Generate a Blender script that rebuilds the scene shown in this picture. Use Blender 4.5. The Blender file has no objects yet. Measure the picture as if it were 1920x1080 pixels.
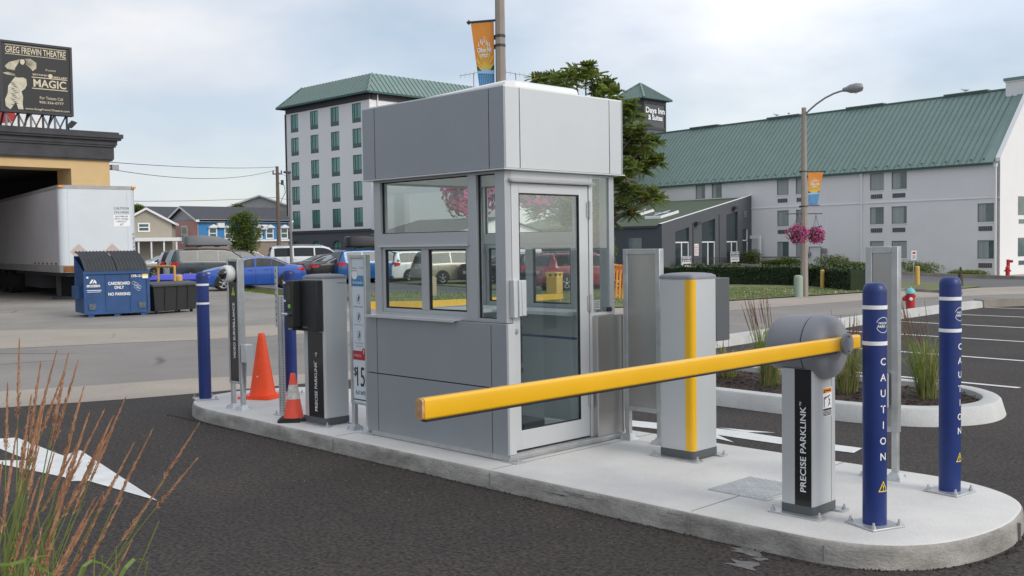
import bpy, bmesh, math, random
from mathutils import Vector, Matrix
from math import radians, sin, cos, pi
random.seed(7)
SC = bpy.context.scene
COL = SC.collection
# ------------------------------------------------------------------ camera
H = 1.74; FPX = 1933.0
_b = radians(45.6)
Fh = Vector((-sin(_b), cos(_b), 0)); Rh = Vector((cos(_b), sin(_b), 0)); Zh = Vector((0, 0, 1))
_p = radians(2.35); _r = radians(0.8)
FW = Fh*cos(_p) - Zh*sin(_p); _u = Zh*cos(_p) + Fh*sin(_p)
RI = Rh*cos(_r) - _u*sin(_r); UP = _u*cos(_r) + Rh*sin(_r)
CAM = Vector((0, 0, H))
cd = bpy.data.cameras.new('camera'); cam = bpy.data.objects.new('camera', cd); COL.objects.link(cam)
cd.sensor_width = 36; cd.lens = 36*FPX/1920; cd.clip_end = 3000; cd.clip_start = .05
m3 = Matrix((RI, UP, -FW)).transposed()
cam.matrix_world = Matrix.Translation(CAM) @ m3.to_4x4()
SC.camera = cam
# ------------------------------------------------------------------ world, sun, exposure
SUN_AZ = radians(8); SUN_EL = radians(32)       # azimuth measured from +X towards +Y
sdir = Vector((cos(SUN_EL)*cos(SUN_AZ), cos(SUN_EL)*sin(SUN_AZ), sin(SUN_EL)))
W = bpy.data.worlds.new("World"); SC.world = W; W.use_nodes = True
nt = W.node_tree; nt.nodes.clear()
def N(t, nt_=None, **k):
    n = (nt_ or nt).nodes.new(t)
    for a, v in k.items(): setattr(n, a, v)
    return n
out = N('ShaderNodeOutputWorld'); mix = N('ShaderNodeMixShader')
sky = N('ShaderNodeTexSky', sky_type='NISHITA', sun_disc=False)
sky.sun_elevation = SUN_EL; sky.sun_rotation = pi/2 - SUN_AZ
b1 = N('ShaderNodeBackground'); b1.inputs[1].default_value = .125
b2 = N('ShaderNodeBackground'); b2.inputs[1].default_value = 1.0
tc = N('ShaderNodeTexCoord'); mp = N('ShaderNodeMapping'); mp.inputs['Scale'].default_value = (1, 1, 2.6)
mp.inputs['Rotation'].default_value = (0, 0, .6)
no = N('ShaderNodeTexNoise'); no.inputs['Scale'].default_value = 2.1; no.inputs['Detail'].default_value = 6; no.inputs['Roughness'].default_value = .5
cr = N('ShaderNodeValToRGB'); cr.color_ramp.elements[0].position = .36; cr.color_ramp.elements[0].color = (.32,.32,.32,1)
cr.color_ramp.elements[1].position = .62; cr.color_ramp.elements[1].color = (.97,.97,.97,1)
no2 = N('ShaderNodeTexNoise'); no2.inputs['Scale'].default_value = 3.3; no2.inputs['Detail'].default_value = 5
cr2 = N('ShaderNodeValToRGB'); cr2.color_ramp.elements[0].position = .36; cr2.color_ramp.elements[0].color = (.57,.625,.71,1)
cr2.color_ramp.elements[1].position = .66; cr2.color_ramp.elements[1].color = (.83,.825,.835,1)
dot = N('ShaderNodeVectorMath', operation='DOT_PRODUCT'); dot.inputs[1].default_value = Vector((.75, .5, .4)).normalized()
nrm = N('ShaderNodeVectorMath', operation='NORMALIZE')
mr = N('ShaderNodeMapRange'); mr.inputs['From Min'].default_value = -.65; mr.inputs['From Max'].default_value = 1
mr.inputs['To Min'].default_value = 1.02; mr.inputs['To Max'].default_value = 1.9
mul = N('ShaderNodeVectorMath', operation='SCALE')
L = nt.links.new
L(tc.outputs['Generated'], mp.inputs[0]); L(mp.outputs[0], no.inputs['Vector']); L(mp.outputs[0], no2.inputs['Vector'])
L(no.outputs[0], cr.inputs[0]); L(no2.outputs[0], cr2.inputs[0])
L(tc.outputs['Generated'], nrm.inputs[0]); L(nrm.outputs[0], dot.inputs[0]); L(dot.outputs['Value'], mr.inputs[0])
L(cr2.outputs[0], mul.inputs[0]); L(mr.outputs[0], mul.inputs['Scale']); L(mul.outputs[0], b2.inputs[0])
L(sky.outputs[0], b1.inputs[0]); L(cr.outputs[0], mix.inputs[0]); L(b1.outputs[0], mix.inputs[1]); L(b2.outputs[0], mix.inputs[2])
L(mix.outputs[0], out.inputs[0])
sl = bpy.data.lights.new('sun', 'SUN'); sl.energy = 1.4; sl.angle = radians(24); sl.color = (1, .955, .88)
so = bpy.data.objects.new('sun', sl); COL.objects.link(so); so.location = sdir*50
so.rotation_euler = sdir.to_track_quat('Z', 'Y').to_euler()
SC.view_settings.view_transform = 'Standard'; SC.view_settings.look = 'None'
SC.view_settings.exposure = 0.0; SC.view_settings.gamma = 1
SC.render.engine = 'CYCLES'
SC.cycles.max_bounces = 10; SC.cycles.transparent_max_bounces = 24

# ------------------------------------------------------------------ helpers
def ray(x, y): return FW + RI*((x-960)/FPX) - UP*((y-540)/FPX)
def G(x, y, z=0.0):
    d = ray(x, y); return CAM + d*((z-H)/d.z)
def atY(x, y, Y):
    d = ray(x, y); return CAM + d*(Y/d.y)
def atX(x, y, X):
    d = ray(x, y); return CAM + d*(X/d.x)
def D(x, y, dep): return CAM + ray(x, y)*dep
def terr(x, y):
    t = min(1, max(0, (y-38)/32.0)); t = t*t*(3-2*t)
    f = min(1, max(0, (x+50)/23.0)); 
    return -.85*t*f

class MB:
    """mesh builder: collects shapes, links them as ONE mesh object"""
    def __init__(s): s.v = []; s.f = []; s.m = []; s.cur = 0; s.X = Matrix.Identity(4); s.smooth = False
    def add(s, vs, fs, m=None):
        o = len(s.v); X = s.X
        s.v += [tuple(X @ Vector(p)) for p in vs]
        mi = s.cur if m is None else m
        for f in fs: s.f.append(tuple(i+o for i in f)); s.m.append(mi)
        return s
    def box(s, a, b, m=None):
        x0, x1 = sorted((a[0], b[0])); y0, y1 = sorted((a[1], b[1])); z0, z1 = sorted((a[2], b[2]))
        return s.add([(x0,y0,z0),(x1,y0,z0),(x1,y1,z0),(x0,y1,z0),(x0,y0,z1),(x1,y0,z1),(x1,y1,z1),(x0,y1,z1)],
              [(0,3,2,1),(4,5,6,7),(0,1,5,4),(1,2,6,5),(2,3,7,6),(3,0,4,7)], m)
    def prism(s, pts, z0, z1, m=None, top=None):
        """polygon (x,y) list, ccw, extruded in z"""
        n = len(pts)
        vs = [(p[0], p[1], z0) for p in pts] + [(p[0], p[1], z1) for p in pts]
        fs = [tuple(range(n-1, -1, -1))] + [(i, (i+1) % n, n+(i+1) % n, n+i) for i in range(n)]
        s.add(vs, fs, m); s.add([(p[0], p[1], z1) for p in pts], [tuple(range(n))], top if top is not None else m)
        return s
    def bar(s, p, q, w, h=None, m=None, upv=(0,0,1)):
        h = h or w; p = Vector(p); q = Vector(q); d = (q-p).normalized(); u = Vector(upv)
        if abs(d.dot(u)) > .95: u = Vector((1,0,0))
        a = d.cross(u).normalized(); u = a.cross(d).normalized()
        vs = [c + a*(i*w/2) + u*(j*h/2) for c in (p, q) for i, j in ((-1,-1),(1,-1),(1,1),(-1,1))]
        return s.add(vs, [(0,3,2,1),(4,5,6,7),(0,1,5,4),(1,2,6,5),(2,3,7,6),(3,0,4,7)], m)
    def cyl(s, p, q, r0, r1=None, n=16, m=None, caps=True):
        r1 = r0 if r1 is None else r1; p = Vector(p); q = Vector(q); d = (q-p).normalized()
        u = Vector((0,0,1)) if abs(d.z) < .95 else Vector((1,0,0))
        a = d.cross(u).normalized(); b = d.cross(a).normalized()
        vs = [p + (a*cos(2*pi*i/n)+b*sin(2*pi*i/n))*r0 for i in range(n)] + [q + (a*cos(2*pi*i/n)+b*sin(2*pi*i/n))*r1 for i in range(n)]
        fs = [(i, n+i, n+(i+1) % n, (i+1) % n) for i in range(n)]
        if caps: fs += [tuple(range(n)), tuple(range(2*n-1, n-1, -1))]
        return s.add(vs, fs, m)
    def tube(s, pts, r, n=8, m=None):
        P = [Vector(p) for p in pts]; k = len(P); vs = []
        for i, p in enumerate(P):
            d = (P[min(i+1, k-1)] - P[max(i-1, 0)]).normalized()
            u = Vector((0,0,1)) if abs(d.z) < .95 else Vector((1,0,0))
            a = d.cross(u).normalized(); b = d.cross(a).normalized()
            rr = r[i] if isinstance(r, (list, tuple)) else r
            vs += [p + (a*cos(2*pi*j/n)+b*sin(2*pi*j/n))*rr for j in range(n)]
        fs = [(i*n+j, (i+1)*n+j, (i+1)*n+(j+1) % n, i*n+(j+1) % n) for i in range(k-1) for j in range(n)]
        fs += [tuple(range(n)), tuple(range(k*n-1, k*n-n-1, -1))]
        return s.add(vs, fs, m)
    def lathe(s, prof, n=24, c=(0,0,0), axis='z', m=None, sy=1.0):
        vs = []; k = len(prof)
        for r, z in prof:
            for j in range(n):
                a = 2*pi*j/n; x, y = r*cos(a), r*sin(a)*sy
                p = (x, y, z) if axis == 'z' else ((z, x, y) if axis == 'x' else (y, z, x))
                vs.append((p[0]+c[0], p[1]+c[1], p[2]+c[2]))
        fs = [(i*n+j, i*n+(j+1) % n, (i+1)*n+(j+1) % n, (i+1)*n+j) for i in range(k-1) for j in range(n)]
        if prof[0][0] > 1e-5: fs.append(tuple(range(n-1, -1, -1)))
        if prof[-1][0] > 1e-5: fs.append(tuple(range((k-1)*n, k*n)))
        return s.add(vs, fs, m)
    def quad(s, a, b, c, d, m=None): return s.add([a, b, c, d], [(0,1,2,3)], m)
    def poly(s, pts, m=None): return s.add(pts, [tuple(range(len(pts)))], m)
    def text(s, t, fn, w=None, h=None, m=None, bold=0.0, shear=0.0, space=1.0):
        """letters laid out centred on (0,0), scaled to width w / height h, placed by fn(u,v)"""
        cu = bpy.data.curves.new('t', 'FONT'); cu.body = t; cu.offset = bold; cu.shear = shear; cu.resolution_u = 3; cu.space_character = space
        cu.fill_mode = 'FRONT' if hasattr(cu, 'fill_mode') else cu.fill_mode
        ob = bpy.data.objects.new('t', cu); COL.objects.link(ob)
        dg = bpy.context.evaluated_depsgraph_get(); me = bpy.data.meshes.new_from_object(ob.evaluated_get(dg))
        vs = [v.co.copy() for v in me.vertices]; fs = [tuple(p.vertices) for p in me.polygons]
        bpy.data.objects.remove(ob); bpy.data.curves.remove(cu); bpy.data.meshes.remove(me)
        if not vs: return s
        x0 = min(v.x for v in vs); x1 = max(v.x for v in vs); y0 = min(v.y for v in vs); y1 = max(v.y for v in vs)
        sx = (w/(x1-x0)) if w else None; sy = (h/(y1-y0)) if h else None
        sx = sx or sy; sy = sy or sx
        return s.add([fn((v.x-(x0+x1)/2)*sx, (v.y-(y0+y1)/2)*sy) for v in vs], fs, m)
    def build(s, name, mats, parent=None, loc=None, smooth=None, bevel=0, ang=35, bseg=2):
        if not isinstance(mats, (list, tuple)): mats = [mats]
        off = Vector(loc) if loc is not None else Vector((0,0,0))
        me = bpy.data.meshes.new(name)
        me.from_pydata([tuple(Vector(v)-off) for v in s.v], [], s.f); 
        for mm in mats: me.materials.append(mm)
        me.polygons.foreach_set('material_index', s.m)
        if smooth:
            me.polygons.foreach_set('use_smooth', [True]*len(me.polygons))
            me.set_sharp_from_angle(angle=radians(ang))
        me.update()
        o = bpy.data.objects.new(name, me); COL.objects.link(o)
        if parent is not None: o.parent = parent
        if bevel:
            bm = o.modifiers.new('bevel', 'BEVEL'); bm.width = bevel; bm.segments = bseg; bm.limit_method = 'ANGLE'; bm.angle_limit = radians(40)
            me.polygons.foreach_set('use_smooth', [True]*len(me.polygons)); me.set_sharp_from_angle(angle=radians(35))
            bm.harden_normals = False
        return o

def tag(o, label, cat=None, group=None, kind=None):
    if label: o['label'] = label
    if cat: o['category'] = cat
    if group: o['group'] = group
    if kind: o['kind'] = kind
    return o
def thing(name, label, cat, loc=(0,0,0), rz=0, group=None):
    o = bpy.data.objects.new(name, None); COL.objects.link(o); o.empty_display_size = .2
    o.location = loc; o.rotation_euler = (0, 0, rz)
    return tag(o, label, cat, group)
def struct(name, mb, mats, **k):
    o = mb.build(name, mats, **k); o['kind'] = 'structure'; return o
def dup(o, loc=None, rz=None, label=None, group=None, scale=None, par=None):
    c = o.copy(); COL.objects.link(c)
    if par is not None: c.parent = par
    if loc is not None: c.location = loc
    if rz is not None: c.rotation_euler = (0, 0, rz)
    if scale: c.scale = (scale,)*3
    if label: c['label'] = label
    if group: c['group'] = group
    for ch in list(o.children): dup(ch, par=c)
    return c

# ------------------------------------------------------------------ materials
def mat(name, col, rough=.6, metal=0.0, var=0.0, scale=3.0, bump=0.0, bscale=60.0, coat=0.0, spec=.5, dark=None, det=4, stretch=(1,1,1), speck=0.0, spscale=200):
    m = bpy.data.materials.new(name); m.use_nodes = True; t = m.node_tree
    p = t.nodes['Principled BSDF']; p.inputs['Roughness'].default_value = rough; p.inputs['Metallic'].default_value = metal
    p.inputs['Specular IOR Level'].default_value = spec; p.inputs['Coat Weight'].default_value = coat
    p.inputs['Base Color'].default_value = (*col, 1); lk = t.links.new
    if var or bump or speck:
        tc = N('ShaderNodeTexCoord', t); mp = N('ShaderNodeMapping', t); mp.inputs['Scale'].default_value = stretch
        lk(tc.outputs['Object'], mp.inputs[0])
    if var:
        n = N('ShaderNodeTexNoise', t); n.inputs['Scale'].default_value = scale; n.inputs['Detail'].default_value = det; n.inputs['Roughness'].default_value = .6
        lk(mp.outputs[0], n.inputs['Vector'])
        r = N('ShaderNodeValToRGB', t); r.color_ramp.elements[0].position = .3; r.color_ramp.elements[1].position = .7
        d = dark or tuple(c*(1-var) for c in col)
        r.color_ramp.elements[0].color = (*d, 1); r.color_ramp.elements[1].color = (*[min(1, c*(1+var*.5)) for c in col], 1)
        lk(n.outputs[0], r.inputs[0]); src = r.outputs[0]
        if speck:
            n2 = N('ShaderNodeTexNoise', t); n2.inputs['Scale'].default_value = spscale; n2.inputs['Detail'].default_value = 2
            lk(mp.outputs[0], n2.inputs['Vector'])
            r2 = N('ShaderNodeMapRange', t); r2.inputs['From Min'].default_value = .3; r2.inputs['From Max'].default_value = .7
            r2.inputs['To Min'].default_value = 1-speck; r2.inputs['To Max'].default_value = 1+speck
            lk(n2.outputs[0], r2.inputs[0]); sc = N('ShaderNodeVectorMath', t, operation='SCALE'); lk(src, sc.inputs[0]); lk(r2.outputs[0], sc.inputs['Scale']); src = sc.outputs[0]
        lk(src, p.inputs['Base Color'])
        rr = N('ShaderNodeMapRange', t); rr.inputs['To Min'].default_value = max(0, rough-.08); rr.inputs['To Max'].default_value = min(1, rough+.08)
        lk(n.outputs[0], rr.inputs[0]); lk(rr.outputs[0], p.inputs['Roughness'])
    if bump:
        n = N('ShaderNodeTexNoise', t); n.inputs['Scale'].default_value = bscale; n.inputs['Detail'].default_value = 4
        lk(mp.outputs[0], n.inputs['Vector']); b = N('ShaderNodeBump', t); b.inputs['Strength'].default_value = bump; b.inputs['Distance'].default_value = .01
        lk(n.outputs[0], b.inputs['Height']); lk(b.outputs[0], p.inputs['Normal'])
    return m
def leafmat(name, col, tr=.45, **k):
    m = mat(name, col, .6, **k); t = m.node_tree; lk = t.links.new; p = t.nodes['Principled BSDF']; o = t.nodes['Material Output']
    tl = N('ShaderNodeBsdfTranslucent', t); mx = N('ShaderNodeMixShader', t); mx.inputs[0].default_value = tr
    tl.inputs[0].default_value = (col[0]*1.3, col[1]*1.35, col[2]*.8, 1)
    lk(p.outputs[0], mx.inputs[1]); lk(tl.outputs[0], mx.inputs[2]); lk(mx.outputs[0], o.inputs['Surface']); return m
def glassmat(name, tint=(.85,.92,.9), refl=.08, rough=.0):
    m = bpy.data.materials.new(name); m.use_nodes = True; t = m.node_tree; t.nodes.clear(); lk = t.links.new
    o = N('ShaderNodeOutputMaterial', t); tr = N('ShaderNodeBsdfTransparent', t); tr.inputs[0].default_value = (*tint, 1)
    gl = N('ShaderNodeBsdfGlossy', t); gl.inputs['Roughness'].default_value = rough; gl.inputs[0].default_value = (.9,.95,.95,1)
    lw = N('ShaderNodeLayerWeight', t); lw.inputs[0].default_value = .5; mx = N('ShaderNodeMixShader', t)
    pw = N('ShaderNodeMath', t, operation='POWER'); pw.inputs[1].default_value = 4.0; lk(lw.outputs['Facing'], pw.inputs[0])
    ad = N('ShaderNodeMath', t, operation='MULTIPLY_ADD'); ad.inputs[1].default_value = .8; ad.inputs[2].default_value = refl/2
    lk(pw.outputs[0], ad.inputs[0]); ad.use_clamp = True; lk(ad.outputs[0], mx.inputs[0]); lk(tr.outputs[0], mx.inputs[1]); lk(gl.outputs[0], mx.inputs[2]); lk(mx.outputs[0], o.inputs[0])
    return m
def crackmat(name, col, dark, cw=.012, cscale=.35, amount=.5, seed=0.0, speck=.16):
    m = mat(name, col, .88, var=.14, scale=.35, bump=.25, bscale=90, speck=speck, spscale=70, dark=dark, det=6)
    t = m.node_tree; p = t.nodes['Principled BSDF']; lk = t.links.new
    src = p.inputs['Base Color'].links[0].from_socket
    tc = N('ShaderNodeTexCoord', t); mp = N('ShaderNodeMapping', t); mp.inputs['Location'].default_value = (seed, seed*.7, 0)
    nz = N('ShaderNodeTexNoise', t); nz.inputs['Scale'].default_value = 1.2; nz.inputs['Detail'].default_value = 5
    ad = N('ShaderNodeMixRGB', t); ad.inputs[0].default_value = .22
    vo = N('ShaderNodeTexVoronoi', t, feature='DISTANCE_TO_EDGE'); vo.inputs['Scale'].default_value = cscale
    lk(tc.outputs['Object'], mp.inputs[0]); lk(mp.outputs[0], nz.inputs['Vector']); lk(mp.outputs[0], ad.inputs[1]); lk(nz.outputs['Color'], ad.inputs[2]); lk(ad.outputs[0], vo.inputs['Vector'])
    mr = N('ShaderNodeMapRange', t); mr.inputs['From Min'].default_value = 0; mr.inputs['From Max'].default_value = cw; mr.inputs['To Min'].default_value = 1; mr.inputs['To Max'].default_value = 0
    lk(vo.outputs['Distance'], mr.inputs[0])
    mk = N('ShaderNodeTexNoise', t); mk.inputs['Scale'].default_value = .28; lk(mp.outputs[0], mk.inputs['Vector'])
    mm = N('ShaderNodeMapRange', t); mm.inputs['From Min'].default_value = .5; mm.inputs['From Max'].default_value = .62; mm.inputs['To Max'].default_value = amount
    lk(mk.outputs[0], mm.inputs[0]); pr = N('ShaderNodeMath', t, operation='MULTIPLY'); lk(mr.outputs[0], pr.inputs[0]); lk(mm.outputs[0], pr.inputs[1])
    mx = N('ShaderNodeMixRGB', t); mx.inputs[2].default_value = (*[c*.25 for c in col], 1); lk(pr.outputs[0], mx.inputs[0]); lk(src, mx.inputs[1]); lk(mx.outputs[0], p.inputs['Base Color'])
    return m
M = {}
M['asphalt'] = mat('new asphalt', (.045,.036,.031), .88, var=.42, scale=.6, bump=1.0, bscale=55, speck=.8, spscale=38, det=9)
M['asphalt_grey'] = mat('worn asphalt', (.13,.127,.125), .9, var=.2, scale=.3, bump=.2, bscale=60, speck=.15, spscale=60)
M['road'] = crackmat('old road surface', (.27,.247,.225), (.205,.19,.172), cw=.02, cscale=.3, amount=.85)
M['apron'] = crackmat('concrete apron', (.31,.285,.25), (.22,.205,.185), cw=.012, cscale=.22, amount=.6, seed=8)
M['walk'] = crackmat('pavement concrete', (.40,.345,.285), (.32,.28,.24), cw=.006, cscale=.4, amount=.4, seed=4)
M['concrete'] = mat('new concrete', (.63,.615,.585), .85, var=.17, scale=1.1, bump=.22, bscale=45, speck=.05, spscale=90, det=7)
M['curb'] = mat('rough kerb concrete', (.36,.34,.31), .9, var=.5, scale=3.2, stretch=(1,1,2.2), bump=.5, bscale=30, speck=.14, spscale=60, det=10)
M['curb_pale'] = mat('pale kerb concrete', (.56,.56,.54), .85, var=.15, scale=2, bump=.3, bscale=40, speck=.08, spscale=80)
M['curb_old'] = mat('old kerb concrete', (.28,.25,.21), .9, var=.3, scale=1, bump=.3, bscale=30)
M['white_paint'] = mat('road marking paint', (.74,.74,.72), .7, var=.12, scale=6, bump=.4, bscale=120, speck=.16, spscale=120)
M['yellow_paint'] = mat('yellow kerb paint', (.72,.42,.03), .6, var=.12, scale=2)
M['mulch'] = mat('bark mulch', (.055,.034,.025), .95, var=.6, scale=25, bump=1, bscale=50)
M['grass'] = mat('lawn grass', (.165,.185,.07), .95, var=.4, scale=1.6, bump=1, bscale=40, speck=.3, spscale=25)
M['far'] = mat('far ground', (.15,.145,.13), .95, var=.25, scale=.08)
M['silver'] = mat('grey metallic panel shaded sides', (.325,.345,.368), .42, .25, var=.07, scale=1.1, det=7)
M['silver_lt'] = mat('light aluminium and sunlit panel', (.60,.615,.62), .4, .3, var=.03, scale=2)
M['frame_al'] = mat('window frame aluminium', (.46,.475,.49), .4, .35, var=.05, scale=2)
M['cabinet'] = mat('cabinet paint', (.56,.575,.58), .42, .25, var=.03, scale=2)
M['steel'] = mat('brushed steel', (.50,.49,.47), .33, .85, var=.16, scale=1.5, stretch=(1,1,.35))
M['galv'] = mat('galvanised steel', (.56,.57,.57), .42, .7, var=.16, scale=9)
M['gap'] = mat('dark joint', (.02,.02,.022), .8)
M['glass'] = glassmat('booth glass', (.95,.975,.965), .06)
M['glass2'] = glassmat('clear door glass', (.94,.965,.96), .22)
M['white_pl'] = mat('white plastic', (.78,.78,.77), .35, var=.03)
M['interior'] = mat('interior panel', (.75,.80,.80), .5, var=.04)
M['int_film'] = mat('pale blue film', (.76,.86,.89), .3)
M['blue_strip'] = mat('blue strip', (.03,.05,.35), .4)
M['counter'] = mat('counter laminate', (.70,.74,.74), .35)
M['black'] = mat('black gloss panel', (.012,.012,.013), .28, coat=.3)
M['black_m'] = mat('black plastic', (.02,.021,.023), .5, var=.1)
M['dark_grey'] = mat('dark grey plastic', (.09,.10,.105), .5)
M['hood'] = mat('grey moulded hood', (.235,.24,.26), .5, var=.05, scale=3, bump=.15, bscale=400)
M['yellow'] = mat('yellow barrier coating', (.86,.47,.012), .3, var=.05, scale=3, coat=.3)
M['clearcap'] = mat('clear orange end cap', (.62,.36,.18), .25, var=.3, scale=40)
M['blue'] = mat('blue bollard sleeve', (.007,.028,.165), .42, var=.18, scale=3, coat=.06)
M['white'] = mat('white lettering', (.85,.85,.85), .5)
M['txt_blk'] = mat('black lettering', (.03,.03,.035), .5)
M['green_t'] = mat('green lettering', (.3,.6,.1), .5)
M['orange'] = mat('orange cone plastic', (.95,.085,.012), .45, var=.07, scale=6)
M['reflective'] = mat('reflective collar', (.62,.60,.56), .5, var=.4, scale=30)
M['rubber'] = mat('black rubber', (.018,.018,.018), .7, var=.3, scale=8)
M['warn_o'] = mat('orange label', (.85,.3,.02), .5)
M['warn_y'] = mat('yellow label', (.85,.62,.02), .5)
M['sign_face'] = mat('sign face', (.66,.72,.76), .35)
M['sign_blue'] = mat('sign blue', (.07,.30,.55), .4, var=.5, scale=14)
M['red'] = mat('red label', (.45,.02,.03), .45)
M['grey_txt'] = mat('grey lettering', (.25,.27,.3), .5)
M['wall_white'] = mat('white render', (.80,.795,.785), .85, var=.035, scale=.5, bump=.05, bscale=3)
M['wall_white2'] = mat('off white render', (.84,.835,.825), .85, var=.03, scale=.3)
M['roof_green'] = mat('green standing seam metal', (.20,.29,.262), .5, .12, var=.10, scale=.7)
M['roof_rib'] = mat('green seam', (.13,.19,.17), .5, .15)
M['trim_dark'] = mat('dark grey trim', (.055,.055,.06), .7)
M['trim_green'] = mat('dark green trim', (.04,.10,.09), .6)
M['wall_dark'] = mat('dark grey wall', (.105,.112,.12), .85, var=.07, scale=.6)
M['wall_dark2'] = mat('charcoal wall', (.075,.085,.10), .85, var=.07, scale=.6)
M['roof_moss'] = mat('green membrane roof', (.085,.115,.075), .8, var=.1, scale=.5)
M['win'] = mat('window glass', (.09,.14,.14), .08, spec=.9, var=.3, scale=1.2)
M['win_green'] = mat('green tinted glass', (.13,.30,.275), .12, spec=.8, var=.25, scale=.35)
M['win_spand'] = mat('green spandrel', (.05,.10,.085), .4)
M['curtain'] = mat('curtain behind glass', (.34,.38,.37), .25, spec=.6, var=.22, scale=9, stretch=(1,1,.02))
M['grille'] = mat('vent grille', (.10,.085,.085), .7)
M['beige'] = mat('beige stucco', (.62,.44,.22), .85, var=.08, scale=1.2)
M['cornice'] = mat('charcoal cornice paint', (.055,.056,.062), .75, var=.35, scale=2)
M['bay_and_shade'] = mat('dark bay wall and pillar shade', (.03,.03,.032), .9)
M['trailer'] = mat('trailer white sheet', (.62,.66,.70), .38, .1, var=.05, scale=1)
M['trailer_side'] = mat('trailer side sheet', (.60,.57,.58), .4, .1, var=.06, scale=1)
M['rust'] = mat('rust patch', (.23,.09,.03), .9, var=.5, scale=8)
M['dump_blue'] = mat('dumpster blue paint', (.018,.075,.22), .5, var=.3, scale=3)
M['lid'] = mat('dumpster lid plastic', (.055,.06,.062), .6, var=.2, scale=5)
M['tote_blue'] = mat('recycling cart blue', (.045,.06,.52), .45)
M['rail_y'] = mat('yellow rail paint', (.66,.38,.10), .6, var=.15, scale=5)
M['bill_bg'] = mat('billboard black', (.016,.016,.018), .5)
M['cream'] = mat('cream print', (.66,.58,.42), .6)
M['cloud_p'] = mat('cream glow print', (.5,.45,.33), .6, var=.6, scale=2.5)
M['brick'] = mat('brick brown', (.32,.15,.09), .9, var=.2, scale=3)
M['pink'] = mat('pink brick', (.60,.33,.28), .9, var=.12, scale=2)
M['tan_siding'] = mat('beige siding', (.40,.36,.29), .8, var=.05)
M['blue_siding'] = mat('bright blue siding', (.045,.23,.50), .7, var=.05)
M['roof_dark'] = mat('dark shingles', (.075,.078,.092), .9, var=.15, scale=2)
M['roof_shed'] = mat('pale gable siding', (.45,.45,.43), .85)
M['wood'] = mat('weathered wood pole', (.16,.12,.09), .9, var=.25, scale=4)
M['wire'] = mat('cable', (.05,.05,.055), .7)
M['pole'] = mat('concrete lamp pole', (.32,.28,.24), .85, var=.10, scale=5, bump=.1, bscale=80)
M['pole_g'] = mat('grey painted pole', (.22,.22,.22), .6, var=.1)
M['arm_g'] = mat('grey metal arm', (.30,.31,.32), .45, .4)
M['leaf1'] = leafmat('leaf mid green', (.19,.24,.07), var=.3, scale=4)
M['leaf2'] = leafmat('leaf dark green', (.11,.15,.05), var=.3, scale=4)
M['leaf3'] = leafmat('leaf light green', (.26,.30,.09), var=.3, scale=4)
M['seed'] = mat('rust seed clusters', (.24,.085,.035), .8, var=.3, scale=6)
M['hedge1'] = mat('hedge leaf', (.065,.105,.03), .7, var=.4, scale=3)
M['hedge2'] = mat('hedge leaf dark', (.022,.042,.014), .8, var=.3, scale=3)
M['bark'] = mat('bark', (.10,.08,.065), .95, var=.3, scale=10, bump=.6, bscale=30)
M['petal1'] = leafmat('pink petals', (.68,.12,.40), var=.2, scale=12)
M['petal2'] = mat('magenta petals', (.42,.03,.25), .6, var=.2, scale=12)
M['petal3'] = mat('purple petals', (.14,.015,.16), .6)
M['plume'] = mat('reed grass plume', (.43,.23,.13), .8, var=.35, scale=20)
M['plume2'] = mat('pale reed plume', (.50,.28,.16), .8, var=.25, scale=20)
M['plume_d'] = mat('dark red plume', (.22,.085,.055), .85, var=.35, scale=20)
M['stem'] = mat('green grass stem', (.18,.22,.05), .6, var=.3, scale=8)
M['stem2'] = mat('straw grass blade', (.40,.33,.15), .7, var=.3, scale=8)
M['blade'] = leafmat('bright grass blade', (.22,.31,.08), var=.25, scale=8)
M['hyd_red'] = mat('hydrant red paint', (.48,.02,.02), .45, var=.15, scale=8)
M['hyd_teal'] = mat('hydrant teal cap', (.16,.50,.52), .5)
M['utility'] = mat('utility box green', (.30,.38,.30), .6)
M['tyre'] = mat('tyre rubber', (.015,.015,.016), .8)
M['rim'] = mat('alloy rim', (.55,.56,.58), .3, .8)
M['car_glass'] = mat('car window glass', (.02,.024,.025), .1, spec=.35)
M['car_glass_l'] = mat('pale car window', (.075,.08,.075), .1, spec=.3, var=.5, scale=1.5)
M['tail'] = mat('tail light red', (.55,.015,.02), .2, coat=.6)
M['lamp_c'] = mat('clear lamp lens', (.6,.62,.62), .15, coat=.6)
M['plate'] = mat('licence plate', (.5,.53,.56), .5)
M['skin'] = mat('skin', (.45,.27,.2), .6); M['navy'] = mat('navy shirt', (.03,.04,.09), .8); M['jean'] = mat('dark trousers', (.03,.035,.05), .85); M['hair'] = mat('dark hair', (.02,.013,.01), .7); M['maroon'] = mat('dark red shirt', (.09,.02,.02), .8)
M['ban_o'] = mat('banner orange', (.78,.30,.05), .7, var=.15, scale=2); M['ban_y'] = mat('banner yellow', (.72,.52,.08), .7); M['ban_b'] = mat('banner blue', (.07,.27,.55), .7, var=.2, scale=3); M['ban_l'] = mat('banner light blue', (.35,.58,.76), .7); M['ban_g'] = mat('banner dark trees', (.04,.06,.05), .7)
M['cargo'] = mat('grey roof box', (.16,.17,.18), .45)
M['chrome'] = mat('chrome', (.7,.7,.7), .12, 1)
M['dome'] = mat('smoked dome', (.015,.012,.012), .05, coat=1)
M['gull'] = mat('gull white', (.6,.6,.6), .7)
M['olive'] = mat('lcd screen', (.06,.06,.03), .15)
M['yellow_mach'] = mat('yellow cabinet paint', (.66,.42,.10), .55)
M['conc_post'] = mat('tan bollard', (.42,.34,.24), .8, var=.12, scale=5)
M['barr_o'] = mat('orange barrier slat', (.75,.30,.04), .6)

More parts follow.
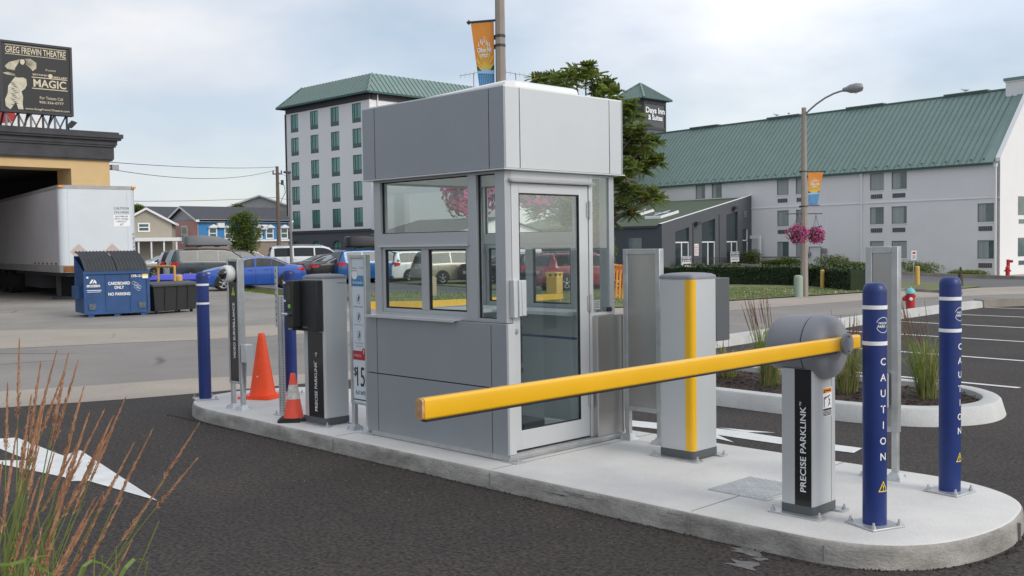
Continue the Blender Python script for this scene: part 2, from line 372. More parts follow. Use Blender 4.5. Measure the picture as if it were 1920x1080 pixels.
def gxy(pts, z=0): return [(G(x, y, z).x, G(x, y, z).y) for x, y in pts]
def sheet(name, pts, z, m, terrain=False):
    """a thin flat sheet from a ccw or cw polygon"""
    a = sum(pts[i][0]*pts[(i+1) % len(pts)][1]-pts[(i+1) % len(pts)][0]*pts[i][1] for i in range(len(pts)))
    if a < 0: pts = pts[::-1]
    mb = MB()
    if terrain:
        bm = bmesh.new(); vs = [bm.verts.new((p[0], p[1], 0)) for p in pts]; bm.faces.new(vs)
        bmesh.ops.triangulate(bm, faces=bm.faces[:])
        for k in range(4): bmesh.ops.subdivide_edges(bm, edges=[e for e in bm.edges if e.calc_length() > 2.5], cuts=1)
        bmesh.ops.triangulate(bm, faces=bm.faces[:])
        bm.verts.index_update()
        mb.add([(v.co.x, v.co.y, terr(v.co.x, v.co.y)+z) for v in bm.verts], [tuple(v.index for v in f.verts) for f in bm.faces]); bm.free()
    else: mb.poly([(p[0], p[1], z) for p in pts])
    return struct(name, mb, m)

# ================================================================== SETTING
def ground():
    mb = MB(); xs = [-900,-500,-300,-200,-150,-120,-100,-85,-75,-68]+[-62+2*i for i in range(32)]+[4,8,14,22,40,80,200,500]
    ys = [-400,-150,-60,-20,0,10,20,28,34]+[38+2*i for i in range(17)]+[76,85,95,110,140,200,300,500,900,1500]
    n = len(xs)
    mb.v = [(x, y, terr(x, y)) for y in ys for x in xs]
    for j in range(len(ys)-1):
        for i in range(n-1):
            a = j*n+i; mb.f.append((a, a+1, a+n+1, a+n)); mb.m.append(0)
    struct('ground', mb, M['asphalt_grey'], smooth=True)
ground()
lot_edge = [(-13.4,-1.0), (-12.75,1.6), (-12.22,3.92), (-11.75,5.2), (-11.55,6.0), (-11.3,7.3), (-10.9,9.2), (-10.25,11.2)]
curb_line = [(-9.95,12.2), (-9.9,14.5), (-10.05,17.5), (-10.3,20.6), (-10.42,24.0), (-10.45,26.9)]
sheet('parking_lot_asphalt', lot_edge + curb_line + [(-9,29.3), (-4,30.3), (8,32), (30,34), (30,-30), (-12,-30), (-13.4,-12)], .004, M['asphalt'])
road_far = [(-34,-10), (-27,-3), (-21.6,3), (-19.73,6.37), (-19.0,8.4), (-18.43,9.55), (-17.92,11.54), (-17.0,14), (-15.6,18), (-14.9,22.3), (-14.6,25.4), (-14.2,28.7), (-12.9,31.7), (-11.2,35.5), (-9.5,39)]
sheet('road', road_far + [(-3,38.5), (-8.8,30.4), (-10.5,27.0)] + curb_line[::-1][1:] + lot_edge[::-1] + [(-13.4,-12), (-20,-20)], .004, M['road'])
walk_far = [(-42,-6), (-30,1), (-24.47,7.91), (-23.36,9.07), (-21.5,11.13), (-20.38,13.06), (-20.2,14.5), (-19,18), (-17.7,22), (-17.29,26.0), (-16.7,29.5), (-16.2,33.0), (-14.9,36.8), (-12.5,42)]
sheet('pavement', walk_far + road_far[::-1], .008, M['walk'])
# gutter strip beside the new asphalt
g1 = [(-15.0,-1.0), (-13.67,4.39), (-13.26,5.57), (-12.93,6.67), (-12.19,7.79), (-11.6,9.3), (-10.7,11.4)]
sheet('gutter_strip', lot_edge + g1[::-1], .008, M['walk'])
# apron of broken concrete between pavement and parking lot kerb
kerb_l = [(-75,33.0), (-64.87,30.28), (-55.13,27.30), (-47.25,25.23), (-41.27,23.51), (-35.49,22.12), (-30.6,20.85), (-27.2,19.6), (-25.2,18.2), (-23.9,17.4), (-22.7,18.6), (-22.45,20.2), (-22.3,24)]
sheet('apron', [(-75,8)] + walk_far[1:10] + [(-19.6,24), (-21.3,26.5)] + kerb_l[::-1], .004, M['apron'])
# far parking lot kerb and grass verge
def kerb(name, pts, w, h, m, z=0.0):
    mb = MB(); n = len(pts); L_ = []; R_ = []
    for i, p in enumerate(pts):
        a = Vector(pts[max(i-1, 0)][:2]); b = Vector(pts[min(i+1, n-1)][:2]); d = (b-a).normalized(); nn = Vector((-d.y, d.x))*w/2
        zz = z + (terr(*p[:2]))
        L_.append((p[0]+nn.x, p[1]+nn.y, zz)); R_.append((p[0]-nn.x, p[1]-nn.y, zz))
    vs = []
    for l, r in zip(L_, R_):
        c = ((l[0]+r[0])/2, (l[1]+r[1])/2)
        k = .8
        vs += [(l[0], l[1], l[2]-.05), (c[0]+(l[0]-c[0])*k, c[1]+(l[1]-c[1])*k, l[2]+h), (c[0]+(r[0]-c[0])*k, c[1]+(r[1]-c[1])*k, l[2]+h), (r[0], r[1], r[2]-.05)]
    fs = [(i*4+j, i*4+j+1, i*4+j+5, i*4+j+4) for i in range(n-1) for j in range(3)] + [(0,1,2,3), (4*n-1, 4*n-2, 4*n-3, 4*n-4)]
    mb.add(vs, fs); return struct(name, mb, m)
kerb('far_lot_kerb', kerb_l[:8], .22, .16, M['curb_old'])
kerb('yellow_kerb', [(-27.2,19.6), (-25.2,18.2), (-23.9,17.4), (-22.7,18.6), (-22.45,20.2), (-22.3,24.0)], .25, .2, M['yellow_paint'])
kerb('lot_kerb', curb_line, .3, .17, M['curb_pale'])
kerb('dark_kerb', [(-10.45,26.9), (-9.4,29.2), (-6.5,29.9), (-2,30.6), (8,32)], .4, .2, M['curb_old'])
sheet('grass_verge', [(-64.9,29.7), (-55.1,26.8), (-47.3,24.7), (-41.3,22.95), (-35.5,21.6), (-31,20.3), (-30.6,20.8), (-35.5,22.1), (-41.3,23.5), (-47.3,25.2), (-55.1,27.3), (-64.9,30.2)], .012, M['grass'])
sheet('grass_island', [(-30.4,21.1), (-27.2,19.9), (-25.2,18.5), (-23.9,17.8), (-22.9,18.8), (-22.7,20.2), (-22.6,24), (-25.5,25.5), (-27.5,23.6), (-30.9,23.2)], .08, M['grass'])
# lawns on the right
sheet('lawn', [(-19.4,19.5), (-17.9,22), (-17.35,26.0), (-16.8,29.5), (-16.4,32.9), (-16.4,34.2), (-17.5,37), (-26,40), (-42,40), (-42,32), (-26,27)], .03, M['grass'])
lawn2 = [(G(1690,544).x, G(1690,544).y), (G(1760,548).x, G(1760,548).y), (G(1842,538).x, G(1842,538).y), (G(1800,533).x, G(1800,533).y), (G(1690,528).x, G(1690,528).y), (G(1640,528).x, G(1640,528).y), (G(1640,544).x, G(1640,544).y)]
sheet('verge_lawn', lawn2, .03, M['grass'], terrain=True)
kerb('driveway_kerb', gxy([(1640,547), (1700,546), (1760,549), (1800,553)]), .2, .1, M['curb_old'])
kerb('hotel_bed_kerb', [(-50,70.5), (-44,70.8), (-38,70.4), (-30,69.5), (-24,69.0), (-15,68)], .3, .2, M['curb_old'])
bed = [(-50,70.6), (-44,70.9), (-38,70.5), (-30,69.6), (-24,69.1), (-15,68.1), (-15,90), (-27,73.2), (-45,75.0), (-50,75.5)]
sheet('gravel_bed', bed, .05, mat('gravel', (.36,.32,.27), .95, var=.4, scale=5), terrain=True)
# stall lines and arrows: painted sheets
mb = MB()
def stripe(mb, a, b, w, z=.009):
    a = Vector((*a, z)); b = Vector((*b, z)); d = (b-a).normalized(); n = Vector((-d.y, d.x, 0))*w/2
    mb.quad(a-n, b-n, b+n, a+n)
for k in range(6):
    y = 12.52+2.78*k; stripe(mb, (-9.75+(-.1*k), y+.42), (-4.4, y-.02 if k else y+.02), .10)
struct('stall_lines', mb, M['white_paint'])
mb = MB()
pts = [(295,941), (151,846), (118,856), (31,822), (0,824), (-150,828), (-150,836), (0,843), (55,865), (0,865), (-150,862), (-150,868), (0,872), (60,884), (122,897), (126,904), (151,904), (160,902)]
mb.poly([(*p, .009) for p in gxy(pts)]); 
struct('lane_arrow_marking', mb, M['white_paint'])
mb = MB()
pts = [(1617,842), (1601,851), (1460,834), (1345,817), (1376,831), (1290,812), (1185,801), (1175,789), (1260,797), (1345,803), (1300,799), (1455,813), (1400,812), (1465,822), (1570,836)]
mb.poly([(*p, .009) for p in gxy(pts)]); struct('exit_arrow_marking', mb, M['white_paint'])
# loose pale patches and sealed joints in the asphalt
mb = MB(); 
for k, (cx, cy, s) in enumerate([(1400,1035,.16), (1395,1062,.12), (1425,1050,.06), (740,765,.07)]):
    c = G(cx, cy); q = []
    for i in range(14):
        a = 2*pi*i/14; r = s*random.uniform(.35, 1.1); q.append((c.x+r*cos(a), c.y+.8*r*sin(a), .007))
    mb.poly(q)
struct('asphalt_stain', mb, mat('pale dust stain', (.16,.155,.15), .9, var=.4, scale=18))

mb = MB()
for pa, pb, w in (((380,860),(700,835),.012), ((440,966),(530,950),.01), ((0,985),(330,905),.01), ((600,1000),(1150,1075),.012)):
    a = G(*pa); b = G(*pb); k = 24; P_ = [a.lerp(b, i/k)+Vector((random.uniform(-.012,.012), random.uniform(-.012,.012), .006)) for i in range(k+1)]
    for i in range(k):
        if random.random() < .3: continue
        d = (P_[i+1]-P_[i]).normalized(); n = Vector((-d.y, d.x, 0))*w*random.uniform(.2, .6); mb.quad(P_[i]-n, P_[i+1]-n, P_[i+1]+n, P_[i]+n)
struct('asphalt_scratches', mb, mat('scraped asphalt', (.075,.07,.066), .9, var=.3, scale=20))
# ---- the traffic island
IZ = .14
def catmull(P, n=6):
    out = []
    for i in range(len(P)):
        p0, p1, p2, p3 = [Vector(P[(i+k-1) % len(P)]) for k in range(4)]
        for j in range(n):
            t = j/n; out.append(.5*((2*p1)+(-p0+p2)*t+(2*p0-5*p1+4*p2-p3)*t*t+(-p0+3*p1-3*p2+p3)*t**3))
    return out
def island():
    front = [(-8.8,5.0), (-8.0,4.99), (-6.8,4.99), (-5.1,4.985), (-3.7,4.985), (-3.0,5.0)]
    nose = [(-2.75,5.02), (-2.5,5.11), (-2.31,5.30), (-2.2,5.56), (-2.15,5.9), (-2.17,6.2), (-2.25,6.5), (-2.42,6.72), (-2.66,6.86), (-2.95,6.92)]
    back = [(-3.5,6.92), (-4.6,6.92), (-6,6.92), (-8,6.92), (-9.2,6.9)]
    tail = [(-9.8,6.83), (-10.2,6.6), (-10.42,6.25), (-10.5,5.9), (-10.43,5.5), (-10.2,5.2), (-9.8,5.04), (-9.3,5.0)]
    P = front + nose + back + tail
    P = [(p.x, p.y) for p in catmull(P, 4)]
    mb = MB(); n = len(P); cx = -6.3; cy = 5.95
    def ins(d):
        o = []
        for i in range(n):
            a = Vector(P[i-1]); b = Vector(P[(i+1) % n]); t = (b-a).normalized(); o.append((P[i][0]-t.y*d, P[i][1]+t.x*d))
        return o
    rings = [(ins(0), -.02), (ins(.004), .09), (ins(.008), .118), (ins(.018), .134), (ins(.034), IZ)]
    for r, z in rings: mb.v += [(p[0], p[1], z) for p in r]
    for k in range(4):
        for i in range(n): mb.f.append((k*n+i, k*n+(i+1) % n, (k+1)*n+(i+1) % n, (k+1)*n+i)); mb.m.append(1 if k < 3 else 0)
    # top, as strips so that it shades cleanly
    mb.f.append(tuple(range(4*n, 5*n))); mb.m.append(0)
    o = struct('island_slab', mb, [M['concrete'], M['curb']], smooth=True, ang=50)
    # control joints: thin dark saw cuts
    j = MB()
    for x in (-3.62, -5.35, -7.3):
        j.box((x-.004, 4.985, .02), (x+.004, 4.989, IZ-.02)); j.box((x-.004, 5.02, IZ+.0005), (x+.004, 6.89, IZ+.0015))
    j.box((-2.76,5.014,.02), (-2.752,5.02,IZ-.03)); j.box((-2.168,6.16,.0), (-2.15,6.17,IZ-.03))
    struct('island_joints', j, mat('saw cut', (.24,.235,.225), .9))
island()
# crumbled asphalt edge along the kerb foot
mb = MB()
for i in range(2600):
    x = random.uniform(-10.3, -2.9); r = abs(random.gauss(0, .018)); y = 4.985 - r*1.2 - .002; s = random.uniform(.004, .012)
    if i % 4 == 0:
        a = random.uniform(-pi/2, .4); x = -3.0+.87*cos(a); y = 5.93+.95*sin(a)-.02
        x += abs(random.gauss(0, .02)) ; y -= abs(random.gauss(0, .02))
    mb.add([(x-s,y,.0),(x,y-s,.0),(x+s,y,.0),(x,y+s,.0),(x+random.uniform(-.3,.3)*s,y,s*random.uniform(.8,1.5))], [(0,1,4),(1,2,4),(2,3,4),(3,0,4)])
tag(mb.build('asphalt_crumbs', M['asphalt']), 'loose dark asphalt crumbs along the foot of the concrete island', 'crumbs', kind='stuff')
sc_ = MB()
for x0_, y0_, dx_, n_ in ((-5.0,4.9805,.5,4), (-3.9,4.9805,.35,2)):
    for i in range(n_):
        x = x0_+random.uniform(0, dx_); l = random.uniform(.05, .22); z = random.uniform(.06, .112); sc_.add([(x, y0_-.0005, z), (x+l, y0_-.0005, z+random.uniform(-.004,.004)), (x+l, y0_-.0005, z+.006), (x, y0_-.0005, z+.004)], [(0,1,2,3)])
struct('kerb_scuffs', sc_, mat('tyre scuff', (.20,.19,.18), .9, var=.4, scale=30))
gr = MB()
for i in range(420):
    x = random.uniform(-10.5, 3); y = 4.97-abs(random.gauss(0, .9))-.03; s = random.uniform(.002, .006); gr.add([(x-s,y,.005),(x,y-s,.005),(x+s,y,.005),(x,y+s,.005),(x,y,.005+s)], [(0,1,4),(1,2,4),(2,3,4),(3,0,4)], i % 2)
tag(gr.build('road_grit', [M['curb_old'], M['asphalt_grey']]), 'fine pale grit scattered over the dark asphalt before the island', 'grit', kind='stuff')
# ---- planter island
def planter():
    o = [(-9.6,9.45), (-8,9.25), (-6.3,9.2), (-5.3,9.16), (-4.7,9.19), (-4.15,9.36), (-3.86,9.7), (-3.75,10.1), (-3.84,10.6), (-4.1,11.0), (-4.5,11.28), (-5.2,11.4), (-6,11.42), (-8,11.4), (-9.4,11.3), (-10,10.9), (-10.1,10.2)]
    P = catmull([(p[0], p[1]) for p in o], 4); n = len(P)
    def ins(d):
        r = []
        for i in range(n):
            t = (P[(i+1) % n]-P[i-1]).normalized(); r.append((P[i].x-t.y*d, P[i].y+t.x*d))
        return r
    mb = MB(); rings = [(ins(0), 0, 0), (ins(.045), .15, 0), (ins(.062), .167, 0), (ins(.20), .172, 0), (ins(.215), .162, 0), (ins(.22), .09, 0)]
    for r, z, _ in rings: mb.v += [(p[0], p[1], z) for p in r]
    for k in range(5):
        for i in range(n): mb.f.append((k*n+i, k*n+(i+1) % n, (k+1)*n+(i+1) % n, (k+1)*n+i)); mb.m.append(0)
    struct('planter_kerb', mb, M['curb_pale'], smooth=True, ang=40)
    m2 = MB(); r = ins(.215); m2.poly([(p[0], p[1], .105) for p in r]); struct('planter_soil', m2, M['mulch'])
    m3 = MB()
    for i in range(2600):
        x = random.uniform(-9.6, -3.9); y = random.uniform(9.5, 11.1); s = random.uniform(.01, .035); a = random.uniform(0, pi)
        if x > -4.6 and math.hypot(x+4.7, y-10.25) > .78: continue
        dx, dy = cos(a)*s, sin(a)*s; z = .11+random.uniform(0, .02)
        m3.add([(x-dx, y-dy, z), (x+dy*.4, y-dx*.4, z+.012), (x+dx, y+dy, z+.004), (x-dy*.4, y+dx*.4, z+.01)], [(0,1,2,3)])
    tag(m3.build('bark_chips', M['mulch']), 'dark bark chips covering the soil of the kerbed planter', 'mulch', kind='stuff')
planter()

# ================================================================== TICKET BOOTH
def booth():
    ox, oy = -5.42, 5.245
    B = thing('ticket_booth', 'tall silver grey panelled ticket booth with large windows and glass door on the concrete island', 'booth', (-6.28, 5.92, IZ))
    o = (-6.28, 5.92, IZ)
    S, SL = M['silver'], M['silver_lt']  # one panel paint split into a shaded and a sunlit tone
    def put(mb, name, m, par=B, **k): return mb.build(name, m, par, loc=o, **k)
    Xl, Xr, Yf, Yb = -7.14, -5.42, 5.245, 6.60
    # dark backing cores behind panel joints
    t = .02
    core = MB(); core.box((Xl+t, Yf+t, .19), (Xr-t, Yf+.07, 1.15)); core.box((Xl+t, Yf+.07, .19), (Xl+.07, Yb-.07, 1.15)); core.box((Xl+t, Yb-.07, .19), (Xr-t, Yb-t, 1.15))
    core.box((Xl+t,Yf+t,2.32),(Xr-t,Yf+.05,2.89)); core.box((Xl+t,Yb-.05,2.32),(Xr-t,Yb-t,2.89)); core.box((Xl+t,Yf+.05,2.32),(Xl+.05,Yb-.05,2.89)); core.box((Xr-.05,Yf+.05,2.32),(Xr-t,Yb-.05,2.89))
    put(core, 'joint_backing', M['gap'])
    # lower cladding: front 3x2, rear 3x2, left 1x2
    xs = [Xl, -6.991, -5.588, Xr]; zs = [.19, .68, 1.163]; g = .0045
    for i in range(3):
        for k in range(2):
            for (ya, yb) in ((Yf, Yf+t-.001), (Yb-t+.001, Yb)):
                m = MB(); xa = xs[i]+(g if i else 0); xb = xs[i+1]-(g if i < 2 else 0)
                m.box((xa, ya, zs[k]+(g if k else 0)), (xb, yb, zs[k+1]-(g if not k else 0))); put(m, 'lower_panel', S, bevel=.0015)
    for k in range(2):
        m = MB(); m.box((Xl, Yf+t, zs[k]+g), (Xl+t-.001, Yb-t, zs[k+1]-g)); put(m, 'lower_panel', S, bevel=.0015)
    # corner return on the door side and rounded steel panel right of the door
    m = MB(); m.box((Xr-t, Yf+t, .19), (Xr, 5.335, 1.163)); m.box((Xr-.07, Yf+t, .19), (Xr-t, 5.335, 1.15)); put(m, 'corner_return_panel', SL, bevel=.0015)
    m = MB(); r = .05; pr = [(-5.5, 6.262), (-5.425, 6.262), (-5.42, 6.268)] + [(Xr-r+r*cos(a), Yb-r+r*sin(a)) for a in [i*pi/16 for i in range(0, 9)]] + [(-5.5, Yb)]
    m.prism(pr, .19, 1.163); put(m, 'rounded_side_panel', M['steel'], smooth=True, ang=30)
    # fascia
    xs = [Xl, -6.972, -5.579, Xr]
    for i in range(3):
        for (ya, yb) in ((Yf, Yf+t-.001), (Yb-t+.001, Yb)):
            m = MB(); m.box((xs[i]+(g if i else 0), ya, 2.312), (xs[i+1]-(g if i < 2 else 0), yb, 2.903)); put(m, 'fascia_panel', S, bevel=.0015)
    ys = [Yf+t, 5.411, 6.433, Yb-t]
    for i in range(3):
        for (xa, xb) in ((Xl, Xl+t-.001), (Xr-t+.001, Xr)):
            m = MB(); m.box((xa, ys[i]+(g if i else 0), 2.312), (xb, ys[i+1]-(g if i < 2 else 0), 2.903)); put(m, 'fascia_panel', S if xa < -7 else SL, bevel=.0015)  # door side fascia: same paint, coloured lighter as if sunlit
    m = MB(); e = .012
    m.box((Xl-e, Yf-e, 2.299), (Xr+e, Yf+.05, 2.309)); m.box((Xl-e, Yb-.05, 2.299), (Xr+e, Yb+e, 2.309)); m.box((Xl-e, Yf+.05, 2.299), (Xl+.05, Yb-.05, 2.309)); m.box((Xr-.05, Yf+.05, 2.299), (Xr+e, Yb-.05, 2.309))
    put(m, 'drip_edge', SL)
    # roof cap with pale membrane lip
    m = MB(); m.box((Xl+.004, Yf+.004, 2.903), (Xr-.004, Yf+.03, 2.913)); m.box((Xl+.004, Yb-.03, 2.903), (Xr-.004, Yb-.004, 2.913)); m.box((Xl+.004, Yf+.03, 2.903), (Xl+.03, Yb-.03, 2.913)); m.box((Xr-.03, Yf+.03, 2.903), (Xr-.004, Yb-.03, 2.913))
    m.box((Xl+.03, Yf+.03, 2.87), (Xr-.03, Yb-.03, 2.898)); put(m, 'roof_deck', M['white_pl'])
    # rooftop air conditioner
    m = MB(); zz = 2.9; prof = [(-6.62,5.44), (-5.6,5.44), (-5.55,5.5), (-5.55,6.2), (-5.6,6.26), (-6.62,6.26), (-6.67,6.2), (-6.67,5.5)]
    n = len(prof); cx, cy = -6.05, 5.86
    for k, (sc, z) in enumerate([(1,zz), (1,2.955), (.985,2.975), (.93,2.99), (.8,2.995)]): m.v += [(cx+(p[0]-cx)*sc+(.08 if k == 0 else 0)*0, cy+(p[1]-cy)*sc, z-(.03*max(0, (-6.0-p[0]))/.67 if k >= 1 else 0)) for p in prof]
    for k in range(4):
        for i in range(n): m.f.append((k*n+i, k*n+(i+1) % n, (k+1)*n+(i+1) % n, (k+1)*n+i)); m.m.append(0)
    m.f.append(tuple(range(4*n, 5*n))); m.m.append(0)
    ac = put(m, 'air_conditioner', M['white_pl'], smooth=True, ang=35)
    m = MB(); m.box((-6.60,5.434,2.915), (-6.40,5.441,2.925)); m.box((-6.385,5.434,2.918), (-6.12,5.441,2.93)); put(m, 'vent_slot', M['gap'], ac)
    # ceiling, floor
    m = MB(); m.box((Xl+.06, Yf+.07, 2.285), (Xr-.07, Yb-.06, 2.298)); put(m, 'ceiling', M['white_pl'])
    m = MB(); m.box((Xl+.07, Yf+.07, .195), (Xr-.07, Yb-.07, .215)); put(m, 'floor', M['arm_g'])
    # skid base with feet
    m = MB(); m.box((Xl+.03, Yf+.02, .145), (Xr-.01, Yf+.06, .188)); m.box((Xl+.03, Yb-.06, .145), (Xr-.01, Yb-.02, .188)); m.box((Xl+.03, Yf+.06, .145), (Xl+.07, Yb-.06, .188)); m.box((Xr-.05, Yf+.06, .145), (Xr-.01, Yb-.06, .188))
    m.box((Xr-.012, Yf+.02, .165), (Xr+.004, Yb-.01, .188)); put(m, 'skid_base', M['galv'])
    for (fx, fy, sx, sy) in ((Xr, Yf+.04, 1, 0), (Xl, Yf+.04, -1, 0), (Xr, Yb-.04, 1, 0), (Xl, Yb-.04, -1, 0)):
        m = MB(); m.box((fx-.06*sx, fy-.05, .1405), (fx+.1*sx, fy+.05, .1485)); m.cyl((fx+.06*sx, fy, .148), (fx+.06*sx, fy, .165), .012, n=6); put(m, 'anchor_foot', M['galv'])
    # ---- window level
    yo = Yf+.055; yi = yo+.06
    def wallframe(y0, y1, nm):
        post = lambda xa, xb, za=1.165, zb=2.299: put(MB().box((xa, y0, za), (xb, y1, zb)), 'window_post', M['frame_al'], bevel=.002)
        post(-7.075, -6.985); post(-5.885, -5.79); post(-5.582, -5.475)
        put(MB().box((-6.985, y0+.003, 2.283), (-5.885, y1, 2.299)).box((-5.79, y0+.003, 2.28), (-5.582, y1, 2.299)), 'head_rail', M['frame_al'])
        put(MB().box((-6.985, y0-.004, 1.755), (-5.885, y1, 1.853)), 'transom', M['frame_al'], bevel=.002)
        put(MB().box((-6.985, y0+.003, 1.165), (-5.885, y1, 1.2)).box((-5.79, y0+.003, 1.165), (-5.582, y1, 1.192)), 'bottom_rail', M['frame_al'])
    wallframe(yo, yi, 'f'); wallframe(Yb-.115, Yb-.055, 'b')
    put(MB().box((-7.0, yo-.022, 1.742), (-5.88, yo-.004, 1.757)), 'transom_ledge', SL)
    m = MB(); m.box((-7.095, 5.205, 1.166), (-5.965, yo+.003, 1.176)); m.box((-7.095, 5.205, 1.156), (-5.965, 5.21, 1.166)); put(m, 'sill', SL)
    for side, ya in (('f', yo+.012), ('b', Yb-.095)):
        fr = MB(); ca, cb = -6.463, -6.376
        fr.box((-6.985,ya,1.2),(-6.945,ya+.035,1.755)).box((-5.925,ya,1.2),(-5.885,ya+.035,1.755)).box((-6.945,ya,1.72),(-5.925,ya+.035,1.755)).box((-6.945,ya,1.2),(-5.925,ya+.035,1.232))
        fr.box((ca,ya-.006,1.232),(cb,ya+.03,1.72))
        w = put(fr, 'sliding_window', M['frame_al'], bevel=.002)
        inn = MB()
        for xa, xb in ((-6.945,-6.463), (-6.376,-5.925)):
            inn.box((xa,ya+.006,1.232),(xa+.012,ya+.026,1.72)).box((xb-.012,ya+.006,1.232),(xb,ya+.026,1.72)).box((xa+.012,ya+.006,1.708),(xb-.012,ya+.026,1.72)).box((xa+.012,ya+.006,1.232),(xb-.012,ya+.026,1.244))
        put(inn, 'black_gasket', M['gap'], w)
        put(MB().box((-6.934,ya+.014,1.243),(-6.474,ya+.018,1.709)).box((-6.365,ya+.018,1.243),(-5.936,ya+.022,1.709)), 'pane', M['glass'], w)
    for ya in (yo+.03, Yb-.085):
        gk = MB()
        for xa, xb, za, zb in ((-6.985,-5.885,1.853,2.283), (-5.79,-5.582,1.192,2.28)):
            gk.box((xa,ya-.004,za),(xa+.008,ya+.012,zb)).box((xb-.008,ya-.004,za),(xb,ya+.012,zb)).box((xa+.008,ya-.004,zb-.008),(xb-.008,ya+.012,zb)).box((xa+.008,ya-.004,za),(xb-.008,ya+.012,za+.006))
        p = put(gk, 'window_gasket', M['gap'])
        put(MB().box((-6.978,ya,1.858),(-5.892,ya+.005,2.276)), 'upper_pane', M['glass'])
        put(MB().box((-5.783,ya,1.197),(-5.589,ya+.005,2.273)), 'narrow_pane', M['glass'])
    # left end wall: one wide pane
    xa = Xl+.065
    put(MB().box((xa,yi,1.165),(xa+.05,yi+.05,2.299)).box((xa,Yb-.165,1.165),(xa+.05,Yb-.115,2.299)).box((xa,yi+.05,1.165),(xa+.05,Yb-.165,1.2)).box((xa,yi+.05,2.27),(xa+.05,Yb-.165,2.299)), 'end_wall_frame', M['frame_al'], bevel=.002)
    put(MB().box((xa+.02,yi+.05,1.2),(xa+.025,Yb-.165,2.27)), 'end_pane', M['glass'])
    # ---- door side (x = -5.475)
    xd = -5.478
    put(MB().box((xd-.05,yi,1.165),(xd+.002,5.362,2.299)).box((xd-.05,6.232,.19),(xd+.006,6.275,2.299)).box((xd-.05,6.505,1.166),(xd+.002,Yb-.056,2.299)), 'door_jamb', SL, bevel=.002)
    put(MB().box((xd-.05,5.362,2.212),(xd+.004,6.232,2.299)).box((xd-.05,6.275,2.283),(xd+.002,6.505,2.299)), 'door_header', SL, bevel=.002)
    m = MB(); m.add([(xd+.004,5.335,2.245),(xd+.05,5.34,2.222),(xd+.05,6.268,2.222),(xd+.004,6.272,2.245),(xd+.004,5.335,2.225),(xd+.045,5.34,2.212),(xd+.045,6.268,2.212),(xd+.004,6.272,2.225)], [(0,1,2,3),(4,7,6,5),(0,4,5,1),(1,5,6,2),(2,6,7,3),(3,7,4,0)]); put(m, 'rain_hood', SL)
    d = MB(); x0, x1 = xd-.04, xd
    d.box((x0,5.372,.2),(x1,5.447,2.206)).box((x0,6.122,.2),(x1,6.226,2.206)).box((x0,5.447,2.133),(x1,6.122,2.206)).box((x0,5.447,.2),(x1,6.122,.345))
    door = put(d, 'door', SL, bevel=.003)
    gk = MB(); gk.box((x1-.02,5.447,.345),(x1-.002,5.457,2.133)).box((x1-.02,6.112,.345),(x1-.002,6.122,2.133)).box((x1-.02,5.457,2.123),(x1-.002,6.112,2.133)).box((x1-.02,5.457,.345),(x1-.002,6.112,.352)); put(gk, 'door_gasket', M['gap'], door)
    put(MB().box((x1-.018,5.452,.348),(x1-.013,6.117,2.129)), 'door_pane', M['glass2'], door)
    h = MB(); h.box((x1+.002,5.336,1.205),(x1+.05,5.378,1.485)).box((x1+.004,5.38,1.215),(x1+.062,5.455,1.482)); h.box((x1+.062,5.405,1.22),(x1+.068,5.43,1.476)); put(h, 'door_handle', SL, door, bevel=.003)
    put(MB().cyl((x1,5.4,1.10),(x1+.012,5.4,1.10),.02,n=14).box((x1+.012,5.394,1.085),(x1+.02,5.406,1.1)), 'lock', M['galv'], door)
    for z in (.5, 1.27, 2.02): put(MB().cyl((x1+.012,6.235,z-.07),(x1+.012,6.235,z+.07),.011,n=10).box((x1+.002,6.205,z-.06),(x1+.006,6.225,z+.06)), 'hinge', M['galv'], door)
    put(MB().box((xd-.03,5.37,.145),(xd+.02,6.24,.185)), 'threshold', M['galv'])
    put(MB().box((xd-.03,6.275,1.166),(xd+.002,6.505,1.19)), 'sidelight_sill', SL)
    sg = MB(); sg.box((xd-.02,6.275,1.19),(xd-.004,6.283,2.283)).box((xd-.02,6.497,1.19),(xd-.004,6.505,2.283)); put(sg, 'sidelight_gasket', M['gap'])
    put(MB().box((xd-.014,6.283,1.19),(xd-.01,6.497,2.283)), 'sidelight_pane', M['glass2'])
    st = MB(); st.box((xd-.009,6.295,1.215),(xd-.0085,6.37,1.29),0)
    for k in range(5): st.box((xd-.008,6.302,1.226+k*.012),(xd-.0078,6.362,1.230+k*.012),1)
    put(st, 'glass_sticker', [mat('sticker', (.35,.38,.38), .5), M['txt_blk']])
    put(MB().box((xd-.004,6.448,1.192),(xd+.02,6.49,1.225)), 'door_stop', M['rubber'])
    # ---- interior: lining, counter
    m = MB(); m.box((Xl+.072,Yb-.075,.215),(Xr-.075,Yb-.0705,.93),0).box((Xl+.072,Yb-.078,.93),(Xr-.075,Yb-.0705,.95),1).box((Xl+.072,Yb-.075,.95),(Xr-.075,Yb-.0705,1.16),2)
    m.box((Xl+.0705,Yf+.075,.215),(Xl+.075,Yb-.08,1.16),2).box((Xl+.075,Yf+.0705,.215),(Xr-.075,Yf+.075,1.16),2)
    put(m, 'wall_lining', [M['int_film'], M['blue_strip'], M['interior']])
    m = MB(); m.box((Xl+.11,6.13,1.165),(-5.62,Yb-.12,1.195)).box((Xl+.11,yi+.02,1.165),(-6.5,6.13,1.195)); put(m, 'counter', M['counter'], bevel=.003)
    m = MB(); m.box((Xl+.3,6.2,1.12),(Xl+.75,Yb-.13,1.164)); put(m, 'cash_drawer', M['counter'])
    m = MB()
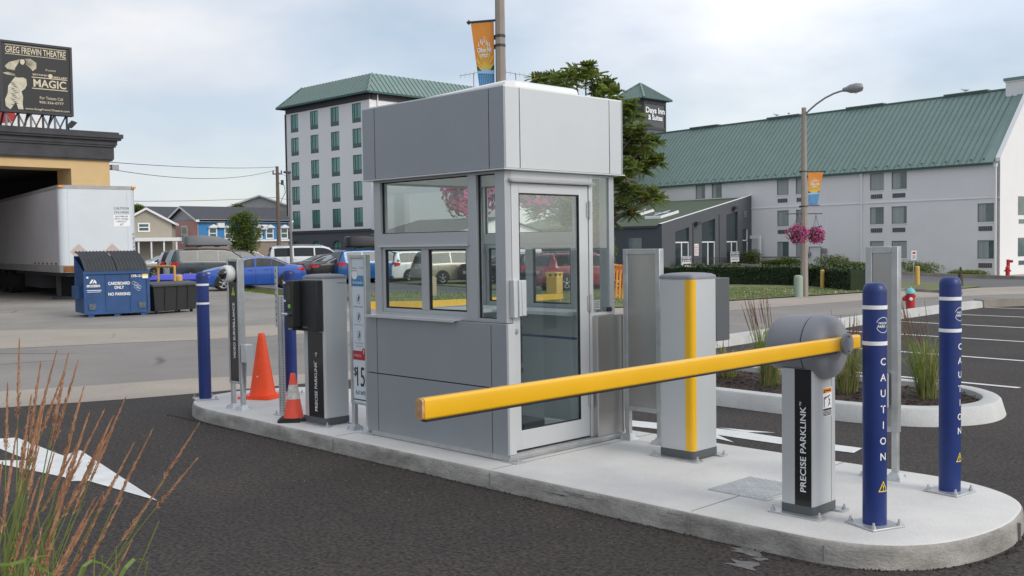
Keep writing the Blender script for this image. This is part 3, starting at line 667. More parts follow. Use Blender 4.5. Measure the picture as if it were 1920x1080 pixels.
    for x_, y_, a_ in ((-6.8,5.6,.2), (-6.75,5.95,-.3)):
        c, s_ = cos(a_), sin(a_); q = [(-.1,-.14), (.1,-.14), (.1,.14), (-.1,.14)]; m.prism([(x_+u*c-v*s_, y_+u*s_+v*c) for u, v in q], 1.196, 1.2)
    tag(m.build('paper_sheets', M['white_pl']), 'white paper sheets lying on the counter inside the booth', 'paper')
booth()
# office chair inside
C_ = thing('office_chair', 'black swivel chair inside the ticket booth, seen through the door glass', 'chair', (-6.22, 5.86, .215), .5)
MB().box((-.21,-.2,.44), (.21,.2,.51)).build('seat', M['black_m'], C_, bevel=.03)
MB().box((-.19,.19,.52), (.19,.24,.86)).build('backrest', M['black_m'], C_, bevel=.02)
MB().cyl((0,0,.09), (0,0,.44), .025).build('column', M['dark_grey'], C_)
_m = MB()
for k in range(5): _m.bar((0,0,.09), (.24*cos(k*2*pi/5), .24*sin(k*2*pi/5), .05), .04, .03); _m.lathe([(0,0),(.022,.0),(.022,.045),(0,.045)], 10, (.24*cos(k*2*pi/5), .24*sin(k*2*pi/5), 0))
_m.build('star_base', M['black_m'], C_)
_m = MB(); _m.bar((0,.17,.44), (0,.215,.6), .05, .015); _m.build('back_support', M['dark_grey'], C_)

# ================================================================== ISLAND FURNITURE
def bolts(par, pts, z, r=.011, mt='galv'):
    for (x, y) in pts:
        MB().cyl((x, y, z), (x, y, z+.004), r*1.5, n=12).cyl((x, y, z+.004), (x, y, z+.016), r, n=6).cyl((x, y, z+.016), (x, y, z+.032), r*.55, n=8).build('anchor_bolt', M[mt], par)
def ftext(x0, z0, y, w=None, h=None, rot=False):
    """placement on a face that looks towards -Y"""
    if rot: return lambda u, v: (x0 - v, y, z0 + u)
    return lambda u, v: (x0 + u, y, z0 + v)

# ---- bollards
def bollard(x, y, label, ang, first=None, h=1.365, r=.0655):
    if first:
        return dup(first, (x, y, IZ), ang, label=label)
    T = thing('bollard', label, 'bollard', (x, y, IZ), ang, 'blue sleeved bollards on the island')
    MB().box((-.115,-.115,.0005), (.115,.115,.012)).build('base_plate', M['galv'], T, bevel=.003)
    bolts(T, [(sx*.092, sy*.092) for sx in (-1, 1) for sy in (-1, 1)], .012, .012)
    pr = [(r, .012), (r, h-.05)] + [(r-.03+.03*cos(a), h-.05+.05*sin(a)) for a in [i*pi/12 for i in range(1, 7)]] + [(0, h+.001)]
    MB().lathe(pr, 40).build('sleeve', M['blue'], T, smooth=True, ang=60)
    for z in (h-.135, h-.335):
        MB().lathe([(r+.0002, z-.011), (r+.002, z-.0105), (r+.002, z+.0105), (r+.0002, z+.011)], 40).build('reflective_band', M['white'], T, smooth=True, ang=60)
    rr = r+.0018
    def wrap(u, v, z0): a = u/rr; return (rr*cos(a), rr*sin(a), z0+v)
    if first is None:
        m = MB()
        for i, c in enumerate('CAUTION'): m.text(c, lambda u, v, i=i: wrap(u, v, h-.435-i*.0885), h=.041, bold=.012)
        m.build('caution_lettering', M['white'], T)
        m = MB(); m.text('PRECISE', lambda u, v: wrap(u, v, h-.222), w=.058, bold=.02, m=0); m.text('PARK', lambda u, v: wrap(u-.012, v, h-.240), w=.05, bold=.025, shear=.25, m=0); m.text('LINK', lambda u, v: wrap(u+.034, v, h-.240), w=.036, bold=.02, shear=.25, m=1)
        for s0 in (.35, pi+.35):
            k = 14
            for i in range(k):
                a0 = s0+(pi-.7)*i/k; a1 = s0+(pi-.7)*(i+1)/k
                q = [wrap(R_*cos(a), R_*sin(a), h-.232) for R_, a in ((.041,a0), (.044,a0), (.044,a1), (.041,a1))]; m.add(q, [(0,3,2,1)], 0)
        m.build('logo', [M['white'], M['green_t']], T)
        m = MB(); z0 = h-1.135; A = [(-.031,-.028), (.031,-.028), (0,.034)]; B_ = [(p[0]*.72, p[1]*.72-.002) for p in A]
        for i in range(3):
            j = (i+1) % 3; L2 = lambda p, q, t: (p[0]+(q[0]-p[0])*t, p[1]+(q[1]-p[1])*t)
            for k in range(8): m.add([wrap(*L2(A[i], A[j], k/8), z0), wrap(*L2(A[i], A[j], (k+1)/8), z0), wrap(*L2(B_[i], B_[j], (k+1)/8), z0), wrap(*L2(B_[i], B_[j], k/8), z0)], [(0,1,2,3)])
        m.text('!', lambda u, v: wrap(u, v-.005, z0), h=.03, bold=.03)
        m.build('warning_triangle', M['warn_y'], T)
    return T
b0 = bollard(-2.69, 5.467, 'blue bollard lettered CAUTION nearest the grey barrier gate cabinet', radians(-21))
bollard(-2.705, 6.515, 'blue bollard lettered CAUTION at the far right edge of the island, behind the rounded nose', radians(-7), b0)
bollard(-10.19, 5.345, 'blue bollard at the far left tip of the island, left of the surveillance sign', radians(165), b0)
bollard(-9.83, 6.19, 'blue bollard standing behind the slotted steel post and the small cone', radians(165), b0)

# ---- barrier gate
T = thing('barrier_gate', 'grey barrier gate cabinet with moulded hood and long yellow arm across the lane', 'barrier gate', (-3.16, 5.5, IZ))
o = (-3.16, 5.5, IZ)
x0, x1, y0, y1 = -3.222, -3.01, 5.36, 5.63; r = .02
def rrect(x0, x1, y0, y1, r, k=4):
    P = []
    for cx, cy, a0 in ((x1-r, y0+r, -pi/2), (x1-r, y1-r, 0), (x0+r, y1-r, pi/2), (x0+r, y0+r, pi)):
        P += [(cx+r*cos(a0+pi/2*i/k), cy+r*sin(a0+pi/2*i/k)) for i in range(k+1)]
    return P
def plate3(par, o, x0, x1, y0, y1):
    m = MB(); m.prism(rrect(x0-.07, x1+.07, y0-.05, y0+.045, .03), IZ+.0005, IZ+.011); m.prism(rrect(x0-.07, x1+.07, y1-.045, y1+.05, .03), IZ+.0005, IZ+.011); m.box((x0+.03, y0+.045, IZ+.001), (x1-.03, y1-.045, IZ+.010))
    b = m.build('base_plate', M['galv'], par, loc=o)
    for x in (x0-.045, x1+.045):
        for y in (y0-.012, y1+.012):
            MB().cyl((x,y,IZ+.011), (x,y,IZ+.015), .017, n=12).cyl((x,y,IZ+.015), (x,y,IZ+.028), .011, n=6).cyl((x,y,IZ+.028), (x,y,IZ+.042), .006, n=8).build('anchor_bolt', M['galv'], par, loc=o)
plate3(T, o, x0, x1, y0, y1)
MB().prism(rrect(x0-.002, x1+.002, y0-.002, y1+.002, r), IZ+.011, IZ+.062).build('plinth', M['dark_grey'], T, loc=o, smooth=True)
MB().prism(rrect(x0, x1, y0, y1, r), IZ+.062, 1.0).build('cabinet', M['cabinet'], T, loc=o, smooth=True)
MB().box((-3.127, y0-.0025, IZ+.062), (-3.022, y0+.001, 1.0)).build('black_panel', M['black'], T, loc=o)
MB().text('PRECISE PARKLINK', ftext(-3.073, .535, y0-.0035, rot=True), w=.50, h=.038, bold=.012).text('TM', ftext(-3.090, .798, y0-.0035, rot=True), w=.024, bold=.01).build('lettering', M['white'], T, loc=o)
MB().box((x1-.0, y1-.062, IZ+.065), (x1+.0012, y1-.058, .98)).build('cover_seam', M['hood'], T, loc=o)
# warning label on the +X side
m = MB(); X = x1+.0015; ya, yb = 5.468, 5.572; za, zb = .715, .885
m.add([(X,ya,za),(X,yb,za),(X,yb,zb),(X,ya,zb)], [(0,1,2,3)], 0); X += .0008
def rq(a, b, c, d, mi, XX=None): m.add([(XX or X,a,c),(XX or X,b,c),(XX or X,b,d),(XX or X,a,d)], [(0,1,2,3)], mi)
rq(ya+.004, yb-.004, zb-.032, zb-.004, 1); rq(ya+.004, yb-.004, za+.035, za+.047, 2)
for k in range(4): rq(ya+.004, yb-.004, za+.004+k*.0075, za+.009+k*.0075, 2)
rq(ya+.012, ya+.02, za+.055, za+.115, 2); rq(ya+.03, ya+.036, za+.1, za+.118, 2)
m.add([(X,ya+.012,za+.104),(X,yb-.02,za+.118),(X,yb-.02,za+.124),(X,ya+.012,za+.111)], [(0,1,2,3)], 2)
for p, q in (((yb-.035,za+.112),(yb-.03,za+.085)), ((yb-.03,za+.085),(yb-.04,za+.058)), ((yb-.03,za+.085),(yb-.018,za+.064)), ((yb-.033,za+.103),(yb-.018,za+.09))): m.bar((X, p[0], p[1]), (X, q[0], q[1]), .005, .001, 2)
m.text('WARNING', lambda u, v: (X+.001, (ya+yb)/2+u+.008, zb-.018+v), w=.066, bold=.03, m=2)
m.add([(X+.001,ya+.008,zb-.028),(X+.001,ya+.026,zb-.028),(X+.001,ya+.017,zb-.009)], [(0,1,2)], 2)
m.build('warning_label', [M['white'], M['warn_o'], M['txt_blk']], T, loc=o)
# hood: rounded body plus round end cap
m = MB(); c = (0, 5.5, 1.125)
m.lathe([(0,-3.345),(.06,-3.343),(.11,-3.335),(.145,-3.318),(.166,-3.29),(.177,-3.25),(.182,-3.19),(.184,-3.12),(.184,-3.072)], 40, c, 'x')
for i, v in enumerate(m.v): 
    if v[2] < 1.125-.135: m.v[i] = (v[0], v[1], 1.125-.135+(v[2]-.99)*.1)
m.build('hood', M['hood'], T, loc=o, smooth=True, ang=50)
m = MB(); m.lathe([(.178,-3.0645),(.1885,-3.063),(.189,-3.02),(.186,-2.985),(.172,-2.955),(.14,-2.938),(.07,-2.934),(0,-2.934)], 40, c, 'x'); m.build('hood_end_cap', M['hood'], T, loc=o, smooth=True, ang=50)
MB().lathe([(.17,-3.072),(.1815,-3.0715),(.1815,-3.065),(.17,-3.0645)], 40, c, 'x').build('hood_seam', M['gap'], T, loc=o)
MB().cyl((-3.30,5.345,1.06), (-3.30,5.33,1.06), .008, n=10).build('key_lock', M['black_m'], T, loc=o)
MB().lathe([(.05,-2.936),(.05,-2.925)], 24, (0,5.5,1.15), 'x').lathe([(.0,-2.880),(.062,-2.880),(.062,-2.868),(.058,-2.862),(0,-2.860)], 32, (0,5.5,1.15), 'x').build('arm_clamp', M['hood'], T, loc=o, smooth=True, ang=40)
bm_ = MB()
for dz in (-.042, .042): bm_.cyl((-2.861,5.5,1.15+dz), (-2.857,5.5,1.15+dz), .005, n=8)
bm_.build('clamp_screws', M['dark_grey'], T, loc=o)
def armsec(hw, hh, r):
    return [(hw-r+r*cos(a), hh-r+r*sin(a)) for a in (0, pi/8, pi/4, 3*pi/8, pi/2)] + [(-hw+r+r*cos(a), hh-r+r*sin(a)) for a in (pi/2, 5*pi/8, 3*pi/4, 7*pi/8, pi)] + [(-hw+r+r*cos(a), -hh+r+r*sin(a)) for a in (pi, 9*pi/8, 5*pi/4, 11*pi/8, 1.5*pi)] + [(hw-r+r*cos(a), -hh+r+r*sin(a)) for a in (1.5*pi, 13*pi/8, 7*pi/4, 15*pi/8, 2*pi)]
def arm(name, mt, ya, yb, hw, hh, r, par, zc=1.15, sh=0):
    S_ = armsec(hw, hh, r); n = len(S_); m = MB()
    for y in (ya, yb): m.v += [(-2.9025+a, y, zc+b) for a, b in S_]
    m.f += [(i, n+i, n+(i+1) % n, (i+1) % n) for i in range(n)] + [tuple(range(n)), tuple(range(2*n-1, n-1, -1))]; m.m += [0]*(n+2)
    return m.build(name, M[mt], par, loc=o, smooth=True, ang=50)
a_ = arm('barrier_arm', 'yellow', 2.372, 5.675, .021, .040, .011, T)
arm('end_cap', 'clearcap', 2.360, 2.372, .019, .038, .010, a_); arm('end_cap', 'clearcap', 5.675, 5.684, .019, .038, .01, a_)
MB().box((-2.918, 2.38, 1.102), (-2.887, 5.41, 1.112)).build('rubber_strip', M['rubber'], a_, loc=o, bevel=.003)
MB().cyl((-2.9025,2.3595,1.15), (-2.9025,2.357,1.15), .005, n=8).build('end_screw', M['galv'], a_, loc=o)

# ---- yellow striped terminal cabinet
o = (-4.61, 6.36, IZ); T = thing('parking_terminal', 'wide grey terminal cabinet with a vertical yellow corner stripe, right of the booth', 'parking terminal', o)
x0, x1, y0, y1 = -4.75, -4.44, 6.185, 6.50
plate3(T, o, x0, x1, y0, y1)
MB().prism(rrect(x0-.002, x1+.002, y0-.002, y1+.002, .03), IZ+.011, IZ+.07).build('plinth', M['dark_grey'], T, loc=o, smooth=True)
MB().prism(rrect(x0, x1, y0, y1, .03), IZ+.07, 1.475).build('cabinet', M['cabinet'], T, loc=o, smooth=True)
r = .034; cx, cy = x1-.03, y0+.03
pts = [(cx-.035, y0-.003)] + [(cx+r*cos(a)-.001, cy+r*sin(a)+.001) for a in [-pi/2+pi/2*i/8 for i in range(9)]] + [(x1+.003, cy+.01), (x1-.005, cy+.01), (cx-.035, y0+.005)]
MB().prism(pts, IZ+.071, 1.474).build('yellow_stripe', M['yellow'], T, loc=o, smooth=True)
m = MB(); P = rrect(x0-.004, x1+.004, y0-.004, y1+.004, .034); n = len(P); cx, cy = (x0+x1)/2, (y0+y1)/2
for s_, z in ((1,1.476),(1,1.492),(.985,1.5),(.85,1.512),(.6,1.519),(.3,1.522)): m.v += [(cx+(p[0]-cx)*s_, cy+(p[1]-cy)*s_, z) for p in P]
for k in range(5):
    for i in range(n): m.f.append((k*n+i, k*n+(i+1) % n, (k+1)*n+(i+1) % n, (k+1)*n+i)); m.m.append(0)
m.f.append(tuple(range(5*n, 6*n))); m.m.append(0); m.build('top_cap', M['hood'], T, loc=o, smooth=True, ang=50)
m = MB(); m.box((-4.73, y1+.001, 1.0), (-4.45, 6.68, 1.475)); m.build('reader_housing', M['dark_grey'], T, loc=o, bevel=.006)

# ---- ticket machine
o = (-7.95, 5.39, IZ); T = thing('ticket_machine', 'ticket dispenser with black reader head and silver black body, beside the rate sign', 'ticket machine', o)
x0, x1, y0, y1 = -8.10, -7.765, 5.235, 5.505
plate3(T, o, x0, x1, y0, y1)
MB().prism(rrect(x0-.002, x1+.002, y0-.002, y1+.002, .025), IZ+.011, IZ+.07).build('plinth', M['dark_grey'], T, loc=o, smooth=True)
MB().prism(rrect(x0, x1, y0, y1, .025), IZ+.07, 1.465).build('cabinet', M['cabinet'], T, loc=o, smooth=True)
MB().box((-8.02, y0-.003, IZ+.071), (-7.785, y0+.001, .985)).build('black_panel', M['black'], T, loc=o)
MB().text('PRECISE PARKLINK', ftext(-7.90, .49, y0-.0038, rot=True), w=.45, h=.042, bold=.012).text('TM', ftext(-7.925, .712, y0-.0038, rot=True), w=.02, bold=.01).build('lettering', M['white'], T, loc=o)
MB().cyl((-7.88,y0-.003,.79), (-7.88,y0-.012,.79), .013, n=14).box((-7.885,y0-.014,.765),(-7.875,y0-.004,.79)).build('key_lock', M['galv'], T, loc=o)
m = MB(); P = rrect(x0-.004, x1+.004, y0-.004, y1+.004, .028); n = len(P); cx, cy = (x0+x1)/2, (y0+y1)/2
for s_, z in ((1,1.466),(1,1.480),(.985,1.487),(.85,1.498),(.6,1.505),(.3,1.508)): m.v += [(cx+(p[0]-cx)*s_, cy+(p[1]-cy)*s_, z) for p in P]
for k in range(5):
    for i in range(n): m.f.append((k*n+i, k*n+(i+1) % n, (k+1)*n+(i+1) % n, (k+1)*n+i)); m.m.append(0)
m.f.append(tuple(range(5*n, 6*n))); m.m.append(0); m.build('top_cap', M['hood'], T, loc=o, smooth=True, ang=50)
hd = MB(); hd.box((-8.115, 5.165, .995), (-7.762, 5.2345, 1.455)); head = hd.build('reader_head', M['black_m'], T, loc=o, bevel=.008)
m = MB(); m.box((-8.145, 5.085, 1.03), (-8.02, 5.1645, 1.45)); m.build('reader_bezel', M['black_m'], head, loc=o, bevel=.006)
MB().box((-8.12, 5.082, 1.27), (-8.05, 5.0845, 1.41)).build('screen', M['olive'], head, loc=o)
MB().lathe([(.0,5.0845),(.02,5.0845),(.02,5.081),(0,5.079)], 18, (-8.08,0,1.22) , 'y').build('button_ring', M['green_t'], head, loc=o)
MB().tube([(-8.13,5.084,1.15),(-8.135,5.045,1.15),(-8.10,5.03,1.15),(-8.05,5.045,1.15),(-8.05,5.084,1.15)], .013, 10).build('ticket_lip', M['chrome'], head, loc=o, smooth=True)
m = MB(); m.box((-8.13,5.095,1.0),(-8.04,5.1645,1.029)); m.build('slot_shroud', M['black_m'], head, loc=o); MB().box((-8.12,5.091,1.006),(-8.06,5.0945,1.02)).build('ticket_slot', M['grey_txt'], head, loc=o)
MB().box((x0+.01, y0-.006, .986), (x1-.006, y0+.001, .993)).build('trim_strip', M['silver_lt'], T, loc=o)
MB().text('PARKLINK', lambda u, v: (-7.72+0*u, 5.40, 1.4) if False else (x1+.0014, 5.44+u, 1.425+v), w=.1, bold=.01).build('side_logo', M['grey_txt'], T, loc=o)
MB().text('PRECISE', lambda u, v: (-7.95+u, 5.1638, 1.03+v), w=.07, bold=.02).build('head_logo', M['grey_txt'], head, loc=o)

# ---- framed signs on posts: faces look towards -Y
def foot(par, x, y, o, z=IZ):
    m = MB(); m.add([(x-.06,y-.06,z+.0005),(x+.06,y-.06,z+.0005),(x+.06,y+.06,z+.0005),(x-.06,y+.06,z+.0005),(x-.055,y-.055,z+.009),(x+.055,y-.055,z+.009),(x+.055,y+.055,z+.009),(x-.055,y+.055,z+.009)], [(0,3,2,1),(4,5,6,7),(0,1,5,4),(1,2,6,5),(2,3,7,6),(3,0,4,7)])
    m.add([(x-.055,y-.05,z+.009),(x+.055,y-.05,z+.009),(x+.026,y-.02,z+.05),(x-.026,y-.02,z+.05),(x-.055,y+.05,z+.009),(x+.055,y+.05,z+.009),(x+.026,y+.02,z+.05),(x-.026,y+.02,z+.05)], [(0,1,2,3),(5,4,7,6),(4,0,3,7),(1,5,6,2),(3,2,6,7)])
    m.build('post_foot', M['galv'], par, loc=o)
    for dx, dy in ((-.045,-.045), (.045,-.045), (.045,.045), (-.045,.045)):
        MB().cyl((x+dx,y+dy,z+.009), (x+dx,y+dy,z+.02), .009, n=6).cyl((x+dx,y+dy,z+.02), (x+dx,y+dy,z+.032), .005, n=6).build('anchor_bolt', M['galv'], par, loc=o)
def frame_sign(name, label, cat, xa, xb, yc, zt, zb, t=.055, w=.045, face='steel', loc=None, back=True, faceoff=.012):
    o = ((xa+xb)/2, yc, IZ); T = thing(name, label, cat, o)
    y0, y1 = yc-t/2, yc+t/2
    MB().box((xa,y0,zb),(xa+w,y1,zt)).box((xb-w,y0,zb),(xb,y1,zt)).box((xa+w,y0,zt-w),(xb-w,y1,zt)).box((xa+w,y0,zb),(xb-w,y1,zb+w*.8)).build('frame', M['galv'], T, loc=o, bevel=.004)
    p = MB(); p.box((xa+w,y0+faceoff,zb+w*.8),(xb-w,y1-faceoff,zt-w)); pn = p.build('panel', M[face], T, loc=o)
    for x in (xa+w/2+.004, xb-w/2-.004):
        MB().box((x-.02,yc-.02,IZ+.009),(x+.02,yc+.02,zb)).build('post', M['galv'], T, loc=o, bevel=.003); foot(T, x, yc, o)
    return T, pn, o, y0+faceoff
# blank metal backs on the right
q = atY(1167, 472, 6.53); q2 = atY(1236, 472, 6.53)
T, pn, o, yy = frame_sign('blank_sign', 'tall blank brushed metal sign back between the booth and the striped terminal', 'sign', q.x, q2.x, 6.53+.03, 1.70, .385)
q = atY(1622, 466, 6.58); q2 = atY(1683, 466, 6.58)
T, pn, o, yy = frame_sign('blank_sign', 'tall blank metal sign back between the two CAUTION bollards', 'sign', q.x-.0, q2.x, 6.58+.03, 1.70, .46)
MB().box((q2.x-.115, 6.49, .62), (q2.x-.05, 6.575, .86)).build('junction_box', M['utility'] if False else M['silver_lt'], T, loc=o, bevel=.015)
for (x_, z_) in ((q.x+.06, 1.62), (q2.x-.06, 1.62), (q2.x-.06, 1.0)): MB().cyl((x_, yy-.003, z_), (x_, yy+.001, z_), .005, n=8).build('rivet', M['galv'], T, loc=o)
# $15 rate sign
ya_ = 5.30; q = atY(652, 478, ya_); q2 = atY(683, 478, ya_)
T, pn, o, yy = frame_sign('rate_sign', 'narrow entrance sign reading $15 flat rate, left of the booth', 'sign', q.x, q2.x+.005, ya_+.03, 1.68, .37, w=.03, face='sign_face')
cx = (q.x+q2.x)/2+.003; W_ = (q2.x-q.x)-.062; y_ = yy-.0015
m = MB()
def fq(a, b, c, d, mi, yy_=None): m.add([(a,yy_ or y_,c),(b,yy_ or y_,c),(b,yy_ or y_,d),(a,yy_ or y_,d)], [(0,1,2,3)], mi)
hw = W_/2
fq(cx-hw, cx+hw, 1.405, 1.50, 1)
for k in range(7): fq(cx-hw+.01+k*W_/7.5, cx-hw+.022+k*W_/7.5, 1.41, 1.44+.035*((k*37 % 5)/5), 5, y_-.0006)
m.add([(cx-hw*.55+.045*cos(a), y_-.0007, 1.51+.045*sin(a)) for a in [2*pi*i/20 for i in range(20)]], [tuple(range(20))], 0)
m.text('livetix', lambda u, v: (cx-hw*.5+u, y_-.001, 1.565+v), w=.055, bold=.01, m=6)
m.text('oe', lambda u, v: (cx+hw*.2+u, y_-.001, 1.567+v), w=.02, bold=.01, m=2); m.text('Uco', lambda u, v: (cx+hw*.7+u, y_-.001, 1.567+v), w=.04, bold=.01, m=2)
m.tube([(cx-hw*.9,y_-.001,1.538),(cx-hw*.7,y_-.001,1.545),(cx-hw*.45,y_-.001,1.538),(cx-hw*.2,y_-.001,1.545)], .003, 4, 3)
m.text('ENTRANCE', lambda u, v: (cx+u, y_-.0015, 1.437+v), w=W_*.8, bold=.02, m=0)
for zc, tx in ((1.295,'Push for ticket'), (1.135,'Keep ticket with you'), (.975,'Pay at pay station')):
    k = 22
    for i in range(k):
        a0 = 2*pi*i/k; a1 = 2*pi*(i+1)/k; m.add([(cx+R_*cos(a)*.8, y_-.0008, zc+R_*sin(a)*1.3) for R_, a in ((.03,a0),(.033,a0),(.033,a1),(.03,a1))], [(0,3,2,1)], 2)
    m.bar((cx, y_-.001, zc-.02), (cx+.008, y_-.001, zc+.02), .012, .002, 4); m.add([(cx,y_-.001,zc),(cx+.018,y_-.001,zc+.004),(cx+.018,y_-.001,zc+.034),(cx+.004,y_-.001,zc+.036)], [(0,1,2,3)], 2)
    m.text(tx, lambda u, v: (cx+u, y_-.001, zc-.065+v), w=W_*.72, bold=.008, m=2)
m.text('or debit and credit', lambda u, v: (cx+u, y_-.001, .885+v), w=W_*.6, bold=.008, m=2)
fq(cx-hw, cx+hw, .762, .842, 3); m.add([(cx+hw*.72+.027*cos(a), y_-.0008, .835+.034*sin(a)) for a in [2*pi*i/18 for i in range(18)]], [tuple(range(18))], 3)
m.text('For assistance press\nthe "Assistance" button', lambda u, v: (cx-.018+u, y_-.0016, .802+v), w=W_*.62, bold=.01, m=0); m.text('?', lambda u, v: (cx+hw*.72+u, y_-.0016, .835+v), h=.04, m=0, bold=.02)
m.text('$', lambda u, v: (cx-hw*.68+u, y_-.001, .655+v), h=.085, m=4, bold=.004); m.text('15', lambda u, v: (cx+hw*.17+u, y_-.001, .615+v), w=W_*.62, h=.17, m=4, bold=.004)
m.text('FLAT RATE', lambda u, v: (cx+.008+u, y_-.001, .475+v), w=W_*.76, h=.034, m=4, bold=.008)
fq(cx-hw, cx+hw, .408, .418, 4)
m.build('sign_print', [M['white'], M['sign_blue'], M['grey_txt'], M['red'], M['txt_blk'], mat('deep blue print', (.02,.12,.3), .5), mat('teal print', (.2,.5,.45), .5)], pn, loc=o)
# video surveillance sign
ya_ = 5.20; q = atY(424, 485, ya_); q2 = atY(445, 485, ya_)
T, pn, o, yy = frame_sign('surveillance_sign', 'slim black VIDEO SURVEILLANCE sign totem with a dome camera, left end of the island', 'sign', q.x, q2.x, ya_+.035, 1.65, .40, t=.07, w=.028, face='black', faceoff=.008)
cx = (q.x+q2.x)/2; y_ = yy-.0015
m = MB(); m.text('VIDEO SURVEILLANCE', lambda u, v: (cx-v, y_, .93+u), w=.56, h=.042, bold=.025, m=0)
m.add([(cx-.034,y_,1.285),(cx+.034,y_,1.285),(cx,y_,1.375)], [(0,1,2)], 1); m.add([(cx-.024,y_-.0006,1.291),(cx+.024,y_-.0006,1.291),(cx,y_-.0006,1.36)], [(0,1,2)], 1); m.text('!', lambda u, v: (cx+u, y_-.001, 1.317+v), h=.05, bold=.05, m=2)
m.text('PROTECTED BY', lambda u, v: (cx+u, y_, 1.412+v), w=.07, bold=.01, m=0)
m.build('sign_print', [M['white'], mat('lime warning yellow', (.62,.68,.03), .5), M['txt_blk']], pn, loc=o)
cm = MB(); cm.lathe([(.075, yy-.002),(.085, yy-.02),(.085, yy-.075),(.078, yy-.09),(.06, yy-.095)][::-1], 28, (cx-.01,0,1.50), 'y'); cam_ = cm.build('dome_camera', M['white_pl'], T, loc=o, smooth=True, ang=50)
sm = MB(); sm.lathe([(.058*cos(a), yy-.094-.058*sin(a)) for a in [i*pi/16 for i in range(9)]], 28, (cx-.01,0,1.50), 'y'); sm.build('smoked_dome', M['dome'], cam_, loc=o, smooth=True, ang=80)
MB().box((q2.x+.02, ya_-.0, .62), (q2.x+.12, ya_+.08, .80)).build('junction_box', M['silver_lt'], T, loc=o, bevel=.006)
MB().tube([(q2.x+.02,ya_+.05,.62),(q2.x+.01,ya_+.05,.5),(q2.x-.01,ya_+.05,.3),(q2.x-.01,ya_+.05,.16)], .012, 8).build('conduit', M['hood'], T, loc=o, smooth=True)
# slotted steel post
o = (-8.635, 5.335, IZ); T = thing('slotted_post', 'bare perforated square steel post standing between the large cone and the small cone', 'post', o)
m = MB(); m.box((-.024,-.024,.01), (.024,.024,1.15)); pst = m.build('square_tube', M['galv'], T, bevel=.003)
m = MB()
for k in range(44):
    z = .04+k*.0254; m.cyl((0,-.0242,z), (0,-.0252,z), .0058, n=8); m.cyl((.0242,0,z), (.0252,0,z), .0058, n=8)
m.build('punched_holes', M['gap'], pst)
m = MB(); m.box((-.07,-.016,.85), (-.03,-.004,1.43)); m.build('flat_strap', M['galv'], T, bevel=.002)
mm_ = MB()
for k in range(9): mm_.box((-.055,-.0172,.9+k*.06), (-.045,-.0162,.92+k*.06))
mm_.build('strap_slots', M['gap'], T)
MB().box((-.07,-.06,.0005), (.07,.06,.01)).build('base_plate', M['galv'], T, bevel=.002); bolts(T, [(-.05,-.04),(.05,-.04),(.05,.04),(-.05,.04)], .01, .009)
# cones
def cone(loc, h, rb, base, col, label, collar, rz, tip=.026):
    T = thing('traffic_cone', label, 'traffic cone', loc, rz)
    P = rrect(-base, base, -base, base, base*.25, 5)
    m = MB(); m.prism(P, .001, .022); m.prism([(p[0]*.86, p[1]*.86) for p in P], .022, .035); m.build('base', col[1], T, smooth=True, ang=40)
    pr = [(rb*1.06, .035), (rb, .06)]; n = 12
    for i in range(1, n+1): pr.append((rb+(tip-rb)*(i/n), .06+(h-.06)*i/n))
    pr += [(tip*.85, h+.004), (tip*.7, h-.01), (0.0, h-.03)]
    b = MB().lathe(pr, 36).build('body', col[0], T, smooth=True, ang=50)
    if collar:
        z0, z1 = h*.47, h*.77; f = lambda z: rb+(tip-rb)*((z-.06)/(h-.06))+.0015
        MB().lathe([(f(z0), z0), (f((z0+z1)/2), (z0+z1)/2), (f(z1), z1)], 36).build('reflective_collar', M['reflective'], T, smooth=True)
    return T, b
T, b = cone((-9.83, 5.83, IZ), .69, .135, .205, (M['orange'], M['orange']), 'large plain orange traffic cone with a scuffed side, behind the slotted post', False, radians(25), .034)
m = MB()
for (u, v, s) in ((.0,.235,.011),(.03,.30,.006),(.05,.275,.006),(-.01,.33,.005)):
    a = radians(-62-25)+u*4; f = .135+(.034-.135)*((v-.06)/.63)+.001; m.add([(f*cos(a+s*d/f), f*sin(a+s*d/f), v+s*e) for d, e in ((-1,-.8),(1.2,-.6),(-.1,1))], [(0,1,2)], 0 if s > .01 else 1)
m.build('scuff_marks', [M['white'], M['rubber']], b)
T, b = cone((-8.255, 5.215, IZ), .44, .088, .135, (mat('pale orange cone', (.90,.10,.05), .5, var=.08, scale=8), M['rubber']), 'small orange cone with worn white collar and black base, in front of the ticket machine', True, radians(50), .022)
# cable hatch
m = MB(); P = [(-3.86,5.53), (-3.42,5.53), (-3.42,6.02), (-3.86,6.02)]; T = thing('cable_hatch', 'square steel chequer plate hatch cover set flush in the island concrete', 'hatch', (-3.64, 5.775, IZ)); o = (-3.64, 5.775, IZ)
MB().box((-3.86,5.53,IZ+.0005), (-3.42,6.02,IZ+.006)).build('cover_plate', M['galv'], T, loc=o, bevel=.002)
m = MB()
for i in range(14):
    for j in range(16):
        x = -3.845+i*.0305; y = 5.545+j*.0305; a = pi/4 if (i+j) % 2 else -pi/4; d = .012
        m.bar((x-d*cos(a), y-d*sin(a), IZ+.0075), (x+d*cos(a), y+d*sin(a), IZ+.0075), .004, .003)
m.build('tread_pattern', M['galv'], T, loc=o)

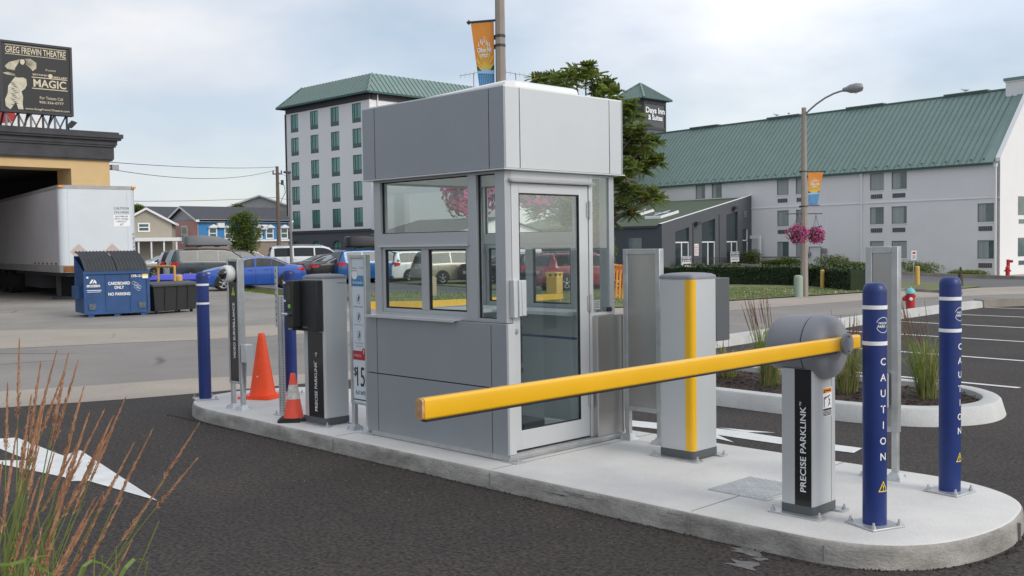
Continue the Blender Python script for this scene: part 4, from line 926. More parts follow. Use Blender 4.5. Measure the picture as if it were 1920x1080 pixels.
# ================================================================== BUILDINGS
class Frame:
    """wall coordinates: s along the wall, z up, d outwards from the wall"""
    def __init__(f, o, dr, flip=False):
        f.o = Vector((o[0], o[1], 0)); f.d = Vector((dr[0], dr[1], 0)).normalized(); f.n = Vector((f.d.y, -f.d.x, 0))
    def P(f, s, z, d=0): 
        v = f.o + f.d*s + f.n*d; return (v.x, v.y, z)
    def box(f, mb, s0, s1, z0, z1, d0, d1, m=None):
        return mb.add([f.P(s0,z0,d0), f.P(s1,z0,d0), f.P(s1,z0,d1), f.P(s0,z0,d1), f.P(s0,z1,d0), f.P(s1,z1,d0), f.P(s1,z1,d1), f.P(s0,z1,d1)],
                      [(0,1,2,3),(7,6,5,4),(4,5,1,0),(5,6,2,1),(6,7,3,2),(7,4,0,3)], m)
    def quad(f, mb, s0, s1, z0, z1, d, m=None):
        return mb.add([f.P(s0,z0,d), f.P(s1,z0,d), f.P(s1,z1,d), f.P(s0,z1,d)], [(0,1,2,3)], m)
def wall_with_holes(f, mb, s0, s1, z0, z1, holes, m=0, depth=.12, rm=None):
    """rectangular wall sheet with openings (s0,s1,z0,z1) and their reveals"""
    S = sorted({s0, s1} | {h[0] for h in holes} | {h[1] for h in holes}); Z = sorted({z0, z1} | {h[2] for h in holes} | {h[3] for h in holes})
    for i in range(len(S)-1):
        for j in range(len(Z)-1):
            c = ((S[i]+S[i+1])/2, (Z[j]+Z[j+1])/2)
            if any(h[0] < c[0] < h[1] and h[2] < c[1] < h[3] for h in holes): continue
            f.quad(mb, S[i], S[i+1], Z[j], Z[j+1], 0, m)
    for a, b, c, d in holes:
        P = f.P; r = m if rm is None else rm
        mb.add([P(a,c,0), P(b,c,0), P(b,c,-depth), P(a,c,-depth)], [(0,1,2,3)], r); mb.add([P(a,d,0), P(b,d,0), P(b,d,-depth), P(a,d,-depth)], [(3,2,1,0)], r)
        mb.add([P(a,c,0), P(a,d,0), P(a,d,-depth), P(a,c,-depth)], [(3,2,1,0)], r); mb.add([P(b,c,0), P(b,d,0), P(b,d,-depth), P(b,c,-depth)], [(0,1,2,3)], r)

# ---- long white hotel wing on the right
def right_hotel():
    e1 = Vector((-27.18, 73.25)); v = Vector((.9949, -.1015)).normalized()
    f = Frame(e1, v); org = (e1.x, e1.y, -.8)
    T = thing('hotel_wing', 'long white three storey hotel wing with a steep green metal roof and white chimney', 'hotel', org)
    s0 = -62; ze = 7.05; zb = -1.2
    wins = []
    rows = lambda cols, zs: [(a, b, z, z+1.28) for a, b in cols for z in zs]
    zA = (5.52, 2.97, .42)
    W1 = rows([(-9.8,-8.63), (-8.0,-6.76)], zA); W2 = rows([(-18.34,-17.18), (-16.5,-15.4)], [z+.06 for z in zA]); W3 = rows([(-1.45,-.27)], (2.93, .38))
    W4 = rows([(-27.1,-26.0), (-25.25,-24.12)], [z+.12 for z in zA[:1]]); W5 = rows([(-36.5,-35.4), (-34.6,-33.5)], (5.7,)); W6 = rows([(-45.5,-44.4), (-43.6,-42.5)], (5.75,))
    wins = W1+W2+W3+W4+W5+W6
    m = MB(); wall_with_holes(f, m, s0, .14, zb, ze+.03, wins, 0, .14); m.cur = 0
    f.box(m, s0, .14, zb, ze, -10.4, -10.3)
    # gable end towards +X : polygon
    ridge = 12.62; P = f.P
    gp = [P(.14,zb,0), P(.14,zb,-10.4), P(.14,ze+.25,-10.4), P(.14,ridge+.35,-5.5), P(.14,ridge+.35,-4.9), P(.14,ze+.25,-.02), P(.14,ze,0)]
    m.poly(gp, 0); gi = [(p[0]-v.x*.35, p[1]-v.y*.35, p[2]) for p in gp]; m.poly(gi[::-1], 0)
    n = len(gp)
    for i in range(n): m.add([gp[i], gp[(i+1) % n], gi[(i+1) % n], gi[i]], [(3,2,1,0)], 0)
    wall = m.build('wall', M['wall_white'], T, loc=org)
    # string band and vertical joints
    b = MB(); f.box(b, s0, .13, 4.55, 4.62, 0, .05); b.build('string_course', M['wall_white2'], T, loc=org)
    b = MB()
    for s in (-5.3, -13.6, -21.5): f.box(b, s, s+.03, zb, 4.55, 0, .006)
    b.build('wall_joint', M['wall_white2'], T, loc=org)
    for (a, c, z, zt) in wins:
        fr = MB(); g = .05
        f.box(fr, a, c, z, z+g, -.12, -.06, 0); f.box(fr, a, c, zt-g, zt, -.12, -.06, 0); f.box(fr, a, a+g, z+g, zt-g, -.12, -.06, 0); f.box(fr, c-g, c, z+g, zt-g, -.12, -.06, 0)
        f.box(fr, a-.02, c+.02, z-.07, z, -.1, .04, 1)
        w = fr.build('window', [M['trim_dark'] if False else M['pole_g'], M['wall_white2']], T, loc=org)
        pn = MB(); k = random.uniform(.35, .8); sp = a+(c-a)*k
        f.quad(pn, a+g, sp, z+g, zt-g, -.09, 0); f.quad(pn, sp, c-g, z+g, zt-g, -.09, 1 if random.random() < .6 else 0)
        pn.build('pane', [M['curtain'], M['win']], w, loc=org)
        if z > 0:
            gr = MB(); f.box(gr, a+.1, c-.12, z-.62, z-.30, 0, .03, 0)
            for q in range(6): f.box(gr, a+.12+q*(c-a-.26)/6, a+.12+q*(c-a-.26)/6+.03, z-.6, z-.32, .03, .04, 1)
            gr.build('vent_grille', [M['grille'], M['arm_g']], T, loc=org)
    # roof plane with seams
    r = MB(); so, zo, do = ze+.02, 0, 0
    def R_(s, t, up=0): # t 0 at eave, 1 at ridge
        d = .28-5.5*t; z = ze-.12+(ridge-ze+.12)*t; return P(s, z+up*.68, d+up*.73)
    r.add([R_(s0,0), R_(-.22,0), R_(-.22,1), R_(s0,1)], [(0,1,2,3)], 0)
    r.add([P(s0,ze-.1,-10.7), P(-.22,ze-.1,-10.7), R_(-.22,1), R_(s0,1)], [(3,2,1,0)], 0)
    s = s0
    while s < -.3:
        r.add([R_(s,0,0), R_(s+.05,0,0), R_(s+.05,1,0), R_(s,1,0), R_(s,0,.05), R_(s+.05,0,.05), R_(s+.05,1,.05), R_(s,1,.05)], [(4,5,6,7),(0,1,5,4),(0,4,7,3),(1,2,6,5)], 1); s += .46
    # snow guards along the eave
    s = s0+.2
    while s < -.5:
        r.add([R_(s,.055,.0), R_(s+.16,.055,.0), R_(s+.16,.055,.09), R_(s,.055,.09)], [(0,1,2,3)], 1); s += .92
    f.box(r, s0, -.22, ze-.2, ze-.06, .22, .34, 2); f.box(r, s0, -.22, ridge-.05, ridge+.05, -5.35, -5.1, 1)
    for s in (-4.5, -13, -21, -30, -38, -47): f.box(r, s-2.2, s+1.2, ridge+.05, ridge+.14, -5.5, -5.0, 1)
    r.add([R_(-.9,0,.06), R_(-.22,0,.06), R_(-.22,1,.06), R_(-.9,1,.06)], [(0,1,2,3)], 0)
    r.build('roof', [M['roof_green'], M['roof_rib'], M['trim_green']], T, loc=org)
    c = MB(); f.box(c, -1.75, -.25, 10.5, 13.1, -5.9, -4.6, 0); f.box(c, -1.87, -.13, 13.1, 13.3, -6.02, -4.48, 1); f.box(c, -1.81, -.19, 13.0, 13.1, -5.96, -4.54, 0)
    c.build('chimney', [M['wall_white'], M['roof_green']], T, loc=org)
    for s in (-.12, -10.45):
        d = MB(); f.box(d, s-.06, s+.06, zb+.4, ze-.25, .05, .15); f.box(d, s-.1, s+.1, ze-.4, ze-.15, .05, .2); d.build('downspout', M['wall_white2'], T, loc=org)
    # gas meter pipes, standpipe
    g = MB(); g.tube([P(-20,.5,.1), P(-15.1,.5,.15), P(-15.1,1.3,.15), P(-14.0,1.3,.15), P(-14.0,-.3,.15)], .045, 8); g.lathe([(0,-.18),(.13,-.15),(.17,0),(.13,.15),(0,.18)], 12, P(-15.1,.75,.2)); g.lathe([(0,-.2),(.2,-.17),(.22,0),(.2,.17),(0,.2)], 12, P(-13.7,1.0,.2)); g.build('gas_meter', M['pole_g'], T, loc=org)
    g = Frame((P(.14,0,0)[0], P(.14,0,0)[1]), (-f.n.x, -f.n.y))
    for s in (2.6,):
        for z in (3.4, .5):
            w = MB(); g.box(w, s, s+1.2, z, z+1.3, -.02, .03); g.box(w, s+.1, s+1.1, z-.6, z-.3, 0, .03); w.build('window', M['win'], T, loc=org)
    return f
FH = right_hotel()
# birds on the ridge
def gull(p, rz):
    m = MB(); m.lathe([(0,-.24),(.03,-.2),(.075,-.08),(.09,.03),(.06,.14),(.035,.18),(.05,.22),(.05,.26),(.02,.3),(0,.31)], 10, (0,0,.12), 'y', 0); m.v = [(v[0], v[1], v[2]+(max(0, v[1])*.35)) for v in m.v]
    m.add([(-.02,.28,.2),(.02,.28,.2),(0,.38,.19)], [(0,1,2)], 1); m.bar((-.03,0,.05), (-.03,0,-.02), .012, m=1); m.bar((.03,0,.05), (.03,0,-.02), .012, m=1)
    m.add([(-.09,.1,.17),(-.05,-.3,.16),(-.1,-.12,.1)], [(0,1,2)], 1); m.add([(.09,.1,.17),(.05,-.3,.16),(.1,-.12,.1)], [(0,1,2)], 1)
    o = m.build('gull', [M['gull'], M['arm_g']], None, smooth=True); o.location = p; o.rotation_euler = (0,0,rz); return o
p = FH.P(-5.1, 12.80, -5.25)
tag(gull(p, 2), 'white gull on the green ridge nearest the chimney', 'bird', 'gulls on the roof ridge')
tag(gull(FH.P(-21.0, 12.80, -5.25), .5), 'grey gull on the green ridge to the right of the street lamp, beside another', 'bird', 'gulls on the roof ridge')
tag(gull(FH.P(-22.3, 12.80, -5.25), 2.5), 'gull on the green ridge closest to the street lamp pole', 'bird', 'gulls on the roof ridge')

# ---- dark grey lobby building with a sloping parapet
def lobby():
    X = -48.0; org = (X, 63, -.3); T = thing('lobby_building', 'dark grey single storey lobby with sloping parapet, glass doors and green roof', 'building', org)
    f = Frame((X, 63.0), (0, 1)); P = f.P # s = +Y, n = +X
    L_ = 12.4; z0, z1 = 3.25, 5.7; sl = (z1-z0)/L_
    top = lambda s: z0+sl*s
    doors = [(1.7,3.5,2.45,1.0), (5.2,7.05,2.6,1.0), (8.65,10.3,2.6,1.0), (11.0,11.85,2.75,0)]
    m = MB()
    # wall as strips with openings
    S = [0]; 
    for a, b, zt, _ in doors: S += [a, b]
    S += [L_]
    for i in range(len(S)-1):
        a, b = S[i], S[i+1]; op = next((d for d in doors if d[0] == a), None)
        if not op: m.add([P(a,-.6), P(b,-.6), P(b,top(b)), P(a,top(a))], [(0,1,2,3)])
        else:
            h = .95 if op[3] else .25; ht = lambda s: (top(s)-h if op[3] else 2.85)
            m.add([P(a,ht(a)), P(b,ht(b)), P(b,top(b)), P(a,top(a))], [(0,1,2,3)])
            m.add([P(a,-.3,0), P(a,ht(a),0), P(a,ht(a),-.2), P(a,-.3,-.2)], [(0,1,2,3)]); m.add([P(b,-.3,0), P(b,ht(b),0), P(b,ht(b),-.2), P(b,-.3,-.2)], [(3,2,1,0)])
    m.add([P(0,z0,0), P(L_,z1,0), P(L_,z1,-.35), P(0,z0,-.35)], [(0,1,2,3)], 1); m.add([P(0,z0-.1,-.35), P(L_,z1-.1,-.35), P(L_,z1,-.35), P(0,z0,-.35)], [(3,2,1,0)], 0)
    m.box((X-26, 63, -.6), (X-.01, 63.25, 3.1), 2)
    for sx in (-.4, -2.1): m.add([(X+sx,62.99,-.5),(X+sx+.03,62.99,-.5),(X+sx+.03,62.99,3.1),(X+sx,62.99,3.1)], [(0,1,2,3)], 0)
    m.box((X-26, 63.25, -.6), (X-25.8, 75, 3.1), 2)
    m.build('wall', [M['wall_dark'], M['wall_white2'], M['wall_dark2']], T, loc=org)
    r = MB(); r.add([(X-26,62.85,3.12), (X-.35,62.85,3.12), (X-.35,75.4,5.55), (X-26,75.4,5.55)], [(0,1,2,3)]); r.add([(X-26,62.85,3.12), (X-.35,62.85,3.12), (X-.35,62.85,2.95), (X-26,62.85,2.95)], [(3,2,1,0)], 1)
    rf = r.build('roof', [M['roof_moss'], M['trim_dark']], T, loc=org)
    for (px, py, s) in ((1241,405,1.0), (1196,402,1.0)):
        q = None
        d = ray(px, py); nrm_ = Vector((0, -.194, .981)); t = (Vector((X, 62.85, 3.12))-CAM).dot(nrm_)/d.dot(nrm_); c = CAM+d*t
        k = MB(); 
        def sk(x, y, u): return (c.x+x, c.y+y, c.z+y*.198+u)
        for (x0_, x1_, y0_, y1_, u0, u1, mi) in ((-.8,.8,-1.2,1.2,0,.2,0), (-.68,.68,-1.05,1.05,.2,.25,1), (-.04,.04,-1.05,1.05,.25,.27,0), (-.68,.68,-.04,.04,.251,.27,0)):
            k.add([sk(x,y,u) for u in (u0,u1) for x,y in ((x0_,y0_),(x1_,y0_),(x1_,y1_),(x0_,y1_))], [(0,3,2,1),(4,5,6,7),(0,1,5,4),(1,2,6,5),(2,3,7,6),(3,0,4,7)], mi)
        k.build('skylight', [M['wall_white2'], M['win']], T, loc=org)
    for a, b, zt, kk in doors:
        w = MB(); h = .95; ht = (lambda s: top(s)-h) if kk else (lambda s: 2.85); dz = 1.8 if kk else 1.9
        w.add([P(a,-.3,-.14), P(b,-.3,-.14), P(b,ht(b),-.14), P(a,ht(a),-.14)], [(0,1,2,3)], 0)
        f.box(w, a, b, dz-.03, dz+.06, -.13, -.06, 1); f.box(w, a, a+.07, -.3, dz, -.13, -.06, 1); f.box(w, b-.07, b, -.3, dz, -.13, -.06, 1); f.box(w, a+.07, b-.07, -.3, -.2, -.13, -.06, 1)
        if kk: f.box(w, (a+b)/2-.05, (a+b)/2+.05, -.2, dz-.03, -.13, -.07, 1)
        else: f.box(w, b-.1, b, dz, 2.85, -.13, -.06, 1)
        w.build('glass_door', [mat('lobby dark glass', (.03,.045,.05), .06, spec=.9) if a == 1.7 else bpy.data.materials['lobby dark glass'], M['wall_white2']], T, loc=org)
    for s, z in ((4.35,3.2), (9.65,4.5)):
        q = MB(); f.box(q, s-.12, s+.12, z-.08, z+.12, 0, .1); f.box(q, s-.22, s+.22, z-.02, z+.22, .1, .38); q.build('flood_light', M['trim_dark'], T, loc=org)
    q = MB()
    for k in range(4): f.box(q, 11.15, 11.6, 3.85+k*.14, 3.93+k*.14, 0, .06)
    q.build('wall_vent', M['arm_g'], T, loc=org)
    for s in (4.0, 7.6): q = MB(); f.box(q, s-.05, s+.05, -.5, top(s)-.7, 0, .06); q.build('wall_pipe', M['wall_dark2'], T, loc=org)
    q = MB(); q.box((X-3.2, 62.96, .2), (X-1.9, 62.99, 2.2), 0); q.build('window', M['win'], T, loc=org)
    # notice between the doors, railings, boards
    q = MB(); f.box(q, 4.15, 4.7, 1.35, 1.98-.3, 0, .03, 0); f.box(q, 4.15, 4.7, .75, 1.35, 0, .03, 0)
    for k in range(6): f.box(q, 4.2, 4.6, .85+k*.13, .9+k*.13, .03, .034, 1)
    o_ = q.build('notice', [M['wall_white2'], M['hyd_red']], T, loc=org)
    for a, b in ((1.2,3.9), (4.9,7.4), (8.4,10.9)):
        q = MB()
        for z in (.05, .75): f.box(q, a, b, z-.2, z-.16, .9, .94)
        k = a
        while k <= b: f.box(q, k, k+.02, -.45, .59, .91, .93); k += .16
        q.box((0,0,0),(0,0,0)) if False else None
        rl = q.build('balcony_rail', M['trim_dark'], T, loc=org)
    for i, (s, z) in enumerate(((1.75,.35), (8.35,.6))):
        lb = ['slightly tilted black and white hotel parking board on the railing at the first lobby door', 'black and white hotel parking board on the railing at the third lobby door'][i]
        q = MB(); f.box(q, s-.6, s+.6, z-.40, z+.40, .96, 1.0, 0)
        F = lambda du, dv: (lambda u, v: P(s+du+u, z+dv+v, 1.006))
        f.quad(q, s-.56, s+.56, z-.06, z+.37, 1.003, 1)
        q.text('DAYS INN', F(0,.26), w=.95, h=.16, m=0, bold=.03); q.text('& SUITES', F(0,.05), w=.95, h=.15, m=0, bold=.03); q.text('PARKING ONLY', F(0,-.22), w=1.0, h=.15, m=1, bold=.02)
        o_ = q.build('parking_board', [M['white'], M['txt_blk']], None); tag(o_, lb, 'sign', 'parking boards on the lobby railings')
lobby()
# low fence before the hotel
m = MB(); 
for s in (-21.2,): pass
q = MB(); FH.box(q, -19.75, -19.55, -.6, 2.3, .5, .65); FH.box(q, -20.6, -19.75, 2.05, 2.3, .5, .65); FH.box(q, -20.6,-19.75,-.3,-.1,.5,.65); tag(q.build('white_post_frame', M['wall_white2']), 'white post and beam frame at the right end of the dark lobby', 'gate frame')

# ---- tall hotel on the left
def hip_roof(mb, x0, x1, y0, y1, ze, zt, ov, inset, sp=.55, ribm=1):
    o = [(x0-ov,y0-ov), (x1+ov,y0-ov), (x1+ov,y1+ov), (x0-ov,y1+ov)]; t = [(x0+inset,y0+inset), (x1-inset,y0+inset), (x1-inset,y1-inset), (x0+inset,y1-inset)]
    for i in range(4):
        j = (i+1) % 4; a, b = Vector((*o[i],ze)), Vector((*o[j],ze)); c, d = Vector((*t[j],zt)), Vector((*t[i],zt))
        mb.add([a,b,c,d], [(0,1,2,3)], 0); n = (b-a).cross(d-a).normalized(); e = (b-a).normalized(); Lr = (b-a).length; run = (d-a).dot(e); lt = (c-d).length
        up = ((d-a)-e*run)
        k = sp/2
        while k < Lr:
            # seam runs straight up the slope until it meets hip or top
            if k < run: f_ = k/max(run, .01)
            elif k > Lr-run: f_ = (Lr-k)/max(run, .01)
            else: f_ = 1
            p = a+e*k; q_ = p+up*min(1, f_); w = e*.035; h = n*.06
            mb.add([p-w,p+w,q_+w,q_-w,p-w+h,p+w+h,q_+w+h,q_-w+h], [(4,5,6,7),(0,1,5,4),(0,4,7,3),(1,2,6,5)], ribm); k += sp
        mb.bar(a+n*.05, d+n*.05, .16, .1, 0)
    mb.add([(*p, zt) for p in t], [(0,1,2,3)], 0)
def left_hotel():
    X0, X1, Y0, Y1 = -104.3, -87.98, 65.61, 74.6; org = (X1, Y0, 0); T = thing('hotel_block', 'tall white hotel block with green hipped roof and green windows, left of the booth', 'hotel', org)
    f = Frame((X0, Y0), (1, 0)); m = MB()
    cols = [(1.2,2.78), (5.2,6.78), (9.2,10.78), (13.2,14.8)]; tops = [17.12, 14.45, 11.65, 8.85, 6.05]
    wins = [(a, b, t-2.05, t) for a, b in cols for t in tops]
    wall_with_holes(f, m, .3, X1-X0, 3.62, 17.3, wins, 0, .12)
    f.box(m, 0, .3, 0, 17.3, -.3, .05, 1)
    f.box(m, .3, X1-X0, 17.3, 18.0, -.3, .12, 1)
    m.box((X1-.2, Y0+.001, 3.62), (X1, Y1, 17.3), 0); m.box((X1-.2, Y0+.3, 17.3), (X1+.12, Y1, 18.0), 1); m.box((X0, Y0+.3, 0), (X0+.2, Y1+17, 17.9), 0)
    # recessed rear block
    m.box((X0+.2, Y1, 3.62), (X1-1.6, Y1+17.0, 17.3), 2); m.box((X0+.2, Y1, 17.3), (X1-1.45, Y1+17.1, 18.0), 1); m.box((X0+.2, Y1, 0), (X1-1.55, Y1+17, 3.62), 1)
    f.box(m, .3, X1-X0, 3.45, 3.75, 0, .18, 1)
    m.build('wall', [M['wall_white2'], M['trim_dark'], M['wall_dark'] if False else M['wall_white']], T, loc=org)
    # plinth storey with arched openings
    b = MB(); ar = [2.0, 6.0, 10.0, 14.0]
    f.box(b, .3, X1-X0, 0, .9, -.3, .06, 0)
    S = [.3]+[q for a in ar for q in (a-.85, a+.85)]+[X1-X0]
    for i in range(0, len(S), 2): f.box(b, S[i], S[i+1], .9, 3.45, -.3, .06, 0)
    for a in ar:
        P = f.P; k = 10; arc = [(a-.85*cos(pi*i/k), 1.75+.85*sin(pi*i/k)) for i in range(k+1)]
        for i in range(k):
            b.add([P(arc[i][0],arc[i][1],.06), P(arc[i+1][0],arc[i+1][1],.06), P(arc[i+1][0],3.45,.06), P(arc[i][0],3.45,.06)], [(0,1,2,3)], 0)
            b.add([P(arc[i][0],arc[i][1],.06), P(arc[i+1][0],arc[i+1][1],.06), P(arc[i+1][0],arc[i+1][1],-.2), P(arc[i][0],arc[i][1],-.2)], [(3,2,1,0)], 0)
    b.box((X1-.2, Y0+.3, 0), (X1+.06, Y1, 3.6), 0); b.build('plinth_storey', M['wall_dark'], T, loc=org)
    for a in ar:
        w = MB(); f.quad(w, a-.85, a+.85, .9, 2.62, -.12, 0); f.box(w, a-.04, a+.04, .9, 2.6, -.11, -.06, 1); f.box(w, a-.85, a+.85, 1.72, 1.8, -.11, -.06, 1); w.build('arched_window', [M['win_green'], M['trim_green']], T, loc=org)
    for (a, c, z, zt) in wins:
        w = MB(); g = .06; f.box(w, a, c, z, z+.48, -.1, -.03, 1); f.box(w, a, c, zt-g, zt, -.1, -.03, 0)
        for x in (a, c-g, a+.32, a+.80): f.box(w, x, x+g, z+.48, zt-g, -.1, -.03, 0)
        wi = w.build('window', [M['trim_green'], M['win_spand']], T, loc=org)
        p = MB(); f.quad(p, a+g, c-g, z+.48, zt-g, -.07); p.build('pane', M['win_green'], wi, loc=org)
    r = MB(); hip_roof(r, X0, X1, Y0, Y1+16.5, 18.0, 20.35, .7, 1.5, .62)
    g_ = [(X0-.7, Y0-.7), (X1+.7, Y0-.7), (X1+.7, Y1+17.2), (X0-.7, Y1+17.2)]
    for i in range(4): r.bar((*g_[i], 17.97), (*g_[(i+1) % 4], 17.97), .18, .2, 2)
    r.build('roof', [M['roof_green'], M['roof_rib'], M['trim_green']], T, loc=org)
    d = MB(); d.cyl((X1+.1, Y0+1.0, 3.6), (X1+.1, Y0+1.0, 17.9), .08, n=8); d.build('downspout', M['wall_white'], T, loc=org)
    for z, y in ((5.5, 77.5), (9.2, 77.5), (13, 77.5), (5.5, 84), (9.2, 84)):
        w = MB(); w.box((X1-1.6, y, z), (X1-1.54, y+1.6, z+2.1)); w.build('window', M['win_green'], T, loc=org)
left_hotel()
# ---- tower with the hotel sign
def tower():
    cx, cy = -67.83, 85.55; h = 1.85; org = (cx, cy, 0); T = thing('sign_tower', 'dark grey square tower with green pyramid roof and white hotel lettering', 'tower', org)
    m = MB(); m.box((cx-h,cy-h,0), (cx+h,cy+h,16.55)); 
    for a in (-h, h-.22): m.box((cx+h,cy+a,10), (cx+h+.08,cy+a+.22,16.5), 1); m.box((cx+a,cy-h-.08,10), (cx+a+.22,cy-h,16.5), 1)
    m.box((cx+h,cy-h+.22,13.5), (cx+h+.08,cy+h-.22,13.75), 1); m.box((cx+h,cy-h+.22,16.1), (cx+h+.08,cy+h-.22,16.5), 1)
    m.build('wall', [M['wall_dark'], M['trim_dark']], T, loc=org)
    r = MB(); hip_roof(r, cx-h, cx+h, cy-h, cy+h, 16.6, 18.45, .5, 1.82, .35); r.box((cx-h-.55,cy-h-.55,16.5), (cx+h+.55,cy+h+.55,16.6), 2); r.build('roof', [M['roof_green'], M['roof_rib'], M['trim_green']], T, loc=org)
    s = MB(); F = lambda dz: (lambda u, v: (cx+h+.1, cy+u, dz+v)); s.text('Days Inn', F(15.35), w=3.15, h=.78, bold=.03); s.text('& Suites', F(14.72), w=2.4, h=.55, bold=.03); s.build('sign_lettering', M['white'], T, loc=org)
tower()
c = D(1205, 232, 97); org = (c.x, c.y, 0); T = thing('rear_hotel_block', 'hotel block with low green hipped roof at the foot of the sign tower', 'hotel', org)
m = MB(); m.box((c.x-14,c.y-7,0), (c.x-.4,c.y-.4,c.z)); m.build('wall', M['wall_dark'], T, loc=org); m = MB(); hip_roof(m, c.x-14, c.x-.4, c.y-7, c.y-.4, c.z, c.z+1.5, .4, 1.9, .5); m.build('roof', [M['roof_green'], M['roof_rib']], T, loc=org)
# ---- low white annex seen through the booth
c = D(870, 440, 74); org = (c.x, c.y, 0); T = thing('white_annex', 'low white building with a shallow pitched roof, seen through the booth windows', 'building', org)
m = MB(); m.box((c.x-9,c.y-1,0), (c.x,c.y+8,2.75)); m.build('wall', M['wall_white2'], T, loc=org)
m = MB(); m.add([(c.x-9.4,c.y-1.4,2.7),(c.x+.4,c.y-1.4,2.7),(c.x+.4,c.y+3.5,3.9),(c.x-9.4,c.y+3.5,3.9),(c.x+.4,c.y+8.4,2.7),(c.x-9.4,c.y+8.4,2.7),(c.x+.02,c.y-1,2.7),(c.x+.02,c.y+8,2.7),(c.x+.02,c.y+3.5,3.75)], [(0,1,2,3),(3,2,4,5)], 0); m.poly([(c.x+.01,c.y-1,2.75),(c.x+.01,c.y+8,2.75),(c.x+.01,c.y+3.5,3.85)], 1)
m.build('roof', [M['roof_dark'], M['wall_white2']], T, loc=org)
m = MB(); m.box((c.x,c.y+2,.9),(c.x+.05,c.y+3.2,2.1)); m.build('window', M['win'], T, loc=org)

# ---- houses on the left
def gable_house(name, label, x0, x1, y0, y1, zb, zr, axis, wall_m, gable_m, roof_m, ov=.4, extra=None):
    org = ((x0+x1)/2, (y0+y1)/2, 0); T = thing(name, label, 'house', org); m = MB(); m.box((x0,y0,0), (x1,y1,zb), 0)
    if axis == 'y':
        xm = (x0+x1)/2
        for y in (y0, y1): m.poly([(x0,y,zb),(x1,y,zb),(xm,y,zr)], 1)
        r = MB(); sl = (zr-zb)/(xm-x0)
        for s in (1, -1):
            xa = xm-s*(xm-x0+ov); r.add([(xa,y0-ov,zb-ov*sl),(xa,y1+ov,zb-ov*sl),(xm,y1+ov,zr),(xm,y0-ov,zr),(xa,y0-ov,zb-ov*sl+.15),(xa,y1+ov,zb-ov*sl+.15),(xm,y1+ov,zr+.15),(xm,y0-ov,zr+.15)], [(4,5,6,7),(0,1,2,3)], 0)
            r.add([(xa,y0-ov,zb-ov*sl-.05),(xm,y0-ov,zr-.05),(xm,y0-ov,zr+.15),(xa,y0-ov,zb-ov*sl+.15)], [(0,1,2,3)], 1); r.add([(xa,y0-ov,zb-ov*sl-.05),(xa,y1+ov,zb-ov*sl-.05),(xa,y1+ov,zb-ov*sl+.15),(xa,y0-ov,zb-ov*sl+.15)], [(0,1,2,3)], 1)
    w = m.build('wall', [M[wall_m] if isinstance(wall_m, str) else wall_m, M[gable_m]], T, loc=org); r.build('roof', [M[roof_m], M['wall_white2']], T, loc=org)
    return T, org
def sash(T, org, f, s, z, w, h, hood=False):
    m = MB(); f.box(m, s-w/2-.12, s+w/2+.12, z-.12, z+h+.12, 0, .06, 0)
    if hood: m.add([f.P(s-w/2-.2,z+h+.1,.02),f.P(s+w/2+.2,z+h+.1,.02),f.P(s+w/2+.05,z+h+.25,.02),f.P(s,z+h+.42,.02),f.P(s-w/2-.05,z+h+.25,.02),f.P(s-w/2-.2,z+h+.1,.3),f.P(s+w/2+.2,z+h+.1,.3),f.P(s+w/2+.05,z+h+.25,.3),f.P(s,z+h+.42,.3),f.P(s-w/2-.05,z+h+.25,.3)], [(5,6,7,8,9),(0,5,9,4),(4,9,8,3),(3,8,7,2),(2,7,6,1),(0,1,6,5)], 0)
    o_ = m.build('window', M['wall_white2'], T, loc=org); p = MB(); f.box(p, s-w/2, s+w/2, z, z+h, .06, .08, 0); f.box(p, s-w/2, s+w/2, z+h/2-.04, z+h/2+.04, .08, .1, 1); p.build('pane', [M['win'], M['wall_white2']], o_, loc=org)
c = D(371, 412, 95); Xb, Yb_ = c.x, c.y; YL = atX(540, 430, Xb).y-Yb_
T, org = gable_house('row_house', 'bright blue terrace with dark shingle roof, white hooded windows and a pink brick end', Xb-5.6, Xb, Yb_, Yb_+YL, 4.55, 5.75, 'y', 'blue_siding', 'roof_shed', 'roof_dark')
m = MB(); m.box((Xb-5.6,Yb_-.05,0),(Xb,Yb_,4.5),0); m.build('end_wall', M['pink'], T, loc=org)
m = MB(); m.box((Xb+.0,Yb_,0),(Xb+.03,Yb_+YL,2.5),0); m.box((Xb,Yb_,2.5),(Xb+.2,Yb_+YL,2.68),1); m.box((Xb,Yb_-.06,4.35),(Xb+.4,Yb_+YL,4.55),1); m.build('lower_storey', [mat('brown cladding', (.30,.24,.19), .85), M['wall_white2']], T, loc=org)
f = Frame((Xb, Yb_), (0, 1))
for px in (398.5, 428, 484, 505, 532): s = atX(px, 430, Xb).y-Yb_; sash(T, org, f, s, 2.85, .62, .85, True)
f2 = Frame((Xb-5.6, Yb_-.05), (1, 0)); sash(T, org, f2, 3.1, 2.5, .9, 1.4)
for px, zz in ((412,4.05),(493,3.9)): m = MB(); s = atX(px, 425, Xb).y-Yb_; f.box(m, s-.35, s+.35, zz-.25, zz+.2, 0, .3); m.build('window_unit', M['wall_white'], T, loc=org)
c1 = D(318, 412, 90); c0 = atY(240, 412, c1.y)
c1 = D(280, 412, 92); c1 = Vector((c1.x+2.05, c1.y-2.5, 0)); c0 = Vector((c1.x-4.1, c1.y, 0))
T, org = gable_house('beige_house', 'beige sided house with white gable trim behind the trailer and cars', c0.x, c1.x, c1.y, c1.y+5, 4.2, 5.35, 'y', 'tan_siding', 'tan_siding', 'roof_dark', ov=.3)
T.rotation_euler = (0, 0, radians(60)); f = Frame((c0.x, c1.y), (1, 0)); sash(T, org, f, 1.8, 3.5, .75, .55)
